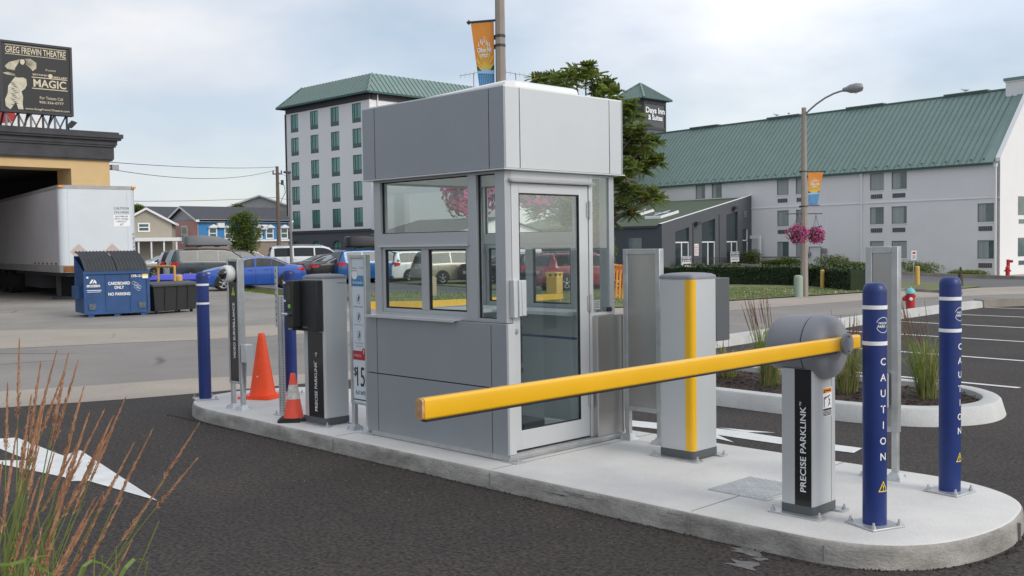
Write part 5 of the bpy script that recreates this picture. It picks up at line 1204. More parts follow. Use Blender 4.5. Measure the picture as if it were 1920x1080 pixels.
m = MB(); m.box((c0.x-1,c1.y-2.2,2.55),(c1.x+.8,c1.y-.01,2.85)); m.build('porch_roof', M['wall_white2'], T, loc=org)
m = MB()
for k in range(5): xx = c0.x+.5+k*(c1.x-c0.x)/4; m.box((xx-.06,c1.y-2.1,0),(xx+.06,c1.y-1.98,2.55))
m.build('porch_posts', M['wall_white2'], T, loc=org)
ca = D(300, 415, 112)
gable_house('dark_roof_house', 'house with only its dark slate roof showing between the beige and pink houses', ca.x-9, ca.x+3, ca.y-3, ca.y+7, 5.0, 6.5, 'y', 'tan_siding', 'roof_dark', 'roof_dark')
ca = D(468, 392, 132)
Tg, _o = gable_house('pale_gable_house', 'large pale house whose wide gable rises behind the blue terrace', ca.x-5, ca.x+5, ca.y-4, ca.y+8, 6.5, 8.3, 'y', 'tan_siding', 'roof_shed', 'roof_dark', ov=.5); Tg.rotation_euler = (0, 0, radians(55))

# ---- theatre building on the left, with the loading bay
def theatre():
    c = D(205, 300, 41.0); d = Vector((-cos(radians(90-47)), 0, 0))
    bd = radians(47); dirv = (Fh*cos(bd)+Rh*sin(bd)); f = Frame((c.x-dirv.x*26, c.y-dirv.y*26), (dirv.x, dirv.y)); org = (c.x, c.y, 0)
    T = thing('theatre_building', 'beige building with deep charcoal cornice and a dark open loading bay', 'building', org)
    e = 26.0; zc = 5.32; P = f.P; m = MB()
    f.box(m, e-1.5, e, 1.5, zc, -1.5, 0, 0); f.box(m, e-1.5, e+.001, 0, 1.5, -1.5, .001, 1); f.box(m, 0, e-1.5, zc-.35, zc, -1.5, 0, 0); f.box(m, e-.3, e-.001, 0, zc, -14, -1.5, 0)  # pillar foot coloured dark to stand in for shade under the trailer
    m.build('wall', [M['beige'], M['bay_and_shade']], T, loc=org)
    m = MB(); f.box(m, 0, e-.3, 0, zc, -14, -13.7, 0); f.box(m, 0, e-.3, zc-.3, zc, -13.7, -1.5, 0); f.box(m, e-.35, e-.3, 0, zc-.3, -13.7, -1.5, 0); m.build('loading_bay', M['bay_and_shade'], T, loc=org)
    m = MB()
    for z0, z1, dd in ((zc,5.38,.10),(5.38,5.86,.14),(5.86,5.94,.2),(5.94,6.12,.24),(6.12,6.2,.36),(6.2,6.36,.42)):
        f.box(m, 0, e+dd, z0, z1, -14-dd, dd, 0)
    f.box(m, 0, e+.3, 6.36, 6.44, -13.9, .3, 0)
    m.build('cornice', M['cornice'], T, loc=org)
    m = MB(); f.box(m, e+.02, e+.2, 5.05, 5.14, -.3, -.2); f.box(m, e+.15, e+.42, 5.0, 5.2, -.4, -.1); m.build('wall_camera', M['arm_g'], T, loc=org)
    q = MB(); s = e-1.45; q.cyl(P(s,6.44,-.25), P(s,6.62,-.25), .03, n=8); q.add([P(s-.1,6.62,-.3),P(s+.06,6.57,-.3),P(s+.26,6.80,-.2),P(s+.1,6.86,-.2),P(s-.1,6.58,-.12),P(s+.06,6.53,-.12),P(s+.26,6.76,-.02),P(s+.1,6.82,-.02)], [(0,1,2,3),(7,6,5,4),(0,4,5,1),(1,5,6,2),(2,6,7,3),(3,7,4,0)])
    tag(q.build('flood_light', M['trim_dark']), 'small dark floodlight on the charcoal cornice, right of the billboard', 'light')
    return f, e
FT, Te = theatre()
# billboard on the roof: sized from where its panel stands
def billboard():
    bd = radians(47); dirv = (Fh*cos(bd)+Rh*sin(bd)); c = D(134, 154, 43.0); 
    f = Frame((c.x, c.y), (dirv.x, dirv.y)); P = f.P
    # width from px 0..134 on that plane
    n = f.n; d = ray(1, 150); t = (Vector((c.x,c.y,0))-CAM).dot(n)/d.dot(n); q = CAM+d*t; Wd = (Vector((q.x,q.y,0))-Vector((c.x,c.y,0))).length
    zt = D(134, 91, 43.0).z; zb = D(134, 217, 43.0).z; hh = zt-zb; org = (c.x, c.y, 6.44)
    T = thing('theatre_billboard', 'black rooftop billboard advertising a theatre magic show on steel trusses', 'billboard', org)
    m = MB(); f.box(m, -Wd, 0, zb, zt, -.25, 0, 0); f.box(m, -Wd-.04, -Wd+.06, zb-.03, zt+.03, -.27, .04, 1); f.box(m, -.06, .04, zb-.03, zt+.03, -.27, .04, 1); f.box(m, -Wd+.06, -.06, zb-.03, zb+.06, -.27, .04, 1); f.box(m, -Wd+.06, -.06, zt-.06, zt+.03, -.27, .04, 1)
    pan = m.build('panel', [M['bill_bg'], M['trim_dark']], T, loc=org)
    u = lambda x: -Wd+Wd*x; v = lambda y: zt-hh*y
    pr = MB(); F = lambda x, y, dd=.012: (lambda a, b: P(u(x)+a, v(y)+b, dd))
    pr.text('GREG FREWIN THEATRE', F(.5,.115), w=Wd*.85, h=hh*.095, bold=.015, m=0)
    for y, h_ in ((.045,.008),(.175,.008)): f.box(pr, u(.07), u(.93), v(y)-hh*h_, v(y), .004, .01, 0)
    pr.text('Presents', F(.70,.36), w=Wd*.15, shear=.3, m=0); pr.text('BEYOND', F(.55,.44), w=Wd*.21, h=hh*.025, m=0, bold=.02); pr.text('BELIEF', F(.84,.455), w=Wd*.2, h=hh*.025, m=0, bold=.02)
    pr.poly([P(u(.695)+.09*cos(a), v(.445)+.09*sin(a), .01) for a in [2*pi*i/14 for i in range(14)]], 0)
    for y, h_ in ((.475,.012),(.635,.012)): f.box(pr, u(.43), u(.94), v(y)-hh*h_, v(y), .004, .01, 0)
    pr.text('MAGIC', F(.685,.562), w=Wd*.47, h=hh*.115, bold=.02, m=0)
    pr.text('For Tickets Call', F(.70,.77), w=Wd*.33, h=hh*.042, m=0, bold=.006); pr.text('905-356-0777', F(.70,.835), w=Wd*.35, h=hh*.036, m=0, bold=.01); pr.text('www.GregFrewinTheatre.com', F(.64,.945), w=Wd*.63, h=hh*.038, m=0, bold=.012)
    # stand-in picture: pale clouds, a dark seated figure and a pale striped big cat
    def blob(pts, mi, dd): pr.poly([P(u(x), v(y), dd) for x, y in pts][::-1], mi)
    blob([(.06,.36),(.12,.30),(.2,.27),(.28,.24),(.42,.22),(.50,.27),(.50,.35),(.44,.40),(.34,.41),(.22,.41),(.1,.40)], 1, .004); blob([(.03,.46),(.1,.44),(.2,.46),(.2,.49),(.1,.48)], 1, .004)
    blob([(.25,.30),(.28,.23),(.33,.22),(.36,.26),(.35,.31),(.42,.36),(.47,.43),(.44,.47),(.4,.5),(.42,.62),(.44,.75),(.38,.66),(.3,.54),(.2,.49),(.2,.38)], 2, .007)
    blob([(.275,.29),(.28,.245),(.33,.24),(.34,.28),(.32,.315),(.29,.315)], 0, .009)
    blob([(.17,.54),(.20,.50),(.24,.51),(.31,.50),(.35,.52),(.36,.60),(.33,.66),(.28,.70),(.30,.78),(.29,.88),(.30,.96),(.23,.96),(.2,.86),(.17,.90),(.12,.97),(.06,.93),(.05,.84),(.09,.74),(.10,.64)], 3, .010)
    for i in range(13): y = .58+i*.026; x = .11+.02*((i*7) % 3); blob([(x,y),(x+.05,y+.006),(x+.10,y+.018),(x+.05,y+.018)], 2, .012)
    pr.build('printed_face', [M['cream'], M['cloud_p'], M['bill_bg'], mat('pale cat print', (.62,.57,.44), .6, var=.25, scale=6)], pan, loc=org)
    tr = MB(); z0 = 6.44; k = 6
    for i in range(k):
        a = -Wd+.2+i*(Wd-.4)/(k-1)
        tr.bar(P(a,z0,-.12), P(a,zb,-.12), .07, m=0 if i % 2 else 1)
        if i < k-1:
            b2 = a+(Wd-.4)/(k-1); tr.bar(P(a,z0,-.2), P(b2,zb,-.2), .05, m=0); tr.bar(P(b2,z0,-.22), P(a,zb,-.22), .05, m=1)
    for i in (0, 2, 4): a = -Wd+.4+i*(Wd-.4)/(k-1); tr.bar(P(a,z0,-2.0), P(a,zb+1.2,-.2), .07, m=0); 
    f.box(tr, -Wd, 0, z0, z0+.06, -.3, -.05, 0)
    tr.build('truss', [M['trim_dark'], M['pole_g']], T, loc=org)
    return f, Wd
billboard()
# brick penthouse behind the billboard with a white and red panel
bd = radians(47); dv = (Fh*cos(bd)+Rh*sin(bd)); c = D(93, 230, 47); f = Frame((c.x, c.y), (dv.x, dv.y)); T = thing('brick_penthouse', 'low brown brick rooftop structure with a white and red panel behind the billboard trusses', 'rooftop structure', (c.x, c.y, 6.3))
m = MB(); f.box(m, -8, 0, 6.3, 7.35, -3, 0, 0); m.build('wall', M['brick'], T, loc=(c.x,c.y,6.3)); m = MB(); f.box(m, -3.0, -.1, 7.35, 8.1, -.4, -.3, 0); pts_ = [f.P(-1.9+.55*cos(a), 7.85+.33*sin(a), -.29) for a in [2*pi*i/20 for i in range(20)]]; m.poly(pts_, 1); f.box(m, -3.9,-3.5,7.35,8.4,-.4,-.3,2); m.build('sign_panel', [M['white'], M['hyd_red'], M['sign_blue']], T, loc=(c.x,c.y,6.3))

# ---- semi trailer
def trailer():
    c = D(108, 345, 35.6); a1 = radians(55); e = Fh*cos(a1)+Rh*sin(a1); w = 2.6
    f = Frame((c.x, c.y), (e.x, e.y)); P = f.P; org = (c.x, c.y, 0); T = thing('semi_trailer', 'white box semi trailer standing in the loading bay, nose towards the road', 'trailer', org)
    zt = 4.06; zb = 1.02; Lg = 14; r = .22
    prof = [(-0.0,-Lg)] + [(r-r*cos(t), -r+r*sin(t)) for t in [i*pi/12 for i in range(7)]] + [(w-r+r*sin(t), -r+r*cos(t)) for t in [i*pi/12 for i in range(7)]] + [(w,-Lg)]
    def ring(z, off=0): return [P(s+(off if s > w/2 else -off), z, d+(off if d > -1 else 0)) for s, d in prof]
    m = MB(); a = ring(zb+.25); b = ring(zt-.12); n = len(a)
    for i in range(n-1): m.add([a[i], a[i+1], b[i+1], b[i]], [(3,2,1,0)], 0 if i > 2 else 1)
    m.add(b, [tuple(range(n-1, -1, -1))], 0); m.add([a[0], a[-1], b[-1], b[0]], [(0,1,2,3)], 0)
    body = m.build('box_body', [M['trailer'], M['trailer_side']], T, loc=org, smooth=True, ang=25)
    m = MB(); a = ring(zt-.12, .015); b = ring(zt, .015)
    for i in range(n-1): m.add([a[i], a[i+1], b[i+1], b[i]], [(3,2,1,0)], 0)
    m.add(b, [tuple(range(n-1, -1, -1))], 0); a = ring(zb, .02); b = ring(zb+.25, .02)
    for i in range(n-1): m.add([a[i], a[i+1], b[i+1], b[i]], [(3,2,1,0)], 0)
    m.add(a, [tuple(range(n))], 0); m.build('rails', mat('dull rail', (.38,.37,.36), .5, .3, var=.2, scale=4), T, loc=org, smooth=True, ang=25)
    m = MB()
    for s in (.3, w-.3):
        for k in range(60): m.box(*[(lambda p, q: (p, q))(P(s-.008, zb+.3+k*.046, -.0), P(s+.008, zb+.315+k*.046, .004))][0])
    m.build('rivet_rows', M['arm_g'], body, loc=org)
    for s, z in ((.02, zt-.06), (w-.12, zt-.06)): q = MB(); f.box(q, s, s+.14, z-.02, z+.05, -.12, .03); q.build('marker_light', M['warn_o'], T, loc=org)
    q = MB()
    for k in range(6): q.add([P(-.021,zb+.28,-.5-k*.75), P(-.021,zb+.28,-.75-k*.75), P(-.021,zb+.34,-.75-k*.75), P(-.021,zb+.34,-.5-k*.75)], [(0,1,2,3)])
    q.build('side_reflector', M['rust'], T, loc=org)
    q = MB(); f.quad(q, w-.78, w-.22, 2.62, 3.03, .0062, 1); F = lambda dz: (lambda u, v: P(w-.5+u, dz+v, .009))
    q.text('CAUTION', F(3.27), w=.52, h=.09, m=0, bold=.02); q.text("13'6 HIGH", F(3.13), w=.5, h=.09, m=0, bold=.02); q.text('MAXIMUM', F(2.98), w=.42, h=.06, m=0, bold=.03); q.text('FIFTH WHEEL', F(2.89), w=.48, h=.06, m=0, bold=.03); q.text('HEIGHT', F(2.8), w=.36, h=.06, m=0, bold=.03); q.text('47"', F(2.69), h=.08, m=0, bold=.03)
    for i, ch in enumerate('482484'): q.text(ch, lambda u, v, i=i: P(w-.1+u, 2.35-i*.15+v, .009), h=.1, m=0, bold=.02)
    for sx in (.62, 1.75): q.add([P(sx,2.02,.008), P(sx+.28,1.74,.008), P(sx,1.46,.008), P(sx-.28,1.74,.008)], [(0,3,2,1)], 2)
    q.build('lettering', [M['grey_txt'], M['white'], mat('faded placard', (.50,.42,.38), .6)], body, loc=org)
    q = MB(); f.box(q, .1, .8, zb+.02, zb+.22, .02, .03); q.build('rust_stain', M['rust'], T, loc=org)
    for s in (.45, w-.45):
        q = MB(); q.bar(P(s,zb,-2.6), P(s,.12,-2.6), .13); f.box(q, s-.2, s+.2, .0, .1, -2.8, -2.4); q.build('landing_leg', M['trim_dark'], T, loc=org)
    q = MB(); f.box(q, .3, w-.3, zb-.15, zb, -Lg, -.4); f.box(q, .5, w-.5, zb-.7, zb-.15, -9.5, -6.0); q.build('chassis', M['trim_dark'], T, loc=org)
    for s in (.02, w-.5):
        for d_ in (-10.6, -11.9): q = MB(); q.cyl(P(s+.05,.5,d_), P(s+.42,.5,d_), .5, n=24); q.build('wheel', M['tyre'], T, loc=org, smooth=True, ang=40)
trailer()

# ================================================================== CARS
def interp(P, x):
    for (a, b), (c, d) in zip(P, P[1:]):
        if x <= c: t = (x-a)/(c-a) if c > a else 0; return b+(d-b)*max(0, t)
    return P[-1][1]
PROF = {
 'sedan': dict(top=[(0,.50),(.015,.64),(.03,.70),(.15,.745),(.20,.80),(.30,.945),(.38,.99),(.46,1.0),(.55,.975),(.62,.90),(.72,.735),(.78,.70),(.93,.615),(.98,.52),(1,.40)], belt=[(0,.48),(.03,.67),(.2,.685),(.72,.64),(.93,.58),(1,.38)], g=(.155,.735), side=(.205,.70), pil=[.33,.335,.475,.49]),
 'suv': dict(top=[(0,.50),(.012,.60),(.02,.66),(.05,.86),(.075,.965),(.12,.985),(.35,1.0),(.55,.985),(.62,.94),(.74,.70),(.80,.675),(.95,.60),(.985,.5),(1,.38)], belt=[(0,.50),(.02,.62),(.3,.63),(.74,.60),(.95,.55),(1,.38)], g=(.03,.75), side=(.10,.70), pil=[.27,.285,.475,.49]),
 'van': dict(top=[(0,.48),(.012,.56),(.02,.62),(.045,.86),(.07,.965),(.12,.985),(.35,1.0),(.55,.985),(.66,.91),(.83,.66),(.87,.60),(.97,.48),(1,.36)], belt=[(0,.48),(.02,.58),(.3,.60),(.83,.57),(.97,.46),(1,.34)], g=(.03,.84), side=(.09,.78), pil=[.29,.305,.52,.535]),
 'fullsuv': dict(top=[(0,.50),(.01,.60),(.015,.68),(.03,.90),(.045,.97),(.10,.99),(.35,1.0),(.58,.985),(.65,.92),(.73,.72),(.78,.69),(.96,.64),(.985,.5),(1,.36)], belt=[(0,.50),(.015,.62),(.3,.63),(.73,.62),(.96,.58),(1,.38)], g=(.02,.74), side=(.06,.70), pil=[.24,.265,.475,.49]),
}
def car(kind, L_, Wd, Hh, paint, label, loc, rz, wheel=.33, glass='car_glass', roofbox=None, rails=False, chromeline=False, group='parked cars in the far lot', plate=True, badge=0):
    pf = PROF[kind]; T = thing('parked_car', label, 'car', loc, rz, group); hw = Wd/2; zb = .20
    def sec(y):
        t = y/L_; zt = interp(pf['top'], t)*Hh; bl = min(interp(pf['belt'], t)*Hh, zt-.01)
        e = 1-.20*max(0, (t-.88)/.12)**2-.14*max(0, (.10-t)/.10)**2; w = hw*e
        k = max(0, min(1, (zt-bl-.06)/(.36*Hh))); wt = w*(.965-.21*k)
        low = zb + (.10 if t < .02 or t > .98 else 0)
        return w, wt, bl, zt, low
    def side(y, q, off=0.0):   # q 0 belt .. 1 roof rail
        w, wt, bl, zt, _ = sec(y); zr = zt-.045*Hh; z = bl+(zr-bl)*q; return (w*.985+(wt-w*.985)*q+off, y, z)
    ys = sorted({round(L_*v, 4) for v in [a for a, _ in pf['top']]+[i/30 for i in range(31)]})
    m = MB(); n = 14
    for y in ys:
        w, wt, bl, zt, lo = sec(y); zr = max(bl, zt-.045*Hh)
        half = [(w*.88, lo), (w*.96, lo+.06), (w, lo+(bl-lo)*.45), (w*.992, bl-.06*Hh), (w*.975, bl), (wt, zr), (wt*.80, zt-.006)]
        m.v += [(x, y, z) for x, z in half]+[(-x, y, z) for x, z in half[::-1]]
    N_ = len(ys)
    for i in range(N_-1):
        for j in range(n): a = i*n+j; b = i*n+(j+1) % n; m.f.append((a, a+n, b+n, b)); m.m.append(0)
    m.f.append(tuple(range(n))); m.f.append(tuple(range(N_*n-1, N_*n-n-1, -1))); m.m += [0, 0]
    body = m.build('body', paint, T, smooth=True, ang=32)
    gm = M[glass]
    s0, s1 = pf['side'][0]*L_, pf['side'][1]*L_; pl = [p*L_ for p in pf['pil']]
    for a, b in ((s0, pl[0]), (pl[1], pl[2]), (pl[3], s1)):
        for sg in (1, -1):
            g_ = MB(); k = 6; rows = []
            for i in range(k+1):
                y = a+(b-a)*i/k; w, wt, bl, zt, _ = sec(y); avail = zt-.045*Hh-bl
                q1 = .93 if avail > .12 else .5; p = side(y, .10, .006); r = side(y, q1, .006); rows.append(((p[0]*sg, p[1], p[2]), (r[0]*sg, r[1], r[2])))
            for i in range(k): q = [rows[i][0], rows[i+1][0], rows[i+1][1], rows[i][1]]; g_.add(q, [(0,1,2,3) if sg > 0 else (3,2,1,0)])
            g_.build('side_window', gm, T)
    def cross(ya, yb, f_, name, mt):
        g_ = MB(); k = 5; R_ = []
        for i in range(k+1):
            y = ya+(yb-ya)*i/k; w, wt, bl, zt, _ = sec(y); R_.append([(u*wt*f_, y, zt+.008-(.0 if abs(u) < .9 else .004)) for u in (-1,-.5,0,.5,1)])
        for i in range(k):
            for j in range(4): g_.add([R_[i][j], R_[i][j+1], R_[i+1][j+1], R_[i+1][j]], [(0,1,2,3)])
        g_.build(name, M[mt], T, smooth=True)
    tops = pf['top']
    if kind == 'sedan': cross(.165*L_, .30*L_, .80, 'rear_window', 'car_glass'); cross(.615*L_, .725*L_, .84, 'windshield', 'car_glass')
    else:
        # upright tail: the glass sits on the tailgate
        ya, yb = tops[2][0]*L_, tops[4][0]*L_; g_ = MB(); w, wt, bl, zt, _ = sec(yb)
        pts = []
        for k in range(5):
            y = ya+(yb-ya)*k/4.6; w, wt, bl, zt, _ = sec(y); pts.append((y, zt, wt))
        for k in range(4):
            (y0_, z0_, w0), (y1_, z1_, w1) = pts[k], pts[k+1]; g_.add([(-w0*.84,y0_-.012,z0_),(w0*.84,y0_-.012,z0_),(w1*.84,y1_-.012,z1_),(-w1*.84,y1_-.012,z1_)], [(0,1,2,3)])
        g_.build('rear_window', M['car_glass'], T); t0 = {'suv':(.625,.735), 'van':(.67,.825), 'fullsuv':(.655,.725)}[kind]; cross(t0[0]*L_, t0[1]*L_, .84, 'windshield', 'car_glass')
    # wheels
    for yy in (.195*L_, .195*L_+L_*.585):
        for sg in (1, -1):
            x = sg*(hw-.10); a = MB(); a.cyl((sg*(hw-.3), yy, wheel), (sg*(hw+.004), yy, wheel), wheel*1.17, n=24); 
            a.v = [(v[0], v[1], max(v[2], .22)) for v in a.v]; a.build('wheel_arch', M['rubber'], T)
            w = MB(); w.lathe([(0,-.1),(wheel*.9,-.1),(wheel,-.07),(wheel,.07),(wheel*.9,.11),(wheel*.66,.112),(wheel*.64,.09)], 24, (x, yy, wheel), 'x') if sg > 0 else w.lathe([(wheel*.64,-.09),(wheel*.66,-.112),(wheel*.9,-.11),(wheel,-.07),(wheel,.07),(wheel*.9,.1),(0,.1)], 24, (x, yy, wheel), 'x')
            ty = w.build('wheel', M['tyre'], T, smooth=True, ang=40)
            r_ = MB(); xo = x+sg*.085
            for k in range(5):
                a0 = k*2*pi/5+.3; r_.bar((xo, yy, wheel), (xo+sg*.01, yy+cos(a0)*wheel*.62, wheel+sin(a0)*wheel*.62), wheel*.17, .03)
            r_.tube([(xo, yy+cos(t)*wheel*.62, wheel+sin(t)*wheel*.62) for t in [2*pi*i/20 for i in range(21)]], .02, 6); r_.cyl((xo-sg*.01,yy,wheel), (xo+sg*.03,yy,wheel), wheel*.14, n=10)
            r_.build('rim', M['rim'], ty)
    # lamps, plate, handles, mirrors, bumper strip
    zl = (.60 if kind == 'sedan' else .56)*Hh
    for sg in (1, -1):
        w0 = sec(.02*L_)[0]; w1 = sec(.09*L_)[0]; dz = .055*Hh if kind == 'sedan' else .075*Hh
        q = MB(); q.add([(sg*(w0*.60),-.012+.012*L_*0,zl-dz),(sg*(w0+.008),.02*L_,zl-dz*.9),(sg*(w0+.008),.02*L_,zl+dz),(sg*w0*.60,.004*L_,zl+dz*.9),(sg*(w1+.008),.088*L_,zl+dz*.6),(sg*(w1+.008),.075*L_,zl-dz*.5)], [(0,1,2,3) if sg > 0 else (3,2,1,0), (1,5,4,2) if sg > 0 else (2,4,5,1)])
        q.build('tail_light', M['tail'], T)
        y1_ = .955*L_; w2 = sec(y1_)[0]; w3 = sec(.90*L_)[0]; q = MB(); zh = .50*Hh
        q.add([(sg*(w2*.7),L_*.995,zh-.05),(sg*(w2+.008),y1_,zh-.04),(sg*(w2+.008),y1_,zh+.06),(sg*w2*.7,L_*.99,zh+.03),(sg*(w3+.008),.90*L_,zh+.07),(sg*(w3+.008),.90*L_,zh+.02)], [(3,2,1,0) if sg > 0 else (0,1,2,3), (2,4,5,1) if sg > 0 else (1,5,4,2)])
        q.build('headlight', M['lamp_c'], T)
        q = MB(); p = side(pf['side'][1]*L_-.12, .05); q.lathe([(0,-.1),(.06,-.08),(.075,0),(.06,.08),(0,.1)], 12, (sg*(p[0]+.12), p[1], p[2]+.05), 'x'); q.bar((sg*p[0], p[1], p[2]), (sg*(p[0]+.1), p[1], p[2]+.03), .05, .03); q.build('mirror', paint, T, smooth=True)
        for yy in (pl[0]+.16, pl[2]+.0+.16):
            q = MB(); w = sec(yy)[0]; zz = interp(pf['belt'], yy/L_)*Hh-.10; q.bar((sg*(w+.012), yy, zz), (sg*(w+.012), yy+.17, zz), .02, .025); q.build('door_handle', paint, T)
        q = MB()
        for yy in (s0+.3, (pl[0]+pl[1])/2, (pl[2]+pl[3])/2+.0, s1+.22):
            w, wt, bl, zt, lo = sec(yy); q.add([(sg*(w+.004),yy,lo+.12),(sg*(w+.004),yy+.012,lo+.12),(sg*(w*.992+.004),yy+.012,bl-.04),(sg*(w*.992+.004),yy,bl-.04)], [(0,1,2,3)])
        q.build('door_seams', M['gap'], T)
        if chromeline:
            q = MB(); q.tube([(sg*(side(y_, .97, .008)[0]), y_, side(y_, .97)[2]) for y_ in [s0-.15+(s1-s0+.3)*i/14 for i in range(15)]], .016, 5); q.build('window_trim', M['chrome'], T)
        if rails:
            q = MB(); rr = [(sg*(sec(y_)[1]*.86), y_, sec(y_)[3]+.05) for y_ in [L_*(.10+.48*i/8) for i in range(9)]]; rr[0] = (rr[0][0], rr[0][1], rr[0][2]-.04); rr[-1] = (rr[-1][0], rr[-1][1], rr[-1][2]-.04); q.tube(rr, .022, 6); q.build('roof_rail', M['arm_g'], T)
    if plate: q = MB(); zz = (.56 if kind != 'sedan' else .42)*Hh-.12*(kind != 'sedan'); q.box((-.16,-.025,zz-.07), (.16,-.008,zz+.07)); q.build('licence_plate', M['plate'], T)
    q = MB(); q.box((-hw*.86,-.02,.24), (hw*.86,.0,.36)); q.build('bumper_strip', M['rubber'], T)
    q = MB(); q.box((-hw*.55,L_-.03,.27*Hh), (hw*.55,L_+.004,.42*Hh)); q.build('grille', M['rubber'], T)
    if roofbox:
        R_ = thing('roof_box', roofbox[0], 'roof box', (0,0,0)); A = Matrix.Translation(loc) @ Matrix.Rotation(rz, 4, 'Z') @ Matrix.Translation((0, L_*.42, Hh+.10)); R_.matrix_world = A
        b = MB(); bl_, bw, bh = 1.2, .45, .56
        pr = [(-1,.45,.6),(-.97,.8,.9),(-.85,.97,1),(-.3,1,1),(.3,.97,.9),(.75,.85,.62),(.95,.6,.35),(1,.35,.2)]
        for t, w_, h_ in pr: b.v += [(-bw*w_, t*bl_, .06), (-bw*w_*1.03, t*bl_, .14), (-bw*w_*.85, t*bl_, bh*h_), (bw*w_*.85, t*bl_, bh*h_), (bw*w_*1.03, t*bl_, .14), (bw*w_, t*bl_, .06)]
        for i in range(len(pr)-1):
            for j in range(6): b.f.append((i*6+j, i*6+(j+1) % 6, (i+1)*6+(j+1) % 6, (i+1)*6+j)); b.m.append(0)
        b.f += [tuple(range(5,-1,-1)), tuple(range((len(pr)-1)*6, len(pr)*6))]; b.m += [0, 0]
        lid_ = b.build('lid', M[roofbox[1]], R_, smooth=True, ang=50)
        k = MB(); k.box((-bw*.9,-bl_*.9,0), (bw*.9,bl_*.75,.07)); k.build('tray', M['rubber'], R_, bevel=.03)
        k = MB(); k.bar((-.5,-.45,-.02), (.5,-.45,-.02), .05, .03); k.bar((-.5,.45,-.02), (.5,.45,-.02), .05, .03); k.build('cross_bars', M['rubber'], R_)
    return T
def hd(b):  # heading bearing (deg, clockwise from camera forward) -> rotation so that local +Y points along it
    v = Fh*cos(radians(b))+Rh*sin(radians(b)); return math.atan2(v.y, v.x)-pi/2
def paint(n, c, r=.3, metal=.2, coat=.7): return mat('car paint '+n, c, r, metal, coat=coat)
PB = paint('bright blue', (.02,.09,.42)); PG = paint('dark slate', (.03,.048,.06), .3, .1, .35); PK = paint('black', (.008,.008,.009), .35, 0, .08); PW = paint('white', (.72,.74,.75), .35, 0); PT = paint('champagne', (.36,.32,.24)); PR = paint('dark red', (.28,.012,.025)); PS = paint('silver', (.36,.42,.46)); PC = paint('mid blue', (.015,.11,.30)); PBK = paint('soft black', (.011,.011,.013), .36, 0, .08)
def place(px, py, beg, along=0.0, across=0.0, yaw=None):
    g = G(px, py); v = Fh*cos(radians(beg))+Rh*sin(radians(beg)); w = Vector((v.y, -v.x, 0)); p = g + v*along + w*across; return (p.x, p.y, .004)
B1 = 61
# near row, left to right
car('sedan', 4.45, 1.86, 1.45, PB, 'bright blue sedan parked broadside with its nose to the left', place(527, 540, -110, -.87, -.93), hd(-110), glass='car_glass_l', chromeline=True)
car('suv', 5.0, 1.95, 1.82, PG, 'dark slate crossover with a grey roof box, beside the blue sedan', place(329, 535, B1, -.25, -.9), hd(B1), wheel=.38, glass='car_glass_l', roofbox=('grey streamlined cargo box strapped on the slate crossover roof', 'cargo'))
car('suv', 4.6, 1.9, 1.75, PK, 'black sport utility car parked left of the slate crossover', place(281, 528, B1+4, .6, -1.2), hd(B1+4), wheel=.36)
car('sedan', 4.6, 1.82, 1.48, PS, 'silver hatchback half hidden behind the blue dumpster and black utility car', place(262, 524, B1, 0, -1.2), hd(B1), glass='car_glass_l')
# next rows
car('fullsuv', 5.7, 2.04, 1.93, PW, 'large white utility vehicle with dark windows, taller than the cars around it', place(505, 521, 72, 0, -1.0), hd(72), wheel=.38, rails=True)
car('sedan', 4.8, 1.85, 1.46, PK, 'black sedan with chrome window line parked right behind the blue sedan', place(538, 533, B1, .6, -1.2), hd(B1), chromeline=True)
car('sedan', 4.8, 1.85, 1.44, PBK, 'black sedan between the other black sedan and the blue crossover', place(576, 534, B1, .3, -1.2), hd(B1), chromeline=True)
car('suv', 4.5, 1.86, 1.66, PC, 'mid blue crossover with a black roof box, just left of the booth', place(630, 533, B1, .2, -1.0), hd(B1), wheel=.35, roofbox=('black cargo box on the mid blue crossover roof', 'black_m'))
def sc(T, k): T.scale = (k, k, k)
t_ = car('van', 5.1, 1.98, 1.75, PW, 'white minivan seen through the left pane of the sliding window', place(725, 529, B1, 0, 0), hd(B1), wheel=.34, rails=True, group='cars seen through the booth'); sc(t_, .9)
t_ = car('van', 5.1, 1.98, 1.75, PT, 'champagne minivan seen through the right pane of the sliding window', place(782, 534, B1, 0, 0), hd(B1), wheel=.34, rails=True, group='cars seen through the booth'); sc(t_, .9)
t_ = car('sedan', 4.8, 1.85, 1.44, PK, 'black sedan seen through the booth, right of the champagne minivan', place(872, 534, B1, 0, 0), hd(B1), group='cars seen through the booth'); sc(t_, .92)
t_ = car('suv', 4.4, 1.84, 1.55, PK, 'black crossover seen through the booth, left of the red one', place(940, 536, B1, .5, 0), hd(B1), rails=True, group='cars seen through the booth'); sc(t_, .9)
t_ = car('suv', 4.6, 1.84, 1.68, PR, 'dark red crossover with roof rails seen through the booth door', place(1010, 546, B1, 0, 0), hd(B1), wheel=.36, rails=True, group='cars seen through the booth'); sc(t_, .86)
for i, (px, py, k, pt, lb) in enumerate([(425,515,'suv',PK,'black utility car behind the slate crossover and the surveillance sign'), (598,518,'suv',PBK,'black utility car in the middle rows behind the two black sedans'), (655,518,'sedan',PG,'dark slate sedan in the middle rows, left of the booth'), (382,512,'van',PBK,'black minivan in the middle rows behind the roof box')]):
    car(k, 4.7, 1.88, 1.70 if k != 'sedan' else 1.46, pt, lb, place(px, py, 62, -1.5), hd(62), group='cars in the middle rows')
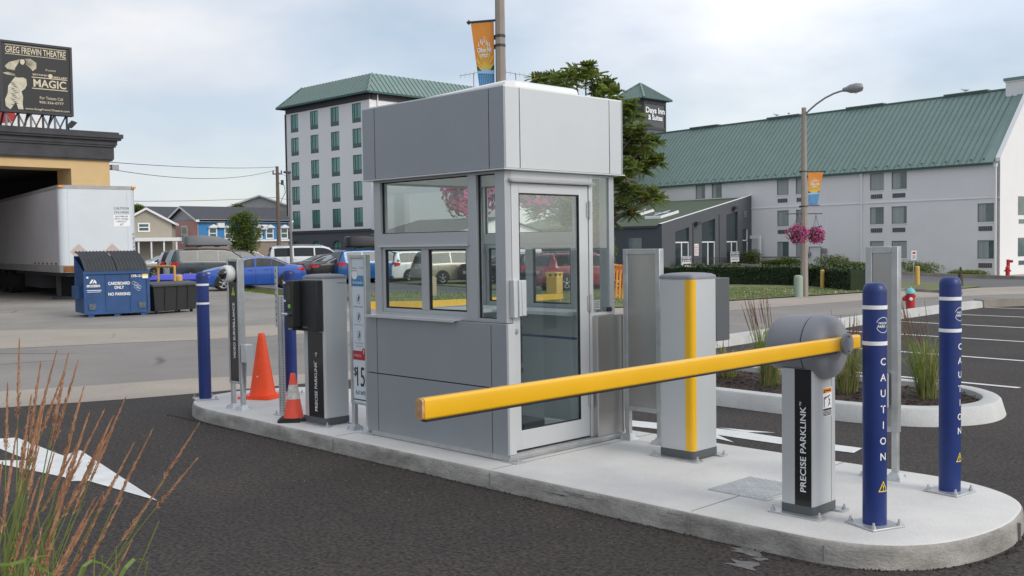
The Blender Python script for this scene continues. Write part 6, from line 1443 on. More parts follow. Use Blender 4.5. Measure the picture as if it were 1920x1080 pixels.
# far row
for i, (px, py, k, pt, lb) in enumerate([(452,505,'suv',PW,'white car in the back row beyond the blue sedan, two people beside it'), (575,505,'sedan',PS,'silver car in the back row behind the large white utility vehicle'), (640,504,'sedan',PT,'pale gold car in the back row behind the blue crossover'), (255,506,'suv',PS,'grey car in the back row behind the dumpster'), (400,506,'sedan',PBK,'black car roof in the back row left of the white one')]):
    car(k, 4.6, 1.84, 1.62 if k == 'suv' else 1.46, pt, lb, place(px, py, 62, -1.5), hd(62+random.uniform(-3, 3)), glass='car_glass', group='cars in the back row')

# ---- people beside the back row
def person(loc, rz, shirt, hairc, label, h=1.75, long_hair=False):
    T = thing('person', label, 'person', loc, rz, 'two people in the far parking lot')
    s = h/1.75; V = [(0,0,.95),(0,0,1.12),(0,.0,1.32),(0,0,1.45),(0,.01,1.54),(0,.02,1.64),(.19,0,1.40),(.25,.02,1.14),(.24,.10,.92),(.24,.12,.84),(-.19,0,1.40),(-.25,.02,1.14),(-.24,.10,.92),(-.24,.12,.84),(.1,0,.88),(.11,.02,.5),(.11,-.02,.08),(.11,.12,.04),(-.1,0,.88),(-.11,.02,.5),(-.11,-.02,.08),(-.11,.12,.04)]
    Ed = [(0,1),(1,2),(2,3),(3,4),(4,5),(3,6),(6,7),(7,8),(8,9),(3,10),(10,11),(11,12),(12,13),(0,14),(14,15),(15,16),(16,17),(0,18),(18,19),(19,20),(20,21)]
    Rr = [(.15,.10),(.14,.10),(.17,.11),(.10,.08),(.055,.055),(.088,.10),(.06,.06),(.045,.045),(.035,.035),(.035,.02),(.06,.06),(.045,.045),(.035,.035),(.035,.02),(.095,.095),(.065,.065),(.045,.045),(.045,.03),(.095,.095),(.065,.065),(.045,.045),(.045,.03)]
    me = bpy.data.meshes.new('body'); me.from_pydata([(x*s,y*s,z*s) for x,y,z in V], Ed, []); o = bpy.data.objects.new('body', me); COL.objects.link(o); o.parent = T
    k = o.modifiers.new('skin', 'SKIN'); me.materials.append(shirt)
    for i, (a, b) in enumerate(Rr): me.skin_vertices[0].data[i].radius = (a*s, b*s)
    me.skin_vertices[0].data[0].use_root = True
    o.modifiers.new('sub', 'SUBSURF').levels = 2
    q = MB(); q.lathe([(0,-.02),(.085,.0),(.105,.06),(.10,.13),(.06,.175),(0,.185)], 14, (0,-.0,1.60*s)); 
    if long_hair: q.lathe([(.05,-.22),(.10,-.16),(.11,0),(.09,.06)], 12, (0,-.035,1.62*s))
    q.build('hair', M['hair'], T, smooth=True); q = MB(); q.lathe([(.0,.0),(.05,.02),(.078,.08),(.07,.13)], 12, (0,.045,1.545*s)); q.build('face', M['skin'], T, smooth=True)
    q = MB(); q.cyl((.11*s,0,.08), (.1*s,0,.9*s), .065, .1, n=12).cyl((-.11*s,0,.08), (-.1*s,0,.9*s), .065, .1, n=12); q.build('trousers', M['jean'], T, smooth=True)
g = G(463, 505); person((g.x, g.y, 0), hd(20), M['navy'], 0, 'person in a navy shirt standing among the parked cars, left of another')
g = G(472, 505); person((g.x, g.y, 0), hd(60), M['maroon'], 0, 'person with long dark hair in a dark red top among the parked cars', 1.66, True)

# ================================================================== STREET AND YARD THINGS
# dumpster
def dumpster():
    a = Vector((-27.196, 10.912, 0)); Wd = 1.64; d = Fh*cos(radians(57))+Rh*sin(radians(57)); f = Frame((a.x, a.y), (d.x, d.y)); P = f.P; org = (a.x, a.y, 0)
    T = thing('dumpster', 'blue cardboard dumpster with ribbed black lids beside the white trailer', 'dumpster', org); dp = 1.35
    def g(lst): return [P(s, z, -y) for s, y, z in lst]
    m = MB(); m.add(g([(0,0,.1),(Wd,0,.1),(Wd,dp,.1),(0,dp,.1),(0,0,1.2),(Wd,0,1.2),(Wd,dp,1.62),(0,dp,1.62)]), [(0,3,2,1),(0,1,5,4),(1,2,6,5),(2,3,7,6),(3,0,4,7)])
    f.box(m, -.03, Wd+.03, 1.14, 1.22, 0, .05); f.box(m, -.02, .05, .1, 1.14, 0, .03); f.box(m, Wd-.05, Wd+.02, .1, 1.14, 0, .03)
    for s in (Wd*.33, Wd*.71): f.box(m, s-.015, s+.015, .12, 1.14, 0, .02)
    f.box(m, 0, Wd, .08, .14, 0, .02)
    body = m.build('body', M['dump_blue'], T, loc=org)
    for s in (.08, Wd/2-.08, Wd-.22): q = MB(); f.box(q, s, s+.15, 0, .1, -.2, -.02); q.build('skid', M['dump_blue'], T, loc=org)
    q = MB(); f.box(q, -.14, -.0, .5, .82, -1.0, -.3); q.build('lift_pocket', M['dump_blue'], T, loc=org); q = MB(); f.box(q, Wd, Wd+.12, .5, .82, -1.0, -.3); q.build('lift_pocket', M['dump_blue'], T, loc=org)
    for i in range(2):
        s0 = .0+i*Wd/2+.01; s1 = (i+1)*Wd/2-.01; q = MB(); k = 9; prof = [(-.06,1.19),(.06,1.30),(.30,1.46),(.62,1.60),(.95,1.68),(1.35,1.72)]
        n = 2*k+1
        for y, z in prof: q.v += [P(s0+(s1-s0)*j/(n-1), z+(.045 if j % 2 else 0), -y) for j in range(n)]
        for r_ in range(len(prof)-1):
            for j in range(n-1): q.f.append((r_*n+j, r_*n+j+1, (r_+1)*n+j+1, (r_+1)*n+j)); q.m.append(0)
        q.build('lid', M['lid'], T, loc=org, smooth=True, ang=20)
    t = MB(); F = lambda s, z: (lambda u, v: P(s+u, z+v, .024)); t.text('CARDBOARD', F(Wd*.53,.885), w=.56, h=.085, m=0, bold=.03); t.text('ONLY', F(Wd*.53,.775), w=.25, h=.085, m=0, bold=.03); t.text('NO PARKING', F(Wd*.53,.60), w=.56, h=.085, m=0, bold=.03)
    t.text('CFB-1218', F(Wd*.82,1.07), w=.32, h=.07, m=0, bold=.03); t.text('MODERN', F(.22,.83), w=.33, h=.07, m=0, bold=.04)
    t.add([P(.12,.90,.024),P(.17,.90,.024),P(.23,1.0,.024),P(.18,1.0,.024)], [(0,1,2,3)], 0); t.add([P(.20,.90,.024),P(.23,.90,.024),P(.27,.97,.024),P(.25,1.0,.024)], [(0,1,2,3)], 0); t.add([P(.26,.90,.024),P(.31,.90,.024),P(.27,.99,.024),P(.25,.96,.024)], [(0,1,2,3)], 0)
    t.text('905-360-1234', F(.22,.72), w=.38, h=.03, m=0, bold=.02) if False else f.box(t, .04, .42, .705, .722, .024, .025, 0); f.box(t, .06, .40, .665, .678, .024, .025, 0); f.box(t, .03, .10, 1.03, 1.08, .024, .026, 0); f.box(t, Wd-.17, Wd-.02, 1.0, 1.09, .032, .034, 0); f.box(t, Wd-.17, Wd-.02, 1.075, 1.12, .034, .036, 1)
    for dx, dz in ((0,0),(.06,-.03),(.1,-.08),(.05,-.1),(.14,-.12),(.12,-.17)):
        c_ = (Wd*.76+dx, .88+dz); t.tube([P(c_[0]+.05*cos(k*1.1), c_[1]+.045*sin(k*1.1), .026) for k in range(6)], .004, 4, 0)
    t.build('lettering', [M['white'], M['warn_y']], body, loc=org)
    q = MB(); 
    for s in (.1, Wd-.28): f.box(q, s, s+.18, .2, .36, .024, .027)
    q.build('worn_patch', mat('worn paint', (.11,.14,.17), .8, var=.5, scale=12), body, loc=org)
dumpster()
# black bin
g = G(290, 590); a = G(372, 584); d = (a-g).normalized()
f = Frame((g.x, g.y), (d.x, d.y)); Wd = (a-g).length; org = (g.x, g.y, 0); T = thing('waste_bin', 'large black plastic wheeled waste container right of the blue dumpster', 'bin', org); P = f.P
m = MB(); m.add([P(.06,.08,-.05),P(Wd-.06,.08,-.05),P(Wd-.06,.08,-.75),P(.06,.08,-.75),P(-.02,.78,0),P(Wd+.02,.78,0),P(Wd+.02,.78,-.85),P(-.02,.78,-.85)], [(0,1,5,4),(1,2,6,5),(2,3,7,6),(3,0,4,7),(0,3,2,1)])
for s in (.35, .75, Wd-.35): m.add([P(s,.1,-.03),P(s+.05,.1,-.03),P(s+.05,.74,.02),P(s,.74,.02)], [(0,1,2,3)])
m.build('tub', M['black_m'], T, loc=org)
m = MB(); f.box(m, -.08, Wd+.08, .76, .81, -.9, .06); m.add([P(-.08,.811,.06),P(Wd+.08,.811,.06),P(Wd+.08,.88,-.5),P(-.08,.88,-.5),P(Wd+.08,.83,-.9),P(-.08,.83,-.9),P(-.08,.811,-.9),P(Wd+.08,.811,-.9)], [(0,1,2,3),(3,2,4,5),(0,3,5,6),(1,7,4,2)]); m.build('lid', M['lid'], T, loc=org, smooth=True)
for s in (.15, Wd-.15):
    for dd in (-.12, -.68): m = MB(); m.cyl(P(s-.02,.05,dd), P(s+.02,.05,dd), .05, n=14); m.build('wheel', M['rubber'], T, loc=org)
# blue recycling carts
carts = [(314, 512, 30, 'blue recycling cart behind the yellow railing, leftmost of the pair'), (362, 512, 50, 'blue recycling cart right of the other one, nearest the blue sedan')]
first = None
for px, py, rz, lb in carts:
    g = D(px, 540, 31.5); 
    if first: dup(first, (g.x, g.y, 0), radians(rz), label=lb); continue
    T = thing('recycling_cart', lb, 'recycling bin', (g.x, g.y, 0), radians(rz), 'blue recycling carts'); first = T
    m = MB(); m.add([(-.33,-.30,.08),(.33,-.30,.08),(.33,.30,.08),(-.33,.30,.08),(-.42,-.38,.86),(.42,-.38,.86),(.42,.38,.86),(-.42,.38,.86)], [(0,1,5,4),(1,2,6,5),(2,3,7,6),(3,0,4,7),(0,3,2,1)]); m.build('tub', M['tote_blue'], T)
    m = MB(); m.add([(-.46,-.44,.86),(.46,-.44,.86),(.46,.42,.90),(-.46,.42,.90),(-.3,-.2,1.0),(.3,-.2,1.0),(.3,.3,1.02),(-.3,.3,1.02)], [(0,1,5,4),(1,2,6,5),(2,3,7,6),(3,0,4,7),(4,5,6,7)]); m.build('lid', M['tote_blue'], T, bevel=.02)
    for sx in (-.3, .3): m = MB(); m.cyl((sx-.03,.32,.1), (sx+.03,.32,.1), .1, n=14); m.build('wheel', M['rubber'], T)
# yellow railing
c = [D(270, 490, 31), D(296, 494, 30.2), D(327, 499, 29.4)]; org = (c[2].x, c[2].y, 0); T = thing('pipe_railing', 'yellow painted pipe railing in front of the blue recycling carts', 'railing', org)
m = MB(); pt_ = [(p.x, p.y, 1.28) for p in c]; m.tube(pt_, .035, 8); m.tube([(p[0], p[1], .62) for p in pt_], .03, 8); m.build('rails', M['rail_y'], T, loc=org, smooth=True)
for p in c[1:]: m = MB(); m.cyl((p.x,p.y,0), (p.x,p.y,1.28), .035, n=8); m.build('post', M['rail_y'], T, loc=org, smooth=True)
def yellow_post(p, h, r, label, mt='rail_y'):
    T = thing('guard_post', label, 'post', p); MB().cyl((0,0,0), (0,0,h), r, n=16).build('pipe', M[mt], T, smooth=True, ang=40); MB().lathe([(r,h),(r*.8,h+r*.4),(0,h+r*.55)], 16).build('domed_cap', M[mt], T, smooth=True, ang=60)
g = D(336, 540, 30.2); yellow_post((g.x, g.y, 0), .98, .10, 'stubby yellow guard post between the black container and the railing')
g = G(1542, 541); yellow_post((g.x, g.y, 0), .66, .075, 'yellow guard post in front of the hedge, right of the street lamp', 'yellow_mach')
g = G(1720, 535); yellow_post((g.x, g.y, terr(g.x, g.y)), .70, .085, 'yellow guard post beside the small white sign on the verge', 'yellow_mach')
g = G(809, 559); T = thing('bollard_stub', 'square tan concrete bollard on the grass island behind the yellow kerb', 'bollard', (g.x, g.y, .08)); MB().box((-.13,-.13,0), (.13,.13,.62)).build('shaft', M['conc_post'], T, bevel=.01); MB().add([(-.13,-.13,.62),(.13,-.13,.62),(.13,.13,.62),(-.13,.13,.62),(0,0,.68)], [(0,1,4),(1,2,4),(2,3,4),(3,0,4)]).build('cap', M['conc_post'], T)
# yellow machine seen through booth
g = G(1040, 551); T = thing('pay_machine', 'yellow pay machine with checkered top, seen through the booth door', 'machine', (g.x, g.y, 0), radians(10))
MB().box((-.22,-.2,0), (.22,.2,.72)).build('cabinet', M['yellow_mach'], T, bevel=.01); MB().box((-.24,-.22,.72), (.24,.22,.78)).build('lid', M['yellow_mach'], T, bevel=.01)
m = MB()
for i in range(4): m.box((-.22+i*.12,-.206,.60+.05*(i % 2)), (-.11+i*.12,-.201,.66+.05*(i % 2)), i % 2)
for i in range(3): m.box((.221,-.18+i*.13,.60+.05*(i % 2)), (.226,-.06+i*.13,.66+.05*(i % 2)), i % 2)
m.build('check_tape', [M['warn_y'], M['txt_blk']], T)
# orange slatted barrier
g = G(1163, 562); T = thing('slat_barrier', 'orange slatted barrier seen just right of the booth', 'barrier', (g.x, g.y, 0), radians(-20))
for i in range(5): m = MB(); m.bar((-.5+i*.22,0,0), (-.34+i*.2,0,1.1), .07, .03); m.build('slat', M['barr_o'], T)
MB().box((-.6,.02,1.0), (.7,.05,1.08)).build('top_rail', M['barr_o'], T)

# ---- street lamps with banners and hanging baskets
def banner(p, dirv, h, w, label, grp='district banners'):
    """flag shaped banner hanging from a horizontal arm; dirv points away from the pole"""
    d = Vector(dirv).normalized(); n = Vector((d.y, -d.x, 0)); T = thing('banner', label, 'banner', p, 0, grp); m = MB(); t = .006
    def Q(u, v, o=0): return tuple(d*(u*w)+n*o+Vector((0,0,-v*h)))
    def wd(v): return 1-.40*v
    K = 16
    for s_ in (1, -1):
        for i in range(K):
            v0, v1 = i/K, (i+1)/K; c0 = 0
            mi = 0 if v1 <= .62 else (2 if v0 >= .62 else 1)
            for j in range(6):
                u0, u1 = j/6, (j+1)/6; m.add([Q(u0*wd(v0)+.0,v0,s_*t), Q(u1*wd(v0),v0,s_*t), Q(u1*wd(v1),v1,s_*t), Q(u0*wd(v1),v1,s_*t)], [(0,1,2,3)], mi)
        # sun rays, trees and falls
        cx, cy = .40, .64
        for k in range(9):
            a0 = pi*(k+.15)/9; a1 = pi*(k+.6)/9
            q = [(cx,cy),(cx+.42*cos(a0),cy-.34*sin(a0)),(cx+.42*cos(a1),cy-.34*sin(a1))]; q = [(min(max(x, .0), wd(y)), y) for x, y in q]; m.add([Q(x,y,s_*(t+.002)) for x, y in q], [(0,1,2)], 1)
        m.add([Q(cx+.16*cos(a),cy-.12*sin(a),s_*(t+.003)) for a in [pi*i/10 for i in range(11)]], [tuple(range(11))], 1)
        m.add([Q(*q,s_*(t+.004)) for q in ((0,.56),(.1,.60),(.16,.64),(.0,.64))], [(0,1,2,3)], 4); m.add([Q(*q,s_*(t+.004)) for q in ((.74,.56),(.745,.64),(.55,.64),(.66,.60))], [(0,1,2,3)], 4)
        m.add([Q(*q,s_*(t+.004)) for q in ((0,.64),(.74,.61),(.73,.67),(0,.69))], [(0,1,2,3)], 3)
        for k in range(7): x = .08+k*.085; m.add([Q(x+.02,.69,s_*(t+.004)), Q(x+.04,.69,s_*(t+.004)), Q(x*.92+.03,.97,s_*(t+.004)), Q(x*.92+.01,.97,s_*(t+.004))], [(0,1,2,3)], 3)
        fl = 1 if s_*1 > 0 else -1
        F = lambda vv, uu=.42: (lambda a, b: Q(uu+a*s_/w, vv-b/h, s_*(t+.005)))
        m.text('Clifton Hill', F(.365), w=w*.62, h=h*.06, m=5, bold=.03); m.text('DISTRICT', F(.44), w=w*.36, h=h*.045, m=5, bold=.03)
        for k in range(18):
            a0 = pi*(-.1+1.2*k/18); a1 = pi*(-.1+1.2*(k+.6)/18); m.add([Q(.42+r_*cos(a)*.9,.27-r_*sin(a)*.62,s_*(t+.005)) for r_, a in ((.12,a0),(.135,a0),(.135,a1),(.12,a1))], [(0,1,2,3)], 5)
        for x, y in ((.18,.30),(.26,.29),(.33,.27),(.42,.24),(.5,.27),(.58,.25),(.66,.29)): m.add([Q(x-.02,y+.03,s_*(t+.005)), Q(x+.02,y+.03,s_*(t+.005)), Q(x+.012,y-.03,s_*(t+.005)), Q(x-.012,y-.03,s_*(t+.005))], [(0,1,2,3)], 5)
    m.build('cloth', [M['ban_o'], M['ban_y'], M['ban_b'], M['ban_l'], M['ban_g'], M['white']], T)
    q = MB(); q.cyl(d*-.12+Vector((0,0,.02)), d*(w*1.06)+Vector((0,0,.02)), .018, n=8); q.lathe([(0,-.04),(.04,0),(0,.04)], 10, tuple(d*(w*1.09)+Vector((0,0,.02)))); q.build('arm', M['trim_dark'], T)
    if h < 1.05: q = MB(); q.cyl(d*-.12+Vector((0,0,-h-.02)), d*(w*.75)+Vector((0,0,-h-.02)), .014, n=8); q.build('lower_arm', M['trim_dark'], T)
    return T
def basket(p, r, label, n=900, hook=.45, seed=1):
    rd = random.Random(seed); T = thing('flower_basket', label, 'flower basket', p, 0, 'hanging petunia baskets'); m = MB()
    for i in range(n):
        z = rd.uniform(-1, 1); a = rd.uniform(0, 2*pi); q = math.sqrt(1-z*z); sc_ = r*(rd.uniform(.62, 1.0))*(1+.16*sin(3.1*a+z*2+seed)+.10*sin(5.3*z+a*2)); nn = Vector((q*cos(a), q*sin(a), z)); c = Vector((nn.x*sc_, nn.y*sc_, nn.z*sc_*.86-(.06*r if z < 0 else 0)))
        leaf = rd.random() < .40; s = r*rd.uniform(.07, .12)*(1.0 if not leaf else 1.1); t1 = nn.cross(Vector((rd.uniform(-1,1), rd.uniform(-1,1), rd.uniform(-1,1)))).normalized(); t2 = nn.cross(t1)
        if leaf: m.add([c-t1*s, c+t2*s*.5, c+t1*s, c-t2*s*.5], [(0,1,2,3)], 3 if rd.random() < .6 else 4)
        else:
            mi = 0 if rd.random() < .55 else (1 if rd.random() < .75 else 2)
            pts = [c+(t1*cos(k*2*pi/6)+t2*sin(k*2*pi/6))*s+nn*s*.25 for k in range(6)]; m.add(pts+[c-nn*s*.2], [(k, (k+1) % 6, 6) for k in range(6)], mi)
    m.build('blooms', [M['petal1'], M['petal2'], M['petal3'], M['leaf2'], M['leaf1']], T)
    k = MB(); k.lathe([(0,-r*.55),(r*.45,-r*.5),(r*.62,-r*.1),(r*.64,r*.1),(0,r*.12)], 16); k.build('basket', M['leaf2'], T)
    k = MB()
    for a in (0, 2.1, 4.2): k.bar((r*.5*cos(a), r*.5*sin(a), r*.1), (0,0,hook+r*.5), .008)
    k.bar((0,0,hook+r*.5), (0,0,hook+r*.5+.06), .012); k.build('hanger', M['trim_dark'], T)
    return T
def lamp(loc, label, r0, r1, h, armdir, bandz, cross_z, cross_dir, cl, n=8):
    T = thing('street_lamp', label, 'street lamp', loc, 0, 'street lamps'); MB().cyl((0,0,0), (0,0,h), r0, r1, n=n).build('pole', M['pole'], T, smooth=True, ang=30)
    m = MB()
    for z in bandz: rr = r0+(r1-r0)*z/h+.004; m.cyl((0,0,z-.02), (0,0,z+.02), rr, n=n); m.box((-rr-.06,-.03,z-.03),(-rr,.03,z+.03))
    m.build('band', M['trim_dark'], T)
    d = Vector(armdir); pts = [(0,0,h-.25)]+[tuple(d*t+Vector((0,0,h-.25+.62*(1-(1-t)**2)))) for t in (.15,.3,.5,.7,.85,1)]
    MB().tube(pts, [.03]*7, 8).build('arm', M['arm_g'], T, smooth=True)
    e = Vector(pts[-1]); u = d.normalized(); q = MB(); q.X = Matrix.Translation(e) @ Vector((1,0,0)).rotation_difference(Vector((u.x, u.y, 0))).to_matrix().to_4x4()
    q.lathe([(0,-.15),(.06,-.12),(.08,.0),(.13,.12),(.15,.32),(.12,.48),(0,.56)], 16, (0,0,.02), 'x', sy=1); q.v = [v for v in q.v]
    hd_ = q.build('lamp_head', M['arm_g'], T, smooth=True, ang=50); q2 = MB(); q2.X = q.X; q2.lathe([(0,-.15),(.06,-.12),(.10,-.06),(.115,0)], 16, (.3,0,.0)); q2.build('lens', M['lamp_c'], hd_, smooth=True)
    c = Vector(cross_dir).normalized(); m = MB(); m.cyl(c*-cl+Vector((0,0,cross_z)), c*cl+Vector((0,0,cross_z)), .015, n=8); m.build('basket_bar', M['trim_dark'], T)
    return T
# far lamp
LP = (-16.84, 29.46, 0); lamp(LP, 'street lamp on the lawn by the hedge, carrying a small banner and two flower baskets', .125, .075, 5.95, (1.5, -.1, 0), (2.85, 3.95), 2.62, (.55, .84, 0), .62)
bd_ = Vector((.55, .84, 0)).normalized(); d_ = Rh*.9-Fh*.1
banner((LP[0]+.14*d_.x, LP[1]+.14*d_.y, 3.92), d_, 1.02, .46, 'small orange and blue banner on the street lamp by the hedge')
p = D(1496, 438, 31.7); basket(tuple(p), .35, 'pink petunia basket on the near side of the lamp by the hedge', 700, seed=2)
p = D(1530, 440, 33.0); basket(tuple(p), .33, 'pink petunia basket hanging right of the lamp by the hedge', 700, seed=3)
# near lamp behind the booth
NP = D(944, 500, 15.5); NP = (NP.x, NP.y, 0); lamp(NP, 'street lamp standing directly behind the booth, carrying a large banner', .10, .062, 7.0, (-1.6, .6, 0), (4.72, 4.86), 3.2, (Rh.x, Rh.y, 0), .55)
nd = (-Rh*.95+Fh*.3); t_ = D(922, 47, 15.5).z
banner((NP[0]+.10*nd.x, NP[1]+.10*nd.y, D(933, 44, 15.5).z), nd, 1.12, .36, 'large orange and blue waterfall banner on the lamp behind the booth')
p = D(882, 362, 14.9); basket(tuple(p), .42, 'pink petunia basket seen through the upper left booth window', 1100, seed=4)
p = D(1000, 352, 15.6); basket(tuple(p), .40, 'pink petunia basket seen through the glass of the booth door', 1000, seed=5)

# ---- utility poles and wires
c = D(520, 330, 75); org = (c.x, c.y, 0); T = thing('utility_pole', 'tall weathered wood utility pole with a transformer bracket, left of the hotel block', 'utility pole', org)
ztop = D(519, 312, 75).z; MB().cyl((0,0,0), (0,0,ztop), .17, .11, n=12).build('pole', M['wood'], T, smooth=True, ang=40)
m = MB(); rd_ = Rh
m.bar(tuple(rd_*-.35+Vector((0,0,ztop-.55))), tuple(rd_*.35+Vector((0,0,ztop-.55))), .08)
for s in (-.3, .3): m.cyl(tuple(rd_*s+Vector((0,0,ztop-.5))), tuple(rd_*s+Vector((0,0,ztop-.3))), .05, n=8)
m.tube([tuple(rd_*.1+Vector((0,0,ztop-1.2))), tuple(rd_*.5+Vector((0,0,ztop-1.4))), tuple(rd_*.55+Vector((0,0,ztop-1.9))), tuple(rd_*.2+Vector((0,0,ztop-2.6)))], .025, 5); m.cyl(tuple(rd_*.35+Vector((0,0,ztop-1.35))), tuple(rd_*.35+Vector((0,0,ztop-1.0))), .1, n=10)
m.build('fittings', M['trim_dark'], T)
g = D(543, 340, 62); org = (g.x, g.y, 0); T = thing('lot_light_pole', 'thin dark pole with a small wall light, in front of the hotel block corner', 'light pole', org); zt = D(543, 322, 62).z
MB().cyl((0,0,0), (0,0,zt), .09, .07, n=10).build('pole', M['pole_g'], T, smooth=True); MB().box((-.12,-.35,zt-.1), (.12,.05,zt+.02)).build('light_head', M['trim_dark'], T, bevel=.02)
def wire(a, b, sag, label, grp='overhead cables'):
    a = Vector(a); b = Vector(b); pts = [a.lerp(b, i/16)-Vector((0,0,sag*4*(i/16)*(1-i/16))) for i in range(17)]
    tag(MB().tube(pts, .014, 5).build('overhead_cable', M['wire']), label, 'cable', grp)
wire(D(205, 304, 43), D(520, 313, 75), .15, 'topmost of the overhead cables between the theatre and the wood pole')
wire(D(205, 317, 43), D(516, 319, 75), .5, 'sagging cable just under the topmost one, left of the wood pole')
wire(D(205, 377, 60), D(519, 370, 75), .1, 'lowest overhead cable crossing above the houses')
wire(D(520, 370, 75), D(560, 374, 100), .1, 'short cable running from the wood pole to the hotel block')
wire(D(520, 322, 75), D(556, 330, 100), .2, 'short upper cable running from the wood pole to the hotel block')
# television aerials on a far roof
for i, (px, py, s, lb) in enumerate([(888, 137, 1, 'television aerial above the booth roof, left of the lamp pole'), (967, 138, -1, 'television aerial above the booth roof, right of the lamp pole')]):
    c = D(px, py, 95); org = (c.x, c.y, 15.2); T = thing('tv_aerial', lb, 'aerial', org, 0, 'television aerials'); z = c.z; m = MB(); m.bar((c.x,c.y,15.2), (c.x,c.y,z), .06); 
    a_ = Rh*s
    m.bar(c-a_*1.3-Vector((0,0,.25)), c+a_*1.5+Vector((0,0,.25)), .05)
    for k in range(7): q = c+a_*(-1.2+k*.42)+Vector((0,0,-.25+k*.08)); m.bar(q-Fh*.5-Vector((0,0,.3)), q+Fh*.5+Vector((0,0,.3)), .03)
    m.build('antenna', M['arm_g'], T, loc=org)
c = D(925, 190, 96); T = thing('rear_roof_block', 'flat topped building behind the hotel block that carries the aerials', 'building', (c.x, c.y, 0)); m = MB(); m.box((c.x-9,c.y-3,0), (c.x+5,c.y+8,14.8)); m.box((c.x-9.2,c.y-3.2,14.8), (c.x+5.2,c.y+8.2,15.2)); m.build('wall', M['wall_white'], T, loc=(c.x,c.y,0))

# ---- signs, hydrants and small things on the right
g = G(1497, 557); T = thing('utility_pedestal', 'pale green cable pedestal at the foot of the street lamp by the hedge', 'utility box', (g.x, g.y, 0)); MB().cyl((0,0,0), (0,0,.6), .14, n=16).build('shell', M['utility'], T, smooth=True, ang=40); MB().lathe([(.14,.6),(.13,.66),(.08,.69),(0,.695)], 16).build('cap', M['utility'], T, smooth=True)
def hydrant(p, label, top, s=1.0, rz=0):
    T = thing('fire_hydrant', label, 'hydrant', p, rz); T.scale = (s, s, s)
    MB().lathe([(.16,0),(.16,.04),(.115,.05),(.115,.42),(.15,.44),(.15,.47),(.11,.48),(.115,.52)], 20).build('barrel', M['hyd_red'], T, smooth=True, ang=40)
    MB().lathe([(.135,.521),(.135,.545),(.12,.60),(.08,.65),(.03,.67),(.03,.71),(0,.712)], 20).build('bonnet', M[top], T, smooth=True, ang=40)
    for a, r_ in ((0,.045),(pi,.045),(-pi/2,.065)): MB().cyl((cos(a)*.1,sin(a)*.1,.38), (cos(a)*.19,sin(a)*.19,.38), r_, n=14).cyl((cos(a)*.19,sin(a)*.19,.38), (cos(a)*.21,sin(a)*.21,.38), r_*.5, n=6).build('outlet_cap', M['white' if top == 'hyd_teal' and a == 0 else 'hyd_red'], T, smooth=True, ang=40)
g = G(1707, 586); hydrant((g.x, g.y, 0.0), 'red fire hydrant with a pale teal cap behind the lot kerb', 'hyd_teal', .88, radians(-60))
p = FH.P(1.6, 0, 1.9); hydrant((p[0], p[1], terr(p[0], p[1])+.05), 'all red fire hydrant by the corner of the white hotel wing', 'hyd_red', 1.1)
p = FH.P(1.2, 0, 1.0); T = thing('standpipe', 'tall red fire standpipe on the gravel by the corner of the white hotel wing', 'standpipe', (p[0], p[1], terr(p[0], p[1])+.05)); MB().cyl((0,0,0), (0,0,1.15), .11, n=14).build('pipe', M['hyd_red'], T, smooth=True, ang=40); MB().cyl((0,0,1.03), (.28,.08,1.03), .09, n=12).build('outlet', M['hyd_red'], T, smooth=True, ang=40)
g = G(1713, 535); z = terr(g.x, g.y); T = thing('small_road_sign', 'small white and red sign on a thin post, on the grass verge', 'sign', (g.x, g.y, z), radians(45)); T.scale = (.6, .6, .58); MB().cyl((0,0,0), (0,0,2.3), .03, n=8).build('post', M['galv'], T); m = MB(); m.box((-.16,-.05,1.7), (.16,-.035,2.3), 0); m.add([(-.1+0,-.052,2.08),(.1,-.052,2.08),(.1,-.052,2.22),(-.1,-.052,2.22)], [(0,1,2,3)], 1)
for k in range(4): m.box((-.11,-.054,1.76+k*.07), (.11,-.051,1.79+k*.07), 2)
m.build('sign_plate', [M['white'], M['hyd_red'], M['txt_blk']], T)
g = G(1801, 537); z = terr(g.x, g.y); T = thing('wood_stump_post', 'dark weathered post with a fitting on top, behind the right bollard', 'post', (g.x, g.y, z)); T.scale = (.52, .52, .52); MB().cyl((0,0,0), (0,0,.95), .19, .17, n=12).build('shaft', M['bark'], T, smooth=True, ang=40); MB().lathe([(.06,.95),(.1,1.0),(.05,1.1),(.07,1.18),(.1,1.25),(.05,1.38),(0,1.4)], 12).build('fitting', M['bark'], T, smooth=True)

# ================================================================== PLANTS
def leafcloud(m, c, rad, n, size, rd, mats=(0,1,2), w=(.5,.35,.15), droop=0, thick=.4):
    for i in range(n):
        while True:
            x, y, z = rd.uniform(-1,1), rd.uniform(-1,1), rd.uniform(-1,1); q = x*x+y*y+z*z
            if .08 < q < 1: break
        p = Vector((c[0]+x*rad[0], c[1]+y*rad[1], c[2]+z*rad[2])); a = rd.uniform(0, 2*pi); t = rd.uniform(-.9, .6)-droop
        d = Vector((cos(a)*cos(t), sin(a)*cos(t), sin(t))); u = d.cross(Vector((rd.uniform(-.4,.4), rd.uniform(-.4,.4), 1))).normalized(); s = size*rd.uniform(.6, 1.4)
        r_ = rd.random(); mi = mats[0] if r_ < w[0] else (mats[1] if r_ < w[0]+w[1] else mats[2])
        m.add([p, p+d*s*.5+u*s*thick*.5, p+d*s, p+d*s*.5-u*s*thick*.5], [(0,1,2,3)], mi)
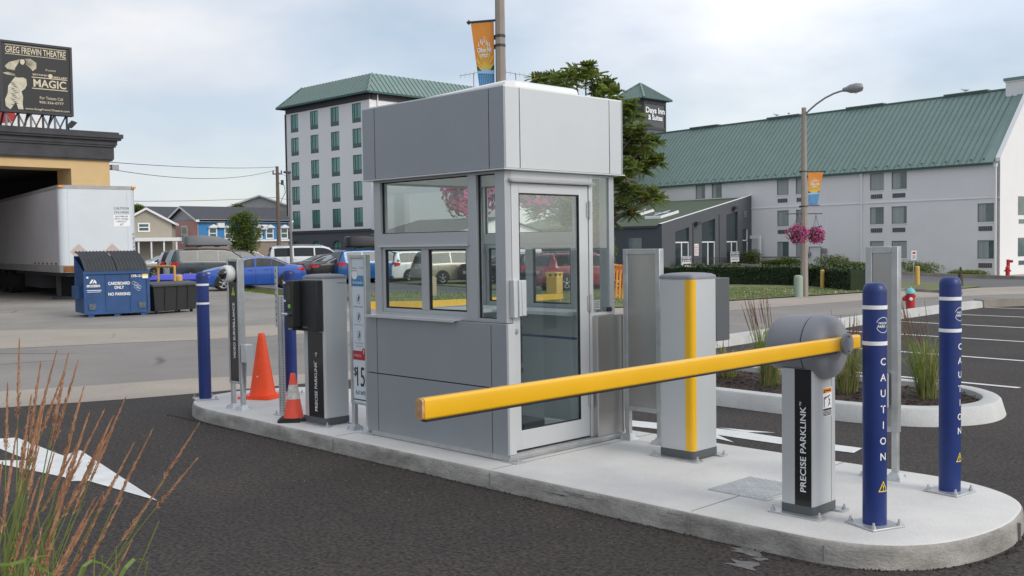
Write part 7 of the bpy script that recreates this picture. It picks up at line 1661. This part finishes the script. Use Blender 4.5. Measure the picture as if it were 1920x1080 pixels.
def sumac():
    rd = random.Random(11); base = D(1088, 540, 37.5); base.z = .0; org = (base.x, base.y, 0); T = thing('sumac_tree', 'spreading sumac tree with long drooping leaves and rusty seed clusters behind the booth', 'tree', org)
    clumps = [(1010,150,22,.5),(1035,152,20,.0),(1060,150,24,-.4),(1078,138,22,.3),(1098,132,20,0),(1112,146,18,.4),(1050,166,20,.2),(1024,165,14,0),(1125,170,18,.3),(1138,160,12,0),(1146,176,14,-.3),(1120,185,16,.3),
      (1176,198,12,0),(1190,212,12,.3),(1165,208,16,.5),(1170,240,22,.2),(1196,244,15,-.3),(1182,262,20,.3),(1206,270,18,-.2),(1228,266,9,.2),(1170,285,22,.5),(1198,292,20,0),(1222,300,16,.2),(1236,303,8,0),(1180,312,22,-.2),(1205,318,14,.2),(1165,335,20,.2),(1172,355,18,0),(1195,366,18,.3),(1218,370,16,-.1),(1236,372,8,0),(1170,385,14,.3),(1185,398,8,.2),
      (1040,380,30,.3),(1070,390,28,-.2),(1015,395,22,.2),(1090,375,24,0),(1060,415,22,.3),(1110,360,26,.2),(1125,395,20,0),(1130,330,26,0),(1090,330,26,.3),(1045,340,24,0),(1095,285,30,0),(1130,290,22,0),(1090,240,28,0),(1060,210,22,0),(1130,235,24,0),(1000,370,18,0),(1145,410,16,.3)]
    m = MB(); br = []
    for px, py, r, dz in clumps:
        dep = 37.5+dz*2.2+rd.uniform(-.8, .8); c = D(px, py, dep); R_ = r*.92*dep/FPX; br.append((c, R_))
        # compound leaves: a rachis with paired drooping leaflets
        nl = int(18+r*1.5)
        for i in range(nl):
            a = rd.uniform(0, 2*pi); el = rd.uniform(-.5, .9); st = c+Vector((rd.uniform(-.6,.6), rd.uniform(-.6,.6), rd.uniform(-.6,.5)))*R_
            d = (Vector((cos(a)*cos(el), sin(a)*cos(el), sin(el)*.8+.15))*.8+(st-c)/R_*.8).normalized(); ln = rd.uniform(.28, .46); mi = 0 if rd.random() < .55 else (1 if rd.random() < .45 else 2)
            side_ = d.cross(Vector((0,0,1))).normalized()
            for k in range(7):
                t = (k+.6)/7; p = st+d*ln*t-Vector((0,0,.14*ln*t*t*2)); s = .15*(1-.35*t)
                for sg in (1, -1):
                    e = p+side_*sg*s+d*s*.45-Vector((0,0,s*.18)); w_ = d*.052+Vector((0,0,.012)); m.add([p-w_*.4, p.lerp(e,.5)+w_, e, p.lerp(e,.5)-w_], [(0,1,2,3)], mi)
    m.build('crown', [M['leaf1'], M['leaf2'], M['leaf3']], T, loc=org)
    s = MB()
    for c, R_ in br:
        if rd.random() < .6:
            for k in range(rd.randint(1, 3)): p = c+Vector((rd.uniform(-.8,.8), rd.uniform(-.8,.8), rd.uniform(-.3,.8)))*R_; s.lathe([(0,-.10),(.04,-.06),(.045,0),(.03,.07),(0,.13)], 6, tuple(p))
    s.build('seed_clusters', M['seed'], T, loc=org)
    t = MB(); tp = [base, base+Vector((.1,.1,1.6)), base+Vector((.0,.3,3.0)), base+Vector((.2,.2,4.6)), base+Vector((.1,.0,6.2))]; t.tube(tp, [.2,.16,.13,.09,.04], 10)
    for c, R_ in br:
        k = min(3, max(1, int((c.z-1.2)/1.6))); st = tp[k]; mid = st.lerp(c, .5)+Vector((0,0,.25)); t.tube([st, mid, c, c+(c-mid).normalized()*R_*.5], [.05,.035,.018,.008], 6)
    t.build('trunk', M['bark'], T, loc=org, smooth=True)
sumac()
def small_tree(px, dep, py_top, py_bot, wpx, label, name='street_tree', seed=3, nclump=16, lsz=.2):
    rd = random.Random(seed); c = D(px, py_bot, dep); zt = D(px, py_top, dep).z; zb = max(.8, D(px, py_bot, dep).z); w = wpx*dep/FPX/2; org = (c.x, c.y, 0); T = thing(name, label, 'tree', org); m = MB()
    for i in range(nclump):
        t = (i+.5)/nclump; z = zb+(zt-zb)*t; rr = w*(1-.75*abs(t-.42)**1.3*1.7); a = i*2.4; q = (c.x+rr*.62*cos(a)*rd.uniform(.5,1), c.y+rr*.62*sin(a)*rd.uniform(.5,1), z); s_ = max(.25, w*.42*rd.uniform(.7, 1.15))
        leafcloud(m, q, (s_, s_, s_*.8), int(300*min(1.6, s_)+120), lsz, rd)
    m.build('crown', [M['leaf1'], M['leaf2'], M['leaf3']], T, loc=org); t = MB(); t.tube([(c.x,c.y,0),(c.x+.05,c.y,zb*.8),(c.x,c.y+.05,zb+(zt-zb)*.8)], [.14,.1,.03], 8)
    for i in range(7): a = i*2.1; z = zb+(zt-zb)*(.1+.09*i); t.tube([(c.x,c.y,z-.3),(c.x+w*.5*cos(a),c.y+w*.5*sin(a),z+.3)], [.045,.015], 5)
    t.build('trunk', M['bark'], T, loc=org)
small_tree(456, 80, 402, 468, 84, 'round leafy tree in front of the bright blue terrace', seed=5, nclump=22, lsz=.24)
small_tree(262, 110, 386, 402, 30, 'tree top showing over the beige house roof', seed=6, nclump=8, lsz=.3)
small_tree(445, 118, 385, 396, 34, 'tree top peeping over the blue terrace roof', seed=7, nclump=7, lsz=.3)
small_tree(1140, 50, 440, 500, 30, 'leafy shrub seen through the booth sidelight', 'garden_shrub', seed=8, nclump=8)
# shrubs along the hotel
def shrub(p, r, h, label, seed, grp=None, name='low_shrub', n=2200, lsz=.17, mats=None):
    rd = random.Random(seed); T = thing(name, label, 'shrub', p, 0, grp); m = MB()
    for k in range(5): leafcloud(m, (r*.5*cos(k*1.3), r*.4*sin(k*1.3), h*rd.uniform(.35,.6)), (r*.7, r*.6, h*.45), n//5, lsz, rd)
    m.v = [(x, y, max(.01, z)) for x, y, z in m.v]; m.build('foliage', mats or [M['leaf1'], M['leaf2'], M['leaf3']], T); q = MB()
    for k in range(4): q.tube([(0,0,0),(r*.4*cos(k*1.6),r*.4*sin(k*1.6),h*.6)], [.03,.012], 5)
    q.build('stems', M['bark'], T)
for s, d_, r, h, lb in [(-19.9,1.5,.9,1.35,'dark spiky shrub against the hotel beside the lobby'),(-12.0,1.6,1.3,1.1,'bright green low shrub beside the gas meter'),(-10.3,1.9,1.3,.6,'low dark juniper near the left downspout of the hotel'),(-15.9,1.7,1.0,.75,'small shrub left of the gas meter'),(-8.2,2.2,1.1,.7,'dark mounded shrub below the hotel window behind the small white sign'),(-4.7,2.0,1.5,.95,'largest dark mounded shrub by the hotel wall, left of the weathered post'),(-1.2,1.7,1.2,.45,'flat green shrub by the right corner of the hotel'),(-17.6,1.6,.9,.5,'flat juniper under the hotel ground floor windows')]:
    p = FH.P(s, 0, d_); shrub((p[0], p[1], terr(p[0], p[1])+.04), r, h, lb, int(s*10)+900)
# hedge
def hedge():
    rd = random.Random(21); pts = [(lambda g_: (g_.x+Fh.x*.4, g_.y+Fh.y*.4))(G(*q_)) for q_ in ((1120,535),(1250,534),(1400,534.5),(1500,536),(1545,538),(1590,543),(1622,547))]; org = (-20.5, 36, 0); T = thing('hedge', 'long clipped dark green hedge behind the lawn, curving round at its right end', 'hedge', org); m = MB(); core = MB()
    hh = .78; w = .8
    L_ = []
    for (a, b) in zip(pts, pts[1:]):
        A, B_ = Vector((*a,0)), Vector((*b,0)); n = int((B_-A).length/.1); 
        for i in range(n): L_.append((A.lerp(B_, i/n), (B_-A).normalized()))
    for c, d in L_:
        nn = Vector((d.y, -d.x, 0)); bump = .05*sin(c.x*1.7)+.04*sin(c.x*4.1)
        for k in range(46):
            if rd.random() < .55: p = c+nn*(w/2+rd.uniform(-.05,.04))+Vector((0,0,rd.uniform(.02,hh+bump)))
            else: p = c+nn*rd.uniform(-w/2,w/2)+Vector((0,0,hh+bump+rd.uniform(-.05,.05)))
            p += d*rd.uniform(-.06,.06); a = rd.uniform(0,6.3); s = rd.uniform(.03,.065); t = rd.uniform(-1,1); e = Vector((cos(a)*cos(t),sin(a)*cos(t),sin(t))); u = e.cross(Vector((rd.uniform(-1,1),rd.uniform(-1,1),1))).normalized(); up_ = p.z > hh-.12
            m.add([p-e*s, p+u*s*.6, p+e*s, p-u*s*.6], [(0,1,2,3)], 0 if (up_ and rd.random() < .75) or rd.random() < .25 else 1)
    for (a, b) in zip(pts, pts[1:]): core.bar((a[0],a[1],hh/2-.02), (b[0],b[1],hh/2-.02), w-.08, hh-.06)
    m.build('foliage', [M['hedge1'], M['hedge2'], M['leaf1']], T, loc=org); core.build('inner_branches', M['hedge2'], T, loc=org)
hedge()
# lawn blades and daisies as ground cover
rd = random.Random(5); m = MB()
for i in range(9000):
    x = rd.uniform(-22, -16.45); y = rd.uniform(23, 34)
    if x > -17.6+.115*(y-24): continue
    a = rd.uniform(0, pi); s = rd.uniform(.012,.03); h = rd.uniform(.015,.045); m.add([(x-s*cos(a),y-s*sin(a),.02),(x+s*cos(a),y+s*sin(a),.02),(x+rd.uniform(-.03,.03),y+rd.uniform(-.03,.03),.03+h)], [(0,1,2)], 2 if i % 22 == 0 else i % 2)
tag(m.build('lawn_grass', [M['blade'], M['grass'], M['white']]), 'short green lawn grass dotted with small white flowers', 'grass', kind='stuff')
m = MB()
for i in range(2500):
    t = rd.random()*5; k = int(t); seg = [(-64.9,29.9),(-55.1,27.0),(-47.3,24.9),(-41.3,23.2),(-35.5,21.8),(-31,20.4)]; f_ = t-k; x = seg[k][0]+(seg[k+1][0]-seg[k][0])*f_+rd.uniform(-.3,.3); y = seg[k][1]+(seg[k+1][1]-seg[k][1])*f_-rd.uniform(0,.5); h = rd.uniform(.04,.13); m.add([(x-.04,y,.0),(x+.04,y,.0),(x+rd.uniform(-.06,.06),y,h)], [(0,1,2)], i % 2)
for i in range(700):
    x = rd.uniform(-30.5,-22.8); y = rd.uniform(18.8,25); h = rd.uniform(.02,.05)
    if y < 20.6-(x+30.5)*.27: continue
    m.add([(x-.04,y,.08),(x+.04,y,.08),(x,y,.09+h)], [(0,1,2)], i % 2)
tag(m.build('verge_grass', [M['blade'], M['leaf1']]), 'ragged green grass along the kerb of the far parking lot', 'grass', kind='stuff')

# ---- reed grasses
def reed(p, h, label, n, seed, spread=.35, lean=(0,0), plume='plume_d', plh=.28, bl=160, grp='reed grasses in the planter'):
    rd = random.Random(seed); T = thing('reed_grass', label, 'ornamental grass', p, 0, grp); st = MB(); pl = MB(); b = MB()
    for i in range(n):
        a = rd.uniform(0, 2*pi); q = rd.random()**.6; top = Vector((spread*q*cos(a)+lean[0]*h, spread*q*sin(a)+lean[1]*h, h*rd.uniform(.72, 1.0))); bs = Vector((.08*cos(a), .08*sin(a), 0)); mid = bs.lerp(top, .5)+Vector((0,0,.05)); st.tube([bs, mid, top], [.0035,.003,.002], 4)
        d = (top-mid).normalized(); feather(pl, top-d*plh*.9, d, plh, rd)
    for i in range(bl):
        a = rd.uniform(0, 2*pi); l = h*rd.uniform(.3, .66); r_ = rd.uniform(.04, .36)*(1 if rd.random() < .7 else 1.4); w = rd.uniform(.0016,.0036); bs = Vector((.12*cos(a)*rd.random(), .12*sin(a)*rd.random(), 0)); t = Vector((-sin(a), cos(a), 0))*w
        P = [bs, bs+Vector((r_*.25*cos(a), r_*.25*sin(a), l*.6)), bs+Vector((r_*.6*cos(a), r_*.6*sin(a), l*.95)), bs+Vector((r_*cos(a), r_*sin(a), l*rd.uniform(.7,.98)))]; mi = rd.choice((0,0,1,1,2))
        b.add([P[0]-t, P[0]+t, P[1]+t, P[1]-t], [(0,1,2,3)], mi); b.add([P[1]-t, P[1]+t, P[2]+t*.7, P[2]-t*.7], [(0,1,2,3)], mi); b.add([P[2]-t*.7, P[2]+t*.7, P[3]], [(0,1,2)], mi)
    st.build('stems', M['stem'], T); pl.build('plumes', M[plume], T); b.build('leaf_blades', [M['blade'], M['stem2'], M['leaf1']], T); return T
def feather(pl, p, d, L_, rd, r0=.009, n=None):
    """a slim plume: a core spindle plus short upswept spikelets"""
    n = n or 26; pl.tube([p, p+d*L_*.5, p+d*L_], [r0*.28, r0*.35, .0008], 5)
    a_ = d.cross(Vector((1,0,0))).normalized(); b_ = d.cross(a_)
    for k in range(n):
        t = k/n; an = rd.uniform(0, 2*pi); o = (a_*cos(an)+b_*sin(an)); r_ = r0*(1.15-t)*rd.uniform(.5, 1.35); s = L_*rd.uniform(.05,.10); q = p+d*L_*t
        w = o.cross(d)*r0*.28; pl.add([q, q+o*r_*.7+d*s*.5+w, q+o*r_+d*s, q+o*r_*.7+d*s*.5-w], [(0,1,2,3)])
for i, (px, py, h, lx, lb) in enumerate([(1745,752,1.04,-.16,'reed grass tuft between the two CAUTION bollards'), (1592,742,.88,.0,'reed grass tuft just right of the grey barrier hood'), (1445,728,1.12,-.14,'reed grass tuft between the terminal cabinet and the barrier gate')]):
    g = G(px, py, .1); k = 1.25; reed((g.x-.1, g.y+.15, .1), h, lb, 24, 40+i, spread=.20, lean=(lx*.7, lx*.7), plh=.24, bl=300)
g = G(1352, 712, .1); reed((g.x-.05, g.y+.2, .1), .6, 'shortest reed grass tuft, half hidden behind the terminal cabinet', 4, 60, spread=.15, bl=220)
# foreground reed grass at lower left, standing in a bed just below the frame
def foreground_reed():
    rd = random.Random(9); base = D(60, 540, 2.55); bx, by = base.x, base.y; org = (bx, by, 0); T = thing('reed_grass_clump', 'large reed grass clump with rust coloured plumes in the lower left foreground', 'ornamental grass', org); st = MB(); pl = MB(); bl = MB()
    tips = [(36,642,2.9,70),(14,722,2.7,75),(103,666,2.9,-10),(127,665,2.8,40),(144,680,2.7,30),(75,686,2.8,20),(83,755,2.6,0),(155,730,2.8,60),(233,748,3.0,90),(189,778,2.7,40),(203,812,2.5,50),(203,796,2.6,90),(246,838,2.7,120),(281,812,2.9,150),(371,795,3.1,190),(306,900,2.7,170),(225,940,2.5,120),(97,860,2.4,30),(164,780,2.5,60),(58,745,2.5,10),(30,812,2.4,-10),(3,872,2.3,-30),(122,912,2.5,60),(175,936,2.4,70),(190,947,2.6,100),(82,754,2.7,30),(160,790,2.9,80)]
    for k_ in range(34):
        q = tips[rd.randrange(27)]; tips.append((q[0]+rd.uniform(-45, 22), q[1]+rd.uniform(20, 190), q[2]+rd.uniform(-.15, .15), q[3]+rd.uniform(-30, 10)))
    for ti, (px, py, dep, bxp) in enumerate(tips):
        tip = D(px, py, dep); yb = 468+H*FPX/dep; x1080 = px-(px-bxp*.95)*.9 if px > bxp else px-4; bx_ = px+(x1080-px)*(yb-py)/max(200, 1080-py)*.8
        b0 = G(bx_, yb); 
        line = [b0.lerp(tip, t) for t in (0, .3, .6, .82, 1)]; bow = (Vector((tip.x, tip.y, 0))-Vector((b0.x, b0.y, 0)))*-.10
        line = [p+bow*sin(pi*t) for p, t in zip(line, (0, .3, .6, .82, 1))]
        L_ = rd.uniform(.17, .27)*(1 if ti < 27 else .7); d = (line[4]-line[3]).normalized(); e0 = tip-d*L_*.9
        st.tube(line[:4]+[e0], [.0026,.0024,.0020,.0016,.0011], 5)
        if ti < 27 or rd.random() < .35: feather(pl, tip-d*L_, (d+Vector((0,0,-.02))).normalized(), L_, rd, .0072, 110)
        if rd.random() < .3: feather(pl, tip-d*(L_+.06)+Vector((.004,.003,0)), d, L_*.8, rd, .006, 60)
    for i in range(26):
        b0 = D(rd.uniform(-60, 190), 540, rd.uniform(2.3, 2.8)); b0.z = 0; t = D(rd.uniform(-10, 300), rd.uniform(960, 1100), rd.uniform(2.3, 2.8)); st.tube([b0, b0.lerp(t,.5)+Vector((0,0,.06)), t], [.0022,.002,.0016], 4)
    def blade(p, w):
        P = [D(*q) for q in p]
        for i in range(len(P)-1):
            d = (P[i+1]-P[i]).normalized(); u = d.cross(-FW).normalized()*w; w0 = 1-abs(i/(len(P)-1)-.3); w1 = 1-abs((i+1)/(len(P)-1)-.3) if i < len(P)-2 else .05; bl.add([P[i]-u*w0, P[i]+u*w0, P[i+1]+u*w1, P[i+1]-u*w1], [(0,1,2,3)])
    blade([(-20,1060,2.3),(20,1058,2.3),(50,1050,2.32),(75,1043,2.34),(93,1041,2.35)], .004); blade([(48,1100,2.2),(50,1060,2.25),(52,1046,2.25),(60,1052,2.25),(80,1066,2.2),(110,1085,2.2)], .006); blade([(45,1110,2.2),(49,1070,2.25),(52,1046,2.25)], .005)
    blade([(215,1100,2.3),(235,1065,2.3),(252,1048,2.32),(262,1048,2.35),(276,1052,2.38)], .005); blade([(140,1100,2.3),(155,1062,2.3),(172,1051,2.32),(190,1056,2.34),(205,1066,2.34),(222,1085,2.34)], .0035)
    st.build('stems', M['stem'], T, loc=org, smooth=True); pl.m = [(i_//9) % 2 for i_ in range(len(pl.m))]; pl.build('plumes', [M['plume'], M['plume2']], T, loc=org); bl.build('leaf_blades', M['blade'], T, loc=org)
foreground_reed()
b_ = D(60, 540, 2.5); sheet('planting_bed', [(b_.x+.8*cos(a), b_.y+.8*sin(a)) for a in [2*pi*i/20 for i in range(20)]], .012, M['mulch'])
